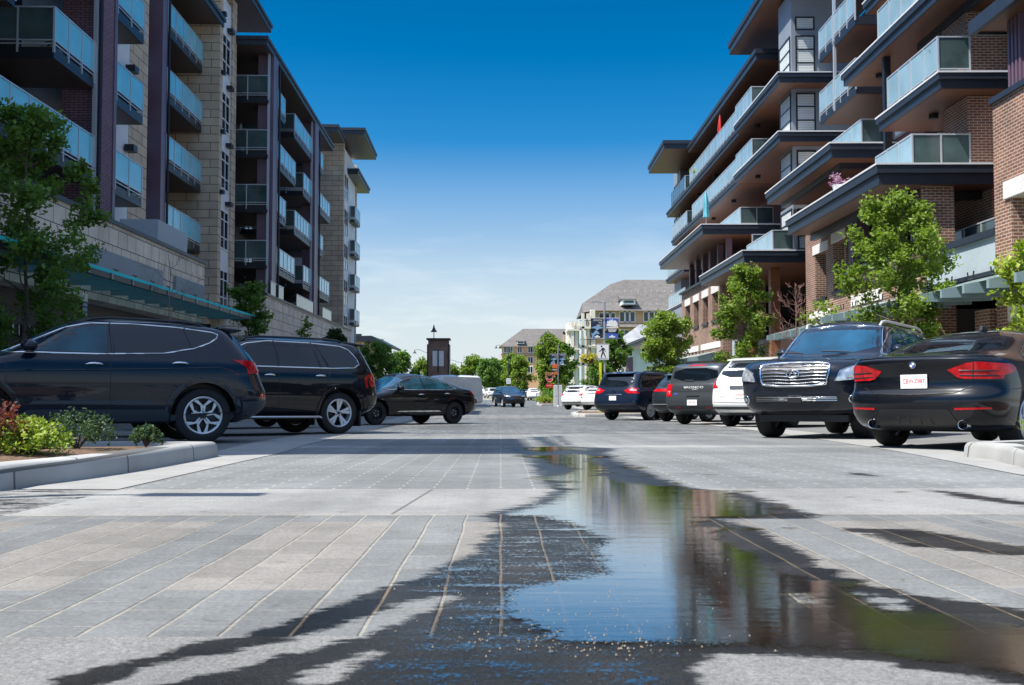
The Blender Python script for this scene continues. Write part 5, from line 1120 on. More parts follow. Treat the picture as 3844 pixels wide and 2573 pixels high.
    tm=N(nt,'Mapping'); tm.inputs['Scale'].default_value=(2.2,.12,1); tm.inputs['Rotation'].default_value=(0,0,.05); nt.links.new(tc.outputs['Object'],tm.inputs[0]); tn=N(nt,'TexNoise'); tn.inputs['Scale'].default_value=1.3; tn.inputs['Detail'].default_value=4; nt.links.new(tm.outputs[0],tn.inputs['Vector'])
    col=MixC(nt,1,col,rng(tn.outputs[0],.35,.65,.86,1.08),'MULTIPLY'); drip=Mth(nt,'MULTIPLY',rng(noise(5.5,2,.5),.70,.76),.55); col=MixC(nt,drip,col,(.05,.05,.05))
    aw=N(nt,'Attribute'); aw.attribute_name='wet'; brk=Mth(nt,'SUBTRACT',noise(7,8,.7),.5); brk2=Mth(nt,'SUBTRACT',noise(60,4,.7),.5)
    st=N(nt,'Mapping'); st.inputs['Scale'].default_value=(1.5,11,1); nt.links.new(tc.outputs['Object'],st.inputs[0]); sn=N(nt,'TexNoise'); sn.inputs['Scale'].default_value=1.6; sn.inputs['Detail'].default_value=6; sn.inputs['Roughness'].default_value=.7; nt.links.new(st.outputs[0],sn.inputs['Vector'])
    wv=Mth(nt,'ADD',aw.outputs['Fac'],Mth(nt,'ADD',Mth(nt,'MULTIPLY',brk,.9),Mth(nt,'ADD',Mth(nt,'MULTIPLY',brk2,.5),Mth(nt,'MULTIPLY',Mth(nt,'SUBTRACT',sn.outputs[0],.5),1.5))))
    wet=rng(wv,-.06,.16)
    wetcol=MixC(nt,1,col,MixC(nt,rng(noise(3,6,.65),.3,.7),(.06,.06,.063),(.15,.145,.14)),'MULTIPLY'); wetcol=MixC(nt,Mth(nt,'MULTIPLY',jm2,Mth(nt,'MULTIPLY',f_big,.6)),wetcol,(.16,.12,.075))
    cj=Mth(nt,'MULTIPLY',Mth(nt,'MULTIPLY',t2.outputs['Fac'],Mth(nt,'SUBTRACT',1,rj2)),f_big); wetcol=MixC(nt,Mth(nt,'MULTIPLY',cj,.85),wetcol,(.004,.004,.005)); wetcol=MixC(nt,f_big,wetcol,MixC(nt,1,wetcol,rng(pv.outputs[0],0,1,.5,1.7),'MULTIPLY'))
    speck=Mth(nt,'GREATER_THAN',noise(170,2,.5),.71); wetcol=MixC(nt,Mth(nt,'MULTIPLY',speck,.55),wetcol,(.22,.19,.15))
    asl=N(nt,'Attribute'); asl.attribute_name='silt'; wetcol=MixC(nt,Mth(nt,'MULTIPLY',rng(asl.outputs['Fac'],.05,.9),rng(noise(5,6,.7),.3,.6,.3,1)),wetcol,(.062,.050,.034)); fin=MixC(nt,wet,col,wetcol); nt.links.new(fin,b.inputs['Base Color'])
    nt.links.new(Mth(nt,'ADD',Mth(nt,'MULTIPLY_ADD',wet,-.55,.88),Mth(nt,'MULTIPLY',Mth(nt,'MULTIPLY',wet,f_big),Mth(nt,'MULTIPLY_ADD',pv.outputs[0],.3,-.15))),b.inputs['Roughness']); nt.links.new(Mth(nt,'MULTIPLY_ADD',wet,-.27,.4),b.inputs['Specular IOR Level'])
    hgt=Mth(nt,'ADD',Mth(nt,'MULTIPLY',noise(80,4,.75),Mth(nt,'ADD',Mth(nt,'MULTIPLY',wet,.5),Mth(nt,'MULTIPLY_ADD',f_ap,.8,.35))),Mth(nt,'MULTIPLY',Mth(nt,'SUBTRACT',1,Mth(nt,'MULTIPLY',t2.outputs['Fac'],f_big)),.5))
    bp=N(nt,'Bump'); bp.inputs['Strength'].default_value=.75; bp.inputs['Distance'].default_value=.008; nt.links.new(hgt,bp.inputs['Height']); nt.links.new(bp.outputs[0],b.inputs['Normal'])
    return m
def watermat():
    m=bpy.data.materials.new('standing_water'); m.use_nodes=True; nt=m.node_tree; out=nt.nodes['Material Output']; nt.nodes.remove(nt.nodes['Principled BSDF'])
    tc=N(nt,'TexCoord'); a=N(nt,'Attribute'); a.attribute_name='film'
    def noise(sc,scale=(1,1,1),det=5,r=.6):
        mp=N(nt,'Mapping'); mp.inputs['Scale'].default_value=scale; nt.links.new(tc.outputs['Object'],mp.inputs[0]); n=N(nt,'TexNoise'); n.inputs['Scale'].default_value=sc; n.inputs['Detail'].default_value=det; n.inputs['Roughness'].default_value=r; nt.links.new(mp.outputs[0],n.inputs['Vector']); return n.outputs[0]
    sq=N(nt,'SeparateXYZ'); nt.links.new(tc.outputs['Object'],sq.inputs[0]); rg=N(nt,'MapRange'); rg.inputs[1].default_value=.55; rg.inputs[2].default_value=1.0; nt.links.new(sq.outputs[0],rg.inputs[0]); rgt=rg.outputs[0]
    v=Mth(nt,'ADD',Mth(nt,'SUBTRACT',a.outputs['Fac'],Mth(nt,'MULTIPLY',rgt,Mth(nt,'MULTIPLY_ADD',noise(2.6,(1,1.8,1),3,.55),5,-2.35))),Mth(nt,'ADD',Mth(nt,'ADD',Mth(nt,'MULTIPLY',Mth(nt,'SUBTRACT',noise(9,det=8,r=.7),.5),.8),Mth(nt,'MULTIPLY',Mth(nt,'SUBTRACT',noise(95,(1,1,1),3,.7),.5),1.5)),Mth(nt,'MULTIPLY',Mth(nt,'SUBTRACT',noise(2,(1.5,9,1)),.5),1.0)))
    sp=N(nt,'SeparateXYZ'); nt.links.new(tc.outputs['Object'],sp.inputs[0]); far=N(nt,'MapRange'); far.inputs[1].default_value=5.7; far.inputs[2].default_value=6.2; nt.links.new(sp.outputs[1],far.inputs[0])
    v=Mth(nt,'SUBTRACT',v,Mth(nt,'MULTIPLY',far.outputs[0],Mth(nt,'MULTIPLY_ADD',noise(1.1,(.5,2.2,1),3,.5),2.4,-1.05)))
    r=N(nt,'MapRange'); r.inputs[1].default_value=-.10; r.inputs[2].default_value=.10; nt.links.new(v,r.inputs[0])
    bp=N(nt,'Bump'); bp.inputs['Strength'].default_value=.038; bp.inputs['Distance'].default_value=.01
    nt.links.new(Mth(nt,'ADD',noise(14,(.6,2.6,1)),Mth(nt,'ADD',Mth(nt,'MULTIPLY',noise(60,(1,2,1)),.15),Mth(nt,'MULTIPLY',noise(3.5,(.5,2.5,1),2,.4),1.6))),bp.inputs['Height'])
    rr_=N(nt,'MapRange'); rr_.inputs[1].default_value=.5; rr_.inputs[2].default_value=1.2; rr_.inputs[3].default_value=.015; rr_.inputs[4].default_value=.2; sx_=N(nt,'SeparateXYZ'); nt.links.new(tc.outputs['Object'],sx_.inputs[0]); nt.links.new(Mth(nt,'SUBTRACT',sx_.outputs[0],Mth(nt,'MULTIPLY',Mth(nt,'SUBTRACT',sx_.outputs[1],2),.16)),rr_.inputs[0])
    g=N(nt,'BsdfGlossy'); nt.links.new(rr_.outputs[0],g.inputs['Roughness']); nt.links.new(bp.outputs[0],g.inputs['Normal'])
    t=N(nt,'BsdfTransparent'); t.inputs['Color'].default_value=(.86,.80,.72,1); fr=N(nt,'Fresnel'); fr.inputs['IOR'].default_value=1.7; nt.links.new(bp.outputs[0],fr.inputs['Normal'])
    mx=N(nt,'MixShader'); nt.links.new(Mth(nt,'MULTIPLY',fr.outputs[0],Mth(nt,'MULTIPLY_ADD',rr_.outputs[0],-5.5,2.1),clamp=True),mx.inputs[0]); nt.links.new(t.outputs[0],mx.inputs[1]); nt.links.new(g.outputs[0],mx.inputs[2])
    t2=N(nt,'BsdfTransparent'); m2=N(nt,'MixShader'); nt.links.new(r.outputs[0],m2.inputs[0]); nt.links.new(t2.outputs[0],m2.inputs[1]); nt.links.new(mx.outputs[0],m2.inputs[2]); nt.links.new(m2.outputs[0],out.inputs['Surface'])
    return m
M['street']=streetmat(); M['water']=watermat()
M['asphalt']=mat('worn_asphalt',(.165,.165,.162),.9,nscale=.8,namt=.12,bump=.5,bscale=120)
M['farground']=mat('far_ground',(.22,.21,.17),.95,nscale=.05,namt=.15)
M['gutter']=mat('pale_concrete_gutter',(.27,.267,.252),.85,nscale=3,namt=.12,bump=.3,bscale=80)
M['sidewalk']=mat('concrete_sidewalk',(.33,.33,.32),.85,nscale=2,namt=.12)
M['mulch']=mat('bark_mulch',(.14,.085,.05),.95,nscale=25,namt=.5,bump=1,bscale=60)
def ylist(y0,y1):
    out=[y0]; 
    while out[-1]<y1: out.append(min(y1,out[-1]+max(.25,abs(out[-1])*.04)))
    return out
def strip(name,xl,xr,y0,y1,dz,m,n=1,ys=None):
    """a sheet lying on the street between the lines xl(y) and xr(y)"""
    ys=ys or ylist(y0,y1); mb=MB(m); vs=[(xl(y)+(xr(y)-xl(y))*k/n,y,gz(y)+dz) for y in ys for k in range(n+1)]
    mb.add(vs,[(i*(n+1)+k,i*(n+1)+k+1,(i+1)*(n+1)+k+1,(i+1)*(n+1)+k) for i in range(len(ys)-1) for k in range(n)])
    return tag(mb.build(name),kind='structure')
strip('ground',lambda y:-500,lambda y:500,-40,1200,-.02,'farground',8)
strip('parking_surface',lambda y:-9.3,lambda y:10.6,-6,140,-.006,'asphalt',6)
GR=[(-6,3.55),(5.5,3.6),(7,3.68),(10.5,4.25),(14.2,4.7),(20,5.3),(30,5.9),(45,5.0),(60,5.4),(90,5.9),(140,6.2)]; GL=[(-6,-2.2),(5,-2.25),(10.5,-2.3),(13,-2.5),(18,-2.7),(30,-3.1),(60,-3.9),(140,-6)]
def lin(tab): return lambda y: lerp(tab,y)
# the street itself, finely divided where the water lies
ys=[1.2]
while ys[-1]<18: ys.append(ys[-1]+max(.022,ys[-1]*.011))
xs=[-3.2+7.7*k/150 for k in range(151)]
def finesheet(name,dz,m,x0f,x1f,cols,attr):
    mb=MB(m); vs=[];wv=[];sv=[]
    for y in ys:
        a,b=x0f(y),x1f(y)
        for k in range(cols+1):
            x=a+(b-a)*k/cols; vs.append((x,y,gz(y)+dz)); f,w_=wetness(x,y); wv.append(f if attr=='film' else w_); sv.append(f*max(0,min(1,(x-.15)*2)) if f>0 else 0)
    mb.add(vs,[(i*(cols+1)+k,i*(cols+1)+k+1,(i+1)*(cols+1)+k+1,(i+1)*(cols+1)+k) for i in range(len(ys)-1) for k in range(cols)])
    o=mb.build(name); at=o.data.attributes.new(attr,'FLOAT','POINT'); at.data.foreach_set('value',wv)
    if attr=='wet': at=o.data.attributes.new('silt','FLOAT','POINT'); at.data.foreach_set('value',sv)
    return tag(o,kind='structure')
finesheet('street',.002,'street',lin(GL),lin(GR),130,'wet')
strip('far_street',lin(GL),lin(GR),ys[-1],140,.002,'street',2)
strip('near_street',lambda y:-9,lambda y:9,-6,1.2,.002,'street',2)
strip('crossing_left',lambda y:-9,lin(GL),1.2,5.93,.002,'street',2); strip('crossing_right',lin(GR),lambda y:9,1.2,5.6,.002,'street',2)
w_=finesheet('water',.0065,'water',lambda y:-.9 if y>4 else -1.6,lambda y:min(3.4,1.6+.2*y),110,'film'); w_.name='water'
strip('gutter',lambda y:lerp(GR,y),lambda y:lerp(GR,y)+.12+.05*min(y,14),5.6,140,.006,'gutter'); strip('gutter',lambda y:lerp(GL,y)-.36-.035*min(y,14),lambda y:lerp(GL,y),5.931,140,.006,'gutter')
# pavements either side
def walk(name,x0,x1,y0,y1,zt=.14):
    mb=MB('sidewalk'); q=ylist(y0,y1); vs=[]
    for y in q: vs+=[(x0,y,gz(y)-.1),(x0,y,gz(y)+zt),(x1,y,gz(y)+zt),(x1,y,gz(y)-.1)]
    mb.add(vs,[(4*i+k,4*i+k+1,4*i+5+k,4*i+4+k) for i in range(len(q)-1) for k in range(3)]+[(0,1,2,3)])
    return tag(mb.build(name),kind='structure')
walk('pavement',-14,-8.9,-5,110); walk('pavement',10.2,17,-5,110)
def island(name,front,back,m='mulch',h=.15,wd=.22):
    """kerbed planting island: front = line of the kerb foot (street side), back = closing points"""
    poly=front+back; n=len(poly); cx=sum(p[0] for p in poly)/n; cy=sum(p[1] for p in poly)/n
    def inset(i,d):
        a=Vector(poly[i-1]);b=Vector(poly[i]);c=Vector(poly[(i+1)%n]); e1=(b-a).normalized();e2=(c-b).normalized(); n1=Vector((-e1.y,e1.x));n2=Vector((-e2.y,e2.x)); k=(n1+n2)
        k=k/max(.4,k.length_squared/2); s=1 if (Vector((cx,cy))-b).dot(k)>0 else -1
        return b+k*(d*s)
    rings=[]
    for d,z in ((0,-.02),(.012,h*.7),(.03,h*.93),(.055,h),(wd,h),(wd+.01,h-.05)):
        rings.append([(*inset(i,d),gz(poly[i][1])+z) for i in range(n)])
    mb=MB('concrete'); mb.add([q for r in rings for q in r],[(i*n+k,i*n+(k+1)%n,(i+1)*n+(k+1)%n,(i+1)*n+k) for i in range(len(rings)-1) for k in range(n)])
    o=mb.build(name,smooth=50); tag(o,kind='structure')
    bed=MB(m); r=[(x,y,z+.01) for x,y,z in rings[-1]]; c=(cx,cy,gz(cy)+h+.02); bed.add(r+[c],[(i,(i+1)%n,n) for i in range(n)]); tag(bed.build('planting_bed'),kind='structure')
    return o
front=[tuple(atG(x/2.091,1150+y/2.091)[:2]) for x,y in [(1715,1183),(1550,1215),(1300,1262),(1000,1315),(700,1360),(480,1390),(250,1418),(0,1455)]]
fx,fy=front[-1]
front=chaikin(front,1)
island('kerb',front,[(fx-.25,fy-.25),(fx-.8,fy-.55),(fx-2.5,fy-.8),(-8.8,fy-.8),(-8.8,8.6),(-6.2,9.3),(-3.4,front[0][1]+.25)])
fr2=[tuple(atG(x*1.6406,y*1.6406)[:2]) for x,y in [(2267,1053),(2300,1062),(2343,1073),(2420,1088)]]
island('kerb',fr2[::-1],[(fr2[0][0]-.02,fr2[0][1]+.5),(fr2[0][0]+1.2,fr2[0][1]+1.3),(9.5,fr2[0][1]+2.3),(9.5,fr2[-1][1]-.8),(6,fr2[-1][1]-.7)])
g0=atY(1545*1.6406,925*1.6406,33).x
isl=[(3.1,38.6),(3.6,37.8),(4.3,38.4)]
island('kerb',[(3.3,47),(3.2,43.5),(3.6,42.6),(4.3,42.8)],[(10.2,47),(10.2,50),(4,52)],h=.15)
island('kerb',[(3.6,100),(3.3,92),(3.7,90),(4.5,90.5)],[(9,94),(9,112),(4.5,112)],h=.15)
# ------------------------------------------------------------------ plants
def leafmat(name,c1,c2,trans=.35):
    m=bpy.data.materials.new(name); m.use_nodes=True; nt=m.node_tree; b=nt.nodes['Principled BSDF']; out=nt.nodes['Material Output']
    ge=N(nt,'NewGeometry'); tc=N(nt,'TexCoord'); n=N(nt,'TexNoise'); n.inputs['Scale'].default_value=1.3; n.inputs['Detail'].default_value=3; nt.links.new(tc.outputs['Object'],n.inputs['Vector'])
    f=Mth(nt,'ADD',Mth(nt,'MULTIPLY',ge.outputs['Random Per Island'],.7),Mth(nt,'MULTIPLY',n.outputs[0],.5),clamp=True)
    f=Mth(nt,'MULTIPLY_ADD',f,1.3,-.25,clamp=True); col=MixC(nt,f,c1,c2); nt.links.new(col,b.inputs['Base Color']); b.inputs['Roughness'].default_value=.5; b.inputs['Specular IOR Level'].default_value=.35
    t=N(nt,'BsdfTranslucent'); c2_=MixC(nt,1,col,(1.25,1.3,.5),'MULTIPLY'); nt.links.new(c2_,t.inputs['Color']); mx=N(nt,'MixShader'); mx.inputs[0].default_value=trans
    nt.links.new(b.outputs[0],mx.inputs[1]); nt.links.new(t.outputs[0],mx.inputs[2]); nt.links.new(mx.outputs[0],out.inputs['Surface'])
    M[name]=m
leafmat('leaf_green',(.085,.15,.02),(.24,.34,.06),.45); leafmat('leaf_deep',(.055,.12,.025),(.16,.28,.06),.45); leafmat('leaf_lime',(.13,.20,.02),(.33,.42,.05)); leafmat('leaf_red',(.12,.03,.03),(.30,.09,.07)); leafmat('leaf_juniper',(.03,.06,.025),(.07,.13,.05)); leafmat('leaf_yellow',(.35,.33,.02),(.62,.55,.04)); leafmat('petal_pink',(.30,.12,.08),(.62,.36,.24)); leafmat('leaf_dry',(.16,.11,.07),(.30,.24,.15)); leafmat('petal_violet',(.25,.06,.25),(.55,.4,.55)); leafmat('grass_blade',(.06,.12,.02),(.2,.3,.05))
M['twig']=mat('bare_twig',(.27,.15,.125),.9)
def leaves(mb,c,r,n,size,rnd,m,flat=.5):
    """n folded leaf faces in a clump"""
    for _ in range(n):
        d=Vector((rnd.gauss(0,1),rnd.gauss(0,1),rnd.gauss(0,.75))); d=d.normalized()*r*rnd.random()**.5; p=Vector(c)+d
        s=size*rnd.uniform(.65,1.25); a=rnd.uniform(0,2*PI); nr=Vector((rnd.gauss(0,.55),rnd.gauss(0,.55),1)).normalized() if rnd.random()<flat else Vector((rnd.gauss(0,1),rnd.gauss(0,1),rnd.gauss(0,1))).normalized()
        x=nr.cross(Vector((math.cos(a),math.sin(a),.2))); x=x.normalized() if x.length>1e-5 else Vector((1,0,0)); y=nr.cross(x); k=nr*(s*.18)
        mb.add([p-x*s*.5,p+y*s*.36-k,p+x*s*.55-k*.6,p-y*s*.36-k],[(0,1,2),(0,2,3)],m)
def branchy(mb,p,d,L,r,depth,rnd,tips,m,spread=.6,up=.25,kids=3):
    d=d.normalized(); q=[p]; rr=[r]; n=4; cur=p
    for i in range(n):
        d=(d+Vector((rnd.gauss(0,.10),rnd.gauss(0,.10),rnd.gauss(0,.05)+up*.16))).normalized(); cur=cur+d*(L/n); q.append(cur); rr.append(max(.004,r*(1-.7*(i+1)/n)))
    mb.tube(q,rr,6 if r>.03 else 4,m,cap=False)
    if depth<=0: tips+=[(q[2],d),(q[3],d),(q[4],d)]; return
    for k in range(kids):
        i=rnd.choice((1,2,3,4)) if k else 4; a=rnd.uniform(0,2*PI); side=d.orthogonal().normalized(); side=Matrix.Rotation(a,3,d)@side
        branchy(mb,q[i],d+side*spread+Vector((0,0,up)),L*rnd.uniform(.5,.75),rr[i]*.7,depth-1,rnd,tips,m,spread,up,kids)
    tips.append((q[3],d))
def tree(name,label,x,y,H,cr,seed=1,leaf='leaf_green',size=.14,per=16,clump=.28,base=.25,limbs=9,depth=1,group=None,bark='bark',cat='tree',shape='egg',lean=0,dens=1.0,r0=.07,zb=None,kids=3):
    """trunk and limbs as one mesh, the crown of leaf faces as another"""
    rnd=random.Random(seed); z0=gz(y)+.1 if zb is None else zb; t=thing(name,label,cat,(x,y,z0),group=group); w=MB(bark); tips=[]
    pts=[];P0=Vector((0,0,0)); n=8
    for i in range(n+1): pts.append(Vector((lean*H*(i/n)**1.5+rnd.gauss(0,.02)*H*.3*(i>0),rnd.gauss(0,.02)*H*.3*(i>0),H*.96*i/n)))
    w.tube(pts,[max(.008,r0*(1-.9*i/n)) for i in range(n+1)],8)
    for k in range(limbs):
        f=base+(1-base)*(k+rnd.random()*.8)/limbs*.96; i=min(n-1,int(f*n)); p=pts[i].lerp(pts[i+1],f*n-i); g=(f-base)/(1-base)
        rad={'egg':cr*(math.sin(PI*min(1,g*.72+.24))**.8),'cone':cr*(1.02-g*.92),'round':cr*math.sqrt(max(.08,1-(2*g-.9)**2))}[shape]*rnd.uniform(.72,1.12)
        a=k*2.4+rnd.uniform(-.4,.4); el=rnd.uniform(.15,.7)
        branchy(w,p,Vector((math.cos(a),math.sin(a),el)),max(.2,rad*.72),r0*.42*(1-.6*g),depth,rnd,tips,bark,spread=.75,kids=kids)
    tips.append((pts[-1],Vector((0,0,1)))); tips.append((pts[-2],Vector((0,0,1))))
    w.build('trunk',t,smooth=60)
    if leaf:
        c=MB(leaf)
        for p,d in tips: leaves(c,p+Vector((rnd.gauss(0,.05),rnd.gauss(0,.05),rnd.gauss(0,.05))),clump*rnd.uniform(.75,1.35),int(per*rnd.uniform(.8,2.0)*dens),size*1.12,rnd,leaf)
        c.build('crown',t)
    return t
tree('street_tree','tall dark green maple in front of the left glass canopy at the picture edge',-9.7,20.3,6.7,1.65,3,'leaf_deep',.105,30,.22,base=.16,limbs=30,depth=1,r0=.06)
tree('street_tree','slim young maple by the stone corner of the left podium',-10.1,40,5.5,1.15,8,'leaf_deep',.17,13,.26,base=.3,limbs=14,r0=.05)
tree('street_tree','thin sapling with a few leaf tufts in front of the left podium sign band',-10.2,52,5.0,.5,5,'leaf_deep',.2,9,.22,base=.55,limbs=6,depth=0,r0=.035)
tree('bare_tree','bare many stemmed bush with thin twigs under the left canopy',-9.3,28,4.9,1.1,17,None,base=.2,limbs=12,depth=2,r0=.04,bark='twig')
tree('pine_tree','small dark pine in front of the far end of the left podium',-10.0,60.5,4.9,1.35,9,'leaf_juniper',.22,30,.33,base=.25,limbs=16,r0=.06,shape='cone')
tree('street_tree','large bright green maple in front of the brick wall behind the navy full size SUV',10.95,27.2,6.45,1.6,21,'leaf_green',.11,34,.25,base=.2,limbs=30,depth=1,r0=.065)
tree('street_tree','narrow bright green maple in front of the brick building between boxy SUV and white crossover',11.1,45,6.9,1.45,33,'leaf_green',.14,28,.28,base=.16,limbs=26,depth=1,r0=.06)
tree('bare_tree','bare reddish tree with dense upright twigs right of the narrow bright maple',11.3,38,5.3,1.2,41,None,base=.1,limbs=26,depth=2,r0=.04,bark='twig',kids=4)
tree('shrub','loose light green shrub at the foot of the bare reddish tree',11.6,35.5,4.2,1.0,43,'leaf_green',.13,6,.35,base=.1,limbs=12,depth=1,r0=.03,cat='shrub')
tree('street_tree','yellowish young tree at the right edge of the picture beside the brick pier',11.75,21.6,4.2,1.0,52,'leaf_lime',.14,14,.25,base=.3,limbs=14,r0=.05)
tree('street_tree','rounded green tree in front of the grey roofed pavilion',10.7,64,6.3,1.6,61,'leaf_green',.2,24,.42,base=.14,limbs=26,depth=1,r0=.08,shape='round')
tree('street_tree','dark green tree just right of the pedestrian sign',8.9,78,6.1,1.3,63,'leaf_deep',.22,20,.4,base=.12,limbs=20,r0=.07)
tree('shrub','low green bush below the yellow hanging basket',7.3,74,3.4,1.2,64,'leaf_deep',.2,20,.35,base=.1,limbs=14,r0=.05,cat='shrub')
tree('street_tree','full green tree behind the far banner pole',5.2,106,7.2,1.65,71,'leaf_green',.28,24,.55,base=.14,limbs=26,r0=.1,shape='round')
tree('street_tree','narrower green tree touching the right side of the far banner pole',7.0,110,6.5,1.5,72,'leaf_deep',.28,20,.5,base=.15,limbs=16,r0=.09)
for k,(px,Y,H,cr,lf,lb) in enumerate([(1772,215,8.2,2.9,'leaf_green','first round tree of the far row, right of the white van'),(1838,205,7.4,2.6,'leaf_deep','second tree of the far row, above the white minivan'),(1880,212,7.2,2.6,'leaf_green','third tree of the far row, left of the speed sign'),(1942,190,7.4,2.9,'leaf_green','fourth and broadest tree of the far row, in front of the tan house')]):
    p=atY(px,1450,Y); tree('street_tree',lb,p.x,Y,H,cr,80+k,lf,.42,22,.8,base=.12,limbs=22,r0=.12,shape='round',group='row of far street trees')
for k,(px,Y,H,cr,lf,lb) in enumerate([(1425,92,5.6,2.0,'leaf_deep','dark tree above the roof of the hidden SUV behind the black sedan'),(1505,100,4.9,1.5,'leaf_deep','dark leafy tree between hidden SUV and brick tower'),(1590,120,5.0,1.3,'leaf_green','light green tree directly left of the brick tower'),(1700,130,4.4,1.0,'leaf_green','small green tree just right of the brick tower')]):
    p=atY(px,1450,Y); tree('street_tree',lb,p.x,Y,H,cr,90+k,lf,.26,18,.5,base=.12,limbs=18,r0=.08,shape='round')
# planting by the kerbs
def shrub(name,label,x,y,r,h,lf,n,size,seed,z=.13,spiky=False,group=None,cat='shrub'):
    rnd=random.Random(seed); t=thing(name,label,cat,(x,y,gz(y)+z),group=group); w=MB('bark'); c=MB(lf)
    for k in range(n):
        a=rnd.uniform(0,2*PI); q=rnd.random()**.6; e=Vector((r*q*math.cos(a),r*q*math.sin(a),h*rnd.uniform(.35,1)*(1-.45*q*q)))
        if k<14: w.tube([(0,0,0),tuple(e*.5+Vector((0,0,.03))),tuple(e)],[.010,.006,.003],4)
        if spiky:
            d=Vector((math.cos(a)*q,math.sin(a)*q,rnd.uniform(.5,1.3))).normalized(); L=rnd.uniform(.6,1)*h; s=d.cross(Vector((0,0,1))).normalized()*size; b=Vector((rnd.gauss(0,.04),rnd.gauss(0,.04),0))
            c.add([b-s,b+s,b+d*L*.6+s*.8,b+d*L+Vector((0,0,-.05)),b+d*L*.6-s*.8],[(0,1,2,4),(4,2,3)])
        else: leaves(c,e,r*.2,11,size,rnd,lf,flat=.4)
    w.build('stem',t,smooth=60); c.build('foliage',t); return t
def pg(px,py): p=atG(px,py); return p.x,p.y
IS=lambda x: x
shrub('shrub','reddish barberry bush at the left end of the kerbed planting bed',-3.72,7.15,.32,.46,'leaf_red',150,.035,1)
shrub('shrub','bright lime green bush in the kerbed planting bed beside the barberry',-3.45,7.3,.30,.27,'leaf_lime',170,.035,2)
shrub('shrub','dark green juniper in the middle of the kerbed planting bed',-3.5,8.3,.30,.33,'leaf_juniper',120,.03,3)
shrub('shrub','small green juniper sprig nearest the tip of the left kerb',-3.2,9.05,.15,.19,'leaf_juniper',60,.03,4)
shrub('shrub','second lime green bush behind the bright one near the left kerb',-3.95,8.0,.28,.28,'leaf_lime',110,.035,5)
shrub('ornamental_grass','spiky yellow green grass tuft on the right kerb beside the black coupe',5.18,9.5,.25,.42,'leaf_lime',150,.006,6,spiky=True,cat='grass tuft')
shrub('shrub','green bush on the far right kerb under the banner pole',4.15,95,.8,.8,'leaf_lime',90,.16,7)
shrub('flower_bush','tall leafy flower bed in front of the cream balconies',6.2,100,2.4,1.5,'leaf_deep',200,.22,8,cat='flower bed')

# ------------------------------------------------------------------ street lamps, banners, signs
def hpole(name,label,px,Y,ytop,cat='lamp post',r=.055,m='steel',group=None):
    p=atY(px,ytop,Y); z0=gz(Y); t=thing(name,label,cat,(p.x,Y,z0),group=group); b=MB(m); b.tube([(0,0,0),(0,0,.6),(0,0,p.z-z0)],[r*1.15,r,r*.8],12); b.lathe([(r*2.2,0),(r*2.2,.06),(r*1.3,.12)],12); b.build('pole',t,smooth=50); return t,p.z-z0
def banner(t,side,z0,z1,w,kind):
    s=1 if side>0 else -1; b=MB(['navy']); n=8
    for k in range(n):
        za,zb=z0+(z1-z0)*k/n,z0+(z1-z0)*(k+1)/n
    vs=[];
    for i in range(9):
        for j in range(2): vs.append((s*(.08+w*j),.02*math.sin(i*.9)*(j+.3),z0+(z1-z0)*i/8))
    b.add(vs,[(2*i,2*i+1,2*i+3,2*i+2) for i in range(8)],'navy'); o=b.build('banner',t); md=o.modifiers.new('cloth','SOLIDIFY'); md.thickness=.008
    a=MB('alu'); a.tube([(0,0,z1),(s*(w+.14),0,z1)],.018,6); a.tube([(0,0,z0),(s*(w+.14),0,z0)],.018,6); a.build('banner_arm',t,smooth=60)
    def pic(poly,m,dy=-.035): q=MB(m); q.add([(s*.08+(w*x if s>0 else -w*(1-x)),dy,z0+(z1-z0)*z) for x,z in poly],[tuple(range(len(poly)))]); q.build('print',o)
    xm=s*(.08+w/2); H=z1-z0
    if kind=='sport':
        for k,s_ in enumerate(('LEADING','THE','WAY!')): text(s_,H*.115,'lettering',o,'white',loc=(xm+w*.45,-.036,z1-H*(.10+.13*k)),rot=(PI/2,0,0),ext=.001,align='RIGHT',sx=.95)
        pic([(.05,.55),(.35,.60),(.6,.63),(.8,.58),(.98,.56),(.95,.50),(.7,.47),(.55,.42),(.45,.40),(.35,.50),(.1,.50)],'skyprint'); pic([(.35,.40),(.55,.37),(.7,.26),(.68,.20),(.45,.24),(.3,.16),(.15,.02),(.05,.02),(.1,.14),(.02,.24),(.2,.26),(.3,.34)],'skyprint',-.037)
        pic([(.28,.04),(.3,.10),(.42,.12),(.52,.18),(.62,.12),(.74,.10),(.75,.04)],'white',-.039)
    else:
        pic([(0,.55),(0,1),(1,1),(1,.55)],'signblue'); pic([(.05,.60),(.02,.68),(.1,.75),(.05,.85),(.25,.86),(.3,.95),(.4,.86),(.5,.97),(.58,.86),(.75,.9),(.9,.8),(.98,.66),(.8,.6)],'white',-.037); pic([(0,.55),(1,.62),(1,.5),(0,.5)],'cream',-.037)
        for k in range(3): pic([(.12+.04*k,.44-.06*k),(.12+.04*k,.47-.06*k),(.88-.05*k,.47-.06*k),(.88-.05*k,.44-.06*k)],'white',-.037)
        pic([(0,0),(0,.26),(.5,.26),(1,.22),(1,0)],'signblue',-.0365); pic([(.22,.04),(.24,.10),(.38,.12),(.48,.18),(.58,.12),(.74,.10),(.75,.04)],'white',-.039)
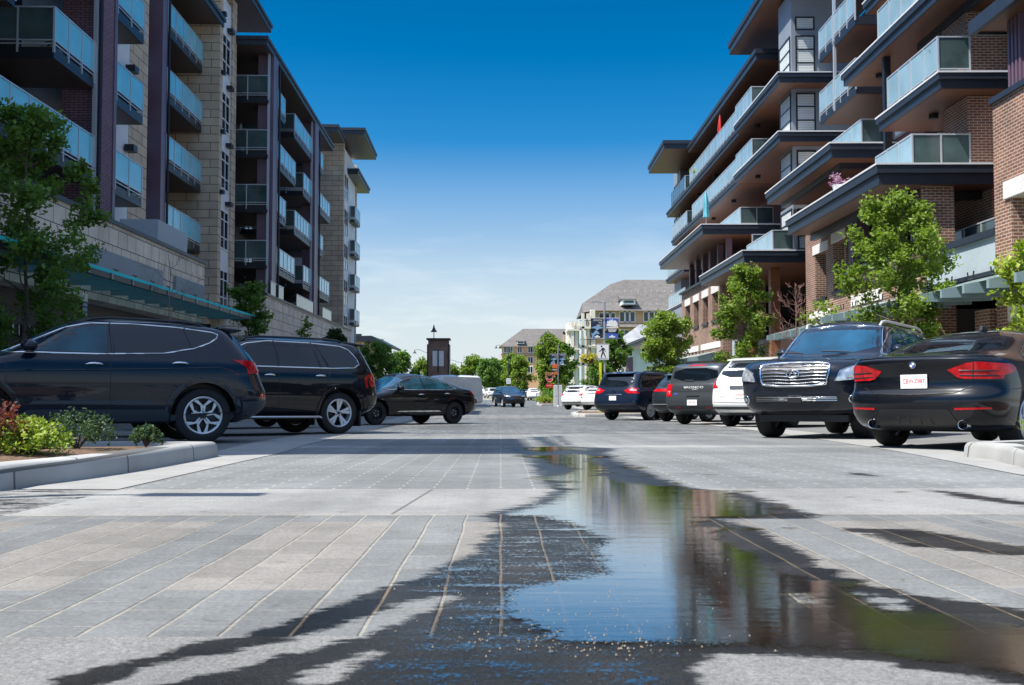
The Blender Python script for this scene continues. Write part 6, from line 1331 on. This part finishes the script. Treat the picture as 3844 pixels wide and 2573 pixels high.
def basket(name,label,t,x,z,r,lf,seed):
    p=t.location; o=thing(name,label,'flower basket',(p.x+x,p.y,p.z+z)); rnd=random.Random(seed); b=MB('black'); b.lathe([(.02,-r*.75),(r*.5,-r*.55),(r*.62,-.05),(r*.55,-.04),(r*.05,-.2)],14); b.build('pot',o,smooth=50)
    h=MB('black'); 
    for k in range(3): h.tube([(r*.55*math.cos(k*2.1),r*.55*math.sin(k*2.1),-.05),(0,0,r*1.3)],.008,4)
    h.tube([(0,0,r*1.3),(-x,0,r*1.45)],.014,5); h.build('hanger',o)
    c=MB(lf)
    for _ in range(60):
        a=rnd.uniform(0,2*PI); q=rnd.random()**.5; leaves(c,(r*q*math.cos(a),r*q*math.sin(a),r*(rnd.uniform(-.65,.55))*(1-.3*q)),r*.2,7,r*.24,rnd,lf,flat=.3)
    c.build('flowers',o); return o
t1,h1=hpole('lamp_post','grey steel lamp post with two banners above the pedestrian sign',2269,46.7,1133)
z=lambda py,Y: atY(1900,py,Y).z-gz(Y)
b=MB('steel'); b.tube([(0,0,h1-.05),(-.25,0,h1),(-.3,0,h1)],.03,8); b.box(-.62,-.2,-.09,.09,h1-.03,h1+.03); b.build('lamp_head',t1,bevel=.01)
banner(t1,-1,z(1271,46.7),z(1195,46.7),.56,'sport'); banner(t1,1,z(1271,46.7),z(1195,46.7),.56,'show')
for zz in (z(1196,46.7),z(1270,46.7)):
    q=MB('steel'); q.lathe([(.062,zz-.05),(.068,zz-.05),(.068,zz+.05),(.062,zz+.05)],14,closed=True); q.build('bracket',t1,smooth=40)
def pedsign():
    Y=46.7; zc=z(1322,Y); o=thing('pedestrian_sign','white crosswalk sign with black walking figure on the near banner lamp post','sign',(t1.location.x-.10,Y-.075,gz(Y)+zc)); W_,H_=.60,.76
    p=MB('white'); pts=[]
    for cx,cz,a0 in ((W_/2-.05,H_/2-.05,0),(-W_/2+.05,H_/2-.05,PI/2),(-W_/2+.05,-H_/2+.05,PI),(W_/2-.05,-H_/2+.05,3*PI/2)): pts+=[(cx+.05*math.cos(a0+k*PI/8),cz+.05*math.sin(a0+k*PI/8)) for k in range(5)]
    p.prism(pts,'y',-.004,.004); p.build('sign_panel',o)
    def flat(poly,m='black',y=-.006): q=MB(m); q.add([((x-.5)*W_,y,(.5-zz)*H_) for x,zz in poly],[tuple(range(len(poly)))]); return q
    f=flat([(.46,.23),(.56,.24),(.66,.29),(.71,.42),(.73,.49),(.68,.50),(.64,.41),(.60,.34),(.58,.50),(.66,.62),(.77,.85),(.70,.86),(.56,.62),(.53,.58),(.45,.74),(.42,.87),(.35,.87),(.37,.70),(.45,.52),(.45,.36),(.40,.43),(.23,.49),(.20,.45),(.36,.38),(.42,.28)])
    f.add([((.41+.065*math.cos(k*PI/8)-.5)*W_,-.006,(.5-.15-.055*math.sin(k*PI/8))*H_) for k in range(16)],[tuple(range(16))]); f.add([((x-.5)*W_,-.006,(.5-zz)*H_) for x,zz in [(.10,.905),(.90,.905),(.90,.93),(.10,.93)]],[(0,1,2,3)]); f.build('walking_figure',o)
    e=MB('black'); q=[(x*.95,zz*.955) for x,zz in pts]; e.tube([(x,-.005,zz) for x,zz in q],.004,4,closed=True); e.build('border',o)
pedsign()
yb=thing('marker_board','bright yellow upright marker strip beside the near banner lamp post','marker',(t1.location.x-.24,46.5,gz(46.5))); y_=MB('yellow'); y_.prism([(-.06,.02),(.06,.02),(.07,z(1362,46.5)),(-.05,z(1362,46.5))],'y',-.01,.01); y_.build('board',yb)
q=MB('black'); q.lathe([(.02,-.012),(.02,-.014),(.001,-.014)],10,axis='y',c=(0,0,.4)); q.build('bolt',yb)
basket('hanging_basket','yellow green hanging basket left of the pedestrian sign',t1,-.75,z(1345,46.7),.40,'leaf_yellow',4)
t2,h2=hpole('lamp_post','grey banner lamp post beside the full green tree far down the right kerb',2095,83,1296)
def bellarm(t,h,s,L=1.3,m='black'):
    a=MB(m); a.tube(chaikin3([(0,0,h),(s*.3*L,0,h+.05),(s*.6*L,0,h+.35),(s*.9*L,0,h+.4),(s*L,0,h+.25)]),.025,6); a.build('lamp_arm',t,smooth=60)
    l=MB(m); l.lathe([(.03,.12),(.05,.0),(.09,-.1),(.16,-.2),(.27,-.26),(.26,-.28),(.02,-.22)],16,c=(s*L,0,h+.22)); l.build('lamp_shade',t,smooth=50)
def chaikin3(p,n=2):
    for _ in range(n):
        q=[p[0]]
        for a,b in zip(p,p[1:]): q+= [tuple(x*.75+y*.25 for x,y in zip(a,b)),tuple(x*.25+y*.75 for x,y in zip(a,b))]
        p=q+[p[-1]]
    return p
bellarm(t2,h2+.1,-1,1.35)
banner(t2,-1,z(1371,83),z(1330,83),.56,'sport'); banner(t2,1,z(1371,83),z(1330,83),.56,'sport')
basket('hanging_basket','round pinkish brown hanging flower basket by the far banner pole',t2,-.72,z(1408,83),.45,'petal_pink',9)
o=thing('sign_board','orange and dark advertising boards hung on the far banner pole','sign',(t2.location.x-.28,82.95,gz(83)+z(1405,83))); q=MB(['orange']); q.box(-.22,.22,-.01,.01,.48,.84); q.box(-.02,.22,-.01,.01,-.05,.22); q.build('orange_board',o); q=MB('navy'); q.box(-.22,.22,-.01,.01,.22,.47); q.build('dark_board',o); q=MB('white'); q.box(-.2,.2,-.013,-.011,.33,.38); q.build('stripe',o)
o=thing('utility_cabinet','tall pale grey metal cabinet behind the far banner pole','cabinet',(t2.location.x+.05,84.2,gz(84.2))); q=MB('trimgrey'); q.box(-.36,.36,-.2,.2,0,1.83); q.build('cabinet_body',o,bevel=.02); q=MB('darkmetal'); q.box(-.33,.33,-.205,-.2,.9,.92); q.box(-.005,.005,-.205,-.2,.05,1.8); q.build('door_gap',o)
o,hh=hpole('stop_sign','red stop sign with small plate under the pinkish flower basket','sign',2063,92,1402) if False else (None,0)
p=atY(2063,1428,95); o=thing('stop_sign','red stop sign with small plate below, half hidden by the pinkish flower basket','sign',(p.x,95,gz(95)))
zc=p.z-gz(95)+.15; q=MB('darkmetal'); q.tube([(0,.03,0),(0,.03,zc+.3)],.03,8); q.build('post',o,smooth=60)
q=MB('red'); q.add([(.36*math.cos(PI/8+k*PI/4),-.01,zc+.36*math.sin(PI/8+k*PI/4)) for k in range(8)]+[(.36*math.cos(PI/8+k*PI/4),.0,zc+.36*math.sin(PI/8+k*PI/4)) for k in range(8)],[tuple(range(8)),tuple(range(8,16))]+[(k,(k+1)%8,8+(k+1)%8,8+k) for k in range(8)]); sp_=q.build('sign_panel',o)
q=MB('white'); q.tube([(.335*math.cos(PI/8+k*PI/4),-.012,zc+.335*math.sin(PI/8+k*PI/4)) for k in range(8)],.010,4,closed=True); q.build('border',sp_); text('STOP',.24,'lettering',sp_,'white',loc=(0,-.013,zc),rot=(PI/2,0,0),ext=.001)
q=MB('red'); q.box(-.32,.32,-.01,0,zc-.85,zc-.48); pl_=q.build('small_plate',o); text('4-WAY',.15,'lettering',pl_,'white',loc=(0,-.012,zc-.665),rot=(PI/2,0,0),ext=.001)
p=atY(1909,1431,135); o=thing('speed_sign','small white speed limit sign reading 50 above the driving dark blue SUV','sign',(p.x,135,gz(135))); zc=p.z-gz(135)
q=MB('darkmetal'); q.tube([(0,.03,0),(0,.03,zc+.3)],.03,8); q.build('post',o); q=MB('white'); q.box(-.3,.3,-.01,.01,zc-.36,zc+.36); q.build('sign_panel',o); text('50',.42,'lettering',o,'black',loc=(0,-.013,zc-.1),rot=(PI/2,0,0),ext=.001); text('MAXIMUM',.11,'lettering',o,'black',loc=(0,-.013,zc+.22),rot=(PI/2,0,0),ext=.001)
for px,Y,yt,s,lb in [(1909,140,1304,-1,'black bell lamp post in front of the tan house above the speed sign'),(1733,135,1360,-1,'black bell lamp post right of the brick tower'),(1612,118,1322,-1,'black bell lamp just left of the brick tower'),(1742,190,1385,-1,'smaller black bell lamp post farther off right of the brick tower')]:
    t,h=hpole('bell_lamp_post',lb,px,Y,yt,r=.06,m='black',group='black bell shaped street lamps'); bellarm(t,h-.1,s,1.75)
# brick lantern tower
def kiosk():
    Y=90; p=atY(1647,1400,Y); zt=z(1272,Y); o=thing('brick_tower','square dark red brick tower with flat cap and a pale glazed opening','tower',(p.x,Y,gz(Y))); w=.9
    q=MB('brick'); 
    za,zb=z(1376,Y),z(1319,Y)
    wallbits(q,-w,w,-.9,-.6,0,zt-.1); q=MB('brick'); q.box(-w,-.5,-.9,.9,0,zt-.15); q.box(.5,w,-.9,.9,0,zt-.15); q.box(-.5,.5,-.9,.9,0,za); q.box(-.5,.5,-.9,.9,zb,zt-.15); b_=q.build('brick_body',o)
    q=MB('darkmetal'); q.box(-w-.1,-w-.005,-1,1,0,zt-.55); q.box(w+.005,w+.1,-1,1,0,zt-.55); q.build('corner_panel',o); q=MB('black'); q.box(-w-.15,w+.15,-1.05,1.05,zt-.15,zt); q.build('cap',o)
    q=MB('white'); q.box(-.5,.5,-.88,-.86,za,zb); q.build('pane',o); q=MB('black'); q.box(-.05,.05,-.97,-.885,za-.6,zb); q.build('mullion',o)  # white paint stands for bright sky seen through the opening
    t=thing('bell_lamp','black bell lamp standing on the cap of the brick tower','lamp',(p.x-.45,Y,gz(Y)+zt)); q=MB('black'); q.tube([(0,0,0),(0,0,1.25)],.035,8); q.build('pole',t,smooth=60); q=MB('black'); q.lathe([(.04,1.25),(.06,1.1),(.1,.95),(.2,.75),(.30,.62),(.29,.6),(.03,.66)],16); q.build('lamp_shade',t,smooth=50)
kiosk()
# ------------------------------------------------------------------ far houses
def wins(mb_f,mb_g,parent,xs,zs,y,w,h,mull=1):
    for zz in zs:
        for x in xs:
            f=MB('white'); f.box(x-w/2-.12,x+w/2+.12,y-.08,y-.005,zz-.12,zz); f.box(x-w/2-.12,x+w/2+.12,y-.08,y-.005,zz+h,zz+h+.15); f.box(x-w/2-.12,x-w/2,y-.08,y-.005,zz,zz+h); f.box(x+w/2,x+w/2+.12,y-.08,y-.005,zz,zz+h)
            for k in range(1,mull+1): f.box(x-w/2+w*k/(mull+1)-.05,x-w/2+w*k/(mull+1)+.05,y-.06,y-.005,zz,zz+h)
            o=f.build('window',parent); g=MB('winglass'); g.box(x-w/2,x+w/2,y-.03,y-.004,zz,zz+h); g.build('pane',o)
def house1():
    Y=280; k=F/Y; X=lambda px:(px-2020)/k; Z=lambda py: atY(2020,py,Y).z-gz(Y); p=atY(2020,1400,Y)
    o=thing('tan_house','smaller tan house with hipped grey roof and chimney at the end of the street','house',(p.x,Y,gz(Y)))
    x0,x1=X(1884),X(2175); ze,zr=Z(1302),Z(1230); D=14
    q=MB('tan'); q.box(x0,x1,0,D,0,ze); q.build('wall',o)
    r=MB('roofshingle'); ridge0,ridge1=X(1965),X(2130); zk=Z(1285)
    def hip(a,b,y0,y1,z0,ra,rb,z1): r.add([(a,y0,z0),(b,y0,z0),(b,y1,z0),(a,y1,z0),(ra,(y0+y1)/2,z1),(rb,(y0+y1)/2,z1)],[(0,1,5,4),(1,2,5),(2,3,4,5),(3,0,4),(0,3,2,1)])
    hip(x0-.8,x1+.8,-.8,D+.8,ze,ridge0,ridge1,zr); ro=r.build('roof',o)
    g=MB('tan'); gx0,gx1=X(2000),X(2135); gz1=Z(1262); 
    g.prism([(gx0+.8,ze-1.5),(gx0+2.6,gz1-.4),(gx1-4.6,gz1-.4),(gx1-1.6,ze-1.5)],'y',-.9,3); g.build('gable',o)
    r=MB('roofshingle'); r.prism([(gx0,ze-1.6),(gx0+2.3,gz1),(gx1-4.2,gz1),(gx1-1,ze-1.6),(gx1-1.5,ze-1.6),(gx1-4.5,gz1-.35),(gx0+2.5,gz1-.35),(gx0+.5,ze-1.6)],'y',-1.3,4); r.prism([(gx0+2.3,gz1),(gx1-4.2,gz1),((gx0+gx1)/2-.8,gz1+1.4)],'y',-1.2,5); r.build('gable_roof',o)
    c=MB('tan'); c.box(X(2115),X(2133),-.3,1.2,Z(1292),Z(1255)); cc=c.build('chimney',ro); c=MB('darkmetal'); c.box(X(2114),X(2134),-.35,1.25,Z(1255),Z(1245)); c.build('cap',cc)
    c=MB('white'); c.box(X(1941),X(1968),-.6,2,Z(1292),Z(1282)); d_=c.build('dormer',ro); c=MB('roofshingle'); c.prism([(-.9,Z(1281)),(3,Z(1272)),(3,Z(1281))],'x',X(1938),X(1971)); c.build('dormer_roof',d_); c=MB('winglass'); c.box(X(1944),X(1965),-.63,-.6,Z(1290),Z(1284)); c.build('pane',d_)
    wins(0,0,o,[X(v) for v in (1900,1916,1951,1991,2144)],[Z(1324)],0,1.2,1.6); wins(0,0,o,[X(v) for v in (1906,1952,1991,2144)],[Z(1364),Z(1400)],0,1.3,1.7); wins(0,0,o,[X(v) for v in (2040,2058,2076)],[Z(1322)],-.9,1.0,1.5)
    b=MB('roofshingle'); b.box(x0-.3,x1+.3,-.6,-.1,Z(1334),Z(1329)); b.build('belt_course',o)
    for kx in (1885,1892): pass
    b=MB('cream'); b.box(X(1872),X(1884),1,4,Z(1340),Z(1335)); b.box(X(1872),X(1884),1,4,Z(1375),Z(1370)); b.box(X(1873),X(1875),1,1.4,0,Z(1340)); b.build('balcony',o)
house1()
def house2():
    Y=178; k=F/Y; X=lambda px:(px-2300)/k; Z=lambda py: atY(2300,py,Y).z-gz(Y); p=atY(2300,1400,Y)
    o=thing('tan_house','large tan house with steep grey shingle roof behind the near lamp post','house',(p.x,Y,gz(Y)))
    x0,x1=X(2228),X(2660); ze,zr=Z(1168),Z(1033); D=16
    q=MB('tan'); q.box(x0,x1,0,D,0,ze); q.build('wall',o)
    r=MB('roofshingle'); a=X(2190); 
    r.add([(a,-.8,Z(1175)),(x1+1,-.8,ze),(x1+1,D+.8,ze),(a,D+.8,Z(1175)),(a+.3,6,Z(1130)),(X(2312),D/2,Z(1050)),(X(2365),D/2,zr),(x1+1,D/2,zr),(X(2228),-.8,ze)],[(0,8,4),(8,1,7,6,5,4),(1,2,7),(2,3,4,5,6,7),(3,0,4)]); ro=r.build('roof',o)
    rd=random.Random(2); s=MB('trimgrey')
    for kx in range(30):
        xx=X(2225+kx*13+rd.uniform(-3,3)); f=(.18 if kx%2 else .62); s.box(xx,xx+.12,-.8+f*8,-.75+f*8,ze+(zr-ze)*f*.93+.1,ze+(zr-ze)*f*.93+.35)
    s.build('snow_guard',ro)
    c=MB('white'); c.box(X(2338),X(2388),.2,4,Z(1143),Z(1124)); d_=c.build('dormer',ro); c=MB('roofshingle'); c.prism([(-.2,Z(1123)),(5,Z(1100)),(5,Z(1123))],'x',X(2333),X(2393)); c.build('dormer_roof',d_); c=MB('winglass'); c.box(X(2345),X(2381),.15,.2,Z(1137),Z(1129)); c.build('pane',d_)
    wins(0,0,o,[X(v) for v in (2260,2283,2300)],[Z(1210)],0,.9,1.6,0); wins(0,0,o,[X(v) for v in (2338,2356,2374)],[Z(1208)],0,.9,1.7,0); wins(0,0,o,[X(v) for v in (2428,2446,2470)],[Z(1206)],0,.9,1.6,0); wins(0,0,o,[X(v) for v in (2287,2345)],[Z(1282)],0,1.5,2,1)
    b=MB('roofshingle'); b.prism([(-1.6,Z(1230)),(0,Z(1216)),(0,Z(1230))],'x',X(2325),x1); b.build('belt_roof',o)
    w=MB('cream'); w.box(X(2215),X(2232),-1.6,2,0,Z(1165)); 
    for kx,px in enumerate((2140,2155,2180,2200)): w.box(X(px),X(px)+.5,-3+kx*.4,-2.4+kx*.4,0,Z(1210 if kx<2 else 1180))
    w.build('corner_post',o)
    for py in (1240,1310,1375):
        b=MB('cream'); b.box(X(2125),X(2172),-3.2,3,Z(py+6),Z(py)); b.box(X(2172),X(2235),-2.2,3,Z(py-3),Z(py-11)); bb=b.build('balcony',o); b=MB('darkmetal')
        for kk in range(14): b.box(X(2176)+kk*.18,X(2176)+kk*.18+.03,-2.15,-2.12,Z(py-13),Z(py-32))
        b.box(X(2174),X(2232),-2.16,-2.1,Z(py-32),Z(py-34)); b.build('railing',bb)
    w=MB('cream'); w.box(X(2132),X(2172),-1.5,6,0,Z(1212)); w.build('bay_wall',o); wins(0,0,o,[X(2146),X(2160)],[Z(1260),Z(1300),Z(1360)],-1.5,.5,1.6,0)
house2()
def pavilion():
    Y=125; k=F/Y; X=lambda px:(px-2360)/k; Z=lambda py: atY(2360,py,Y).z-gz(Y); p=atY(2360,1400,Y)
    o=thing('pavilion','single storey pavilion with pale grey hipped roof left of the rounded tree','pavilion',(p.x,Y,gz(Y)))
    q=MB('trimgrey'); q.box(X(2330),X(2480),0,8,0,Z(1296)); q.build('wall',o); M['paleroof']=brickmat('pale_grey_shingles',(.30,.31,.32),(.26,.27,.28),(.18,.18,.18),.4,.2,.012)
    r=MB('paleroof'); r.add([(X(2310),-1,Z(1294)),(X(2500),-1,Z(1294)),(X(2500),9,Z(1294)),(X(2310),9,Z(1294)),(X(2420),4,Z(1212)),(X(2440),4,Z(1212))],[(0,1,5,4),(1,2,5),(2,3,4,5),(3,0,4),(0,3,2,1)]); r.build('roof',o)
    q=MB('white'); q.box(X(2311),X(2499),-1.03,-.9,Z(1299),Z(1290)); q.build('fascia_board',o); wins(0,0,o,[X(2363),X(2420)],[Z(1336)],0,.7,1.0,0)
    q=MB('purple_brick'); q.box(X(2349),X(2376),-.06,-.01,0,Z(1342)); q.build('plinth',o)
pavilion()
def leftpav():
    Y=112; k=F/Y; X=lambda px:(px-1390)/k; Z=lambda py: atY(1390,py,Y).z-gz(Y); p=atY(1390,1400,Y)
    o=thing('flat_roofed_building','low brown building with flat dark overhanging roof beyond the left apartment block','building',(p.x,Y,gz(Y)))
    q=MB('stone'); q.box(X(1300),X(1370),0,10,0,Z(1283)); q.build('wall',o); r=MB('fascia'); r.prism([(X(1280),Z(1285)),(X(1280),Z(1266)),(X(1402),Z(1264)),(X(1470),Z(1300)),(X(1468),Z(1309)),(X(1400),Z(1284))],'y',-2,11); r.build('roof',o); q=MB('frost_dark'); q.box(X(1305),X(1352),1,1.1,Z(1266),Z(1252)); q.build('roof_railing',o); q=MB('stone'); q.box(X(1375),X(1400),2,10,0,Z(1283)); q.build('pier',o)
leftpav()
# far fence and lawn
fn=thing('garden_fence','low wooden rail fence on the grass under the far trees right of the street','fence',(5.4,118,gz(118))); q=MB('twig'); q.box(-1.2,5,-.03,.03,.9,1.0); q.box(-1.2,5,-.03,.03,.5,.6); q.build('rail',fn)
for k in range(5): q=MB('twig'); q.box(-1.2+k*1.5,-1.1+k*1.5,-.05,.05,0,1.1); q.build('post',fn)
M['lawn']=mat('lawn',(.10,.16,.04),.9,nscale=.6,namt=.25)
tag(strip('lawn',lambda y:4.6,lambda y:40,90,240,.05,'lawn',3),kind='structure'); tag(strip('lawn',lambda y:-60,lambda y:-8,120,300,.0,'lawn',3),kind='structure')
# ------------------------------------------------------------------ things on the balconies and terraces
def on(fr,v,u,z): c,n=math.cos(fr.ang),math.sin(fr.ang); return (v*c-u*n,v*n+u*c,z)
def parasol(label,m,loc,h=2.3):
    o=thing('closed_parasol',label,'parasol',loc); q=MB('alu'); q.tube([(0,0,0),(0,0,h)],.025,8); q.lathe([(.25,0),(.25,.06),(.03,.08)],14); q.build('pole',o,smooth=50)
    q=MB(m); vs=[]
    n=20; prof=[(.17,.62),(.16,.8),(.13,1.2),(.17,1.35),(.11,1.8),(.05,2.15),(.02,2.25)]
    for r,zz in prof:
        for k in range(n): a=2*PI*k/n; rr=r*(1+.28*math.cos(5*a+zz)); vs.append((rr*math.cos(a),rr*math.sin(a),zz*h/2.3))
    q.add(vs,[(i*n+k,i*n+(k+1)%n,(i+1)*n+(k+1)%n,(i+1)*n+k) for i in range(len(prof)-1) for k in range(n)]); q.build('canopy',o,smooth=60)
parasol('closed red parasol on an upper balcony of the brick building',   'red',on(FR,13.65,67.6,16.36),2.75)
parasol('closed turquoise parasol on the corner of the broad lower roof terrace','cyan',on(FR,11.5,61.5,10.35),2.3)
parasol('closed beige parasol on a balcony of the left block','cream',on(FL,-13.6,56.5,13.26),2.2)
def pot(label,loc,lf,r=.28,n=26,h=.4,group=None,size=.1,pm='terracotta'):
    o=thing('plant_pot',label,'plant pot',loc,group=group); q=MB(pm); q.lathe([(r*.6,0),(r*.85,h),(r*.75,h),(r*.7,h*.8),(.01,h*.8)],14); q.build('pot',o,smooth=40); rnd=random.Random(int(loc[1]*10)); c=MB(lf)
    for _ in range(n): leaves(c,(rnd.gauss(0,r*.5),rnd.gauss(0,r*.5),h+abs(rnd.gauss(0,r*.7))),r*.5,7,size,rnd,lf,flat=.3)
    c.build('plant',o)
pot('leafy green plant in a pot on the top right balcony beyond the red parasol',on(FR,13.7,76,16.46),'leaf_lime',.4,40,.4,size=.16)
pot('violet flowers in a pale pot on the edge of the nearest long canopy roof',on(FR,11.15,34.8,7.35),'petal_violet',.26,30,.2,pm='white')
pot('violet flowers behind the glass of the lowest middle terrace',on(FR,13.3,51.7,7.46),'petal_violet',.26,26,.5,pm='black')
for k,u in enumerate((46.4,47.6,48.8,50.6)): pot('terracotta pot on the brick ledge behind the bare reddish tree',on(FR,13.9,u,.15),'leaf_dry',.2,6,.5,group='terracotta pots on the ledge')
q=MB('wood'); q.box(-.35,.35,-2.6,2.6,-.12,0); o=thing('pot_ledge','long brown ledge carrying the terracotta pots behind the bare reddish tree','ledge',on(FR,13.9,48.4,.149),FR.ang); q.build('board',o); q=MB('wood'); q.box(-.3,.3,-2.5,-2.3,-1.5,-.12); q.build('leg',o); q=MB('wood'); q.box(-.3,.3,2.3,2.5,-1.5,-.12); q.build('leg',o)
o=thing('patio_umbrella','magenta shade cloth behind the bare reddish tree','shade cloth',on(FR,12.2,44.6,gz(44)+.14)); q=MB('pink'); q.add([(-.55,-.35,1.1),(.5,-.3,1.25),(.6,.4,1.1),(-.4,.4,1.0),(-.5,-.45,.1),(.45,-.4,.05)],[(0,1,2,3),(0,1,5,4)]); u_=q.build('cloth',o); md=u_.modifiers.new('thickness','SOLIDIFY'); md.thickness=.02; q=MB('black'); q.tube([(-.55,-.3,0),(-.55,-.3,1.2)],.02,6); q.build('pole',o)
ch=thing('patio_chair','white patio chair behind smoked glass on the near terrace','chair',on(FR,12.9,32.2,7.36),R(200)); q=MB('white'); q.tube(chaikin3([(-.22,-.2,0),(-.22,-.2,.45),(-.22,-.25,.9),(0,-.27,1.0),(.22,-.25,.9),(.22,-.2,.45),(.22,-.2,0)],1),.018,6); q.build('back_frame',ch,smooth=60); q=MB('white'); q.box(-.22,.22,-.2,.25,.43,.46); q.build('seat',ch); 
for sx in (-.2,.2): q=MB('white'); q.tube([(sx,.22,0),(sx,.22,.43)],.016,6); q.build('leg',ch)
# blade sign by the left shop front
o=thing('blade_sign','narrow hanging blade sign with white top and green foot by the left shop front','sign',on(FL,-9.9,25.2,2.2),FL.ang)
for m_,a,b in (('white',.42,.62),('navy',.0,.418),('leaf_deep',-.12,-.002)): q=MB(m_); q.box(-.02,.02,-.17,.17,a,b); q.build('panel',o)
for k in range(3): q=MB('skyprint'); q.box(-.023,.023,-.13,.13,.05+k*.125,.13+k*.125); q.build('lettering_block',o)
q=MB('black'); q.tube([(0,.17,.7),(0,-.17,.7)],.015,6); q.tube([(0,0,.7),(0,0,.62)],.01,6); q.tube([(0,-.17,.7),(-.8,-.17,.75)],.015,6); q.build('bracket',o)

# loose grit washed along the edge of the water
g_=MB('mulch'); M['grit']=mat('grit',(.2,.165,.125),.9,nscale=40,namt=.5); g_=MB('grit'); rd=random.Random(5)
for _ in range(330):
    px,py=rd.gauss(1330,170),rd.choice((rd.gauss(1350,60),rd.gauss(1478,14),rd.gauss(1430,40))); 
    if py>1570: continue
    p=atG(px*1.6406,py*1.6406); s_=rd.uniform(.0015,.0042); a=rd.uniform(0,PI)
    q=[(s_*math.cos(a+k*PI/2)*rd.uniform(.6,1.2),s_*math.sin(a+k*PI/2)*rd.uniform(.6,1.2)) for k in range(4)]
    zb=gz(p.y)+.005; g_.add([(p.x+x,p.y+y,zb) for x,y in q]+[(p.x,p.y,zb+s_*1.1)],[(0,1,4),(1,2,4),(2,3,4),(3,0,4)])
tag(g_.build('grit'),'scattered light grit lying along the edge of the puddle','grit',kind='stuff')


pot('small round clipped plant on the upper middle balcony of the brick building',on(FR,13.6,57.2,16.42),'leaf_deep',.24,24,.4,pm='black')
pot('tall grass like plant behind the smoked glass of the near upper terrace',on(FR,13.6,31.9,10.45),'leaf_green',.28,34,.75,pm='trimgrey')
pot('bushy plant in a dark pot on the second far balcony of the brick building',on(FR,13.75,74,13.42),'leaf_green',.28,30,.5,pm='black')
pot('leafy plant in a pale pot on a left block balcony beside the purple post',on(FL,-13.2,31.0,10.47),'leaf_green',.26,30,.5,pm='trimgrey')

t=thing('lamp_post','grey street lamp out of view at the near left kerb throwing a thin shadow on the paving','lamp post',(-5.55,4.3,gz(4.3))); b=MB('steel'); b.tube([(0,0,0),(0,0,6.0)],[.075,.05],12); b.build('pole',t,smooth=50); b=MB('steel'); b.tube([(0,0,5.9),(.35,0,6.02)],.03,8); b.box(.32,.98,-.10,.10,5.98,6.06); b.build('lamp_head',t,bevel=.01)  # lamp outside the frame, added for its thin shadow
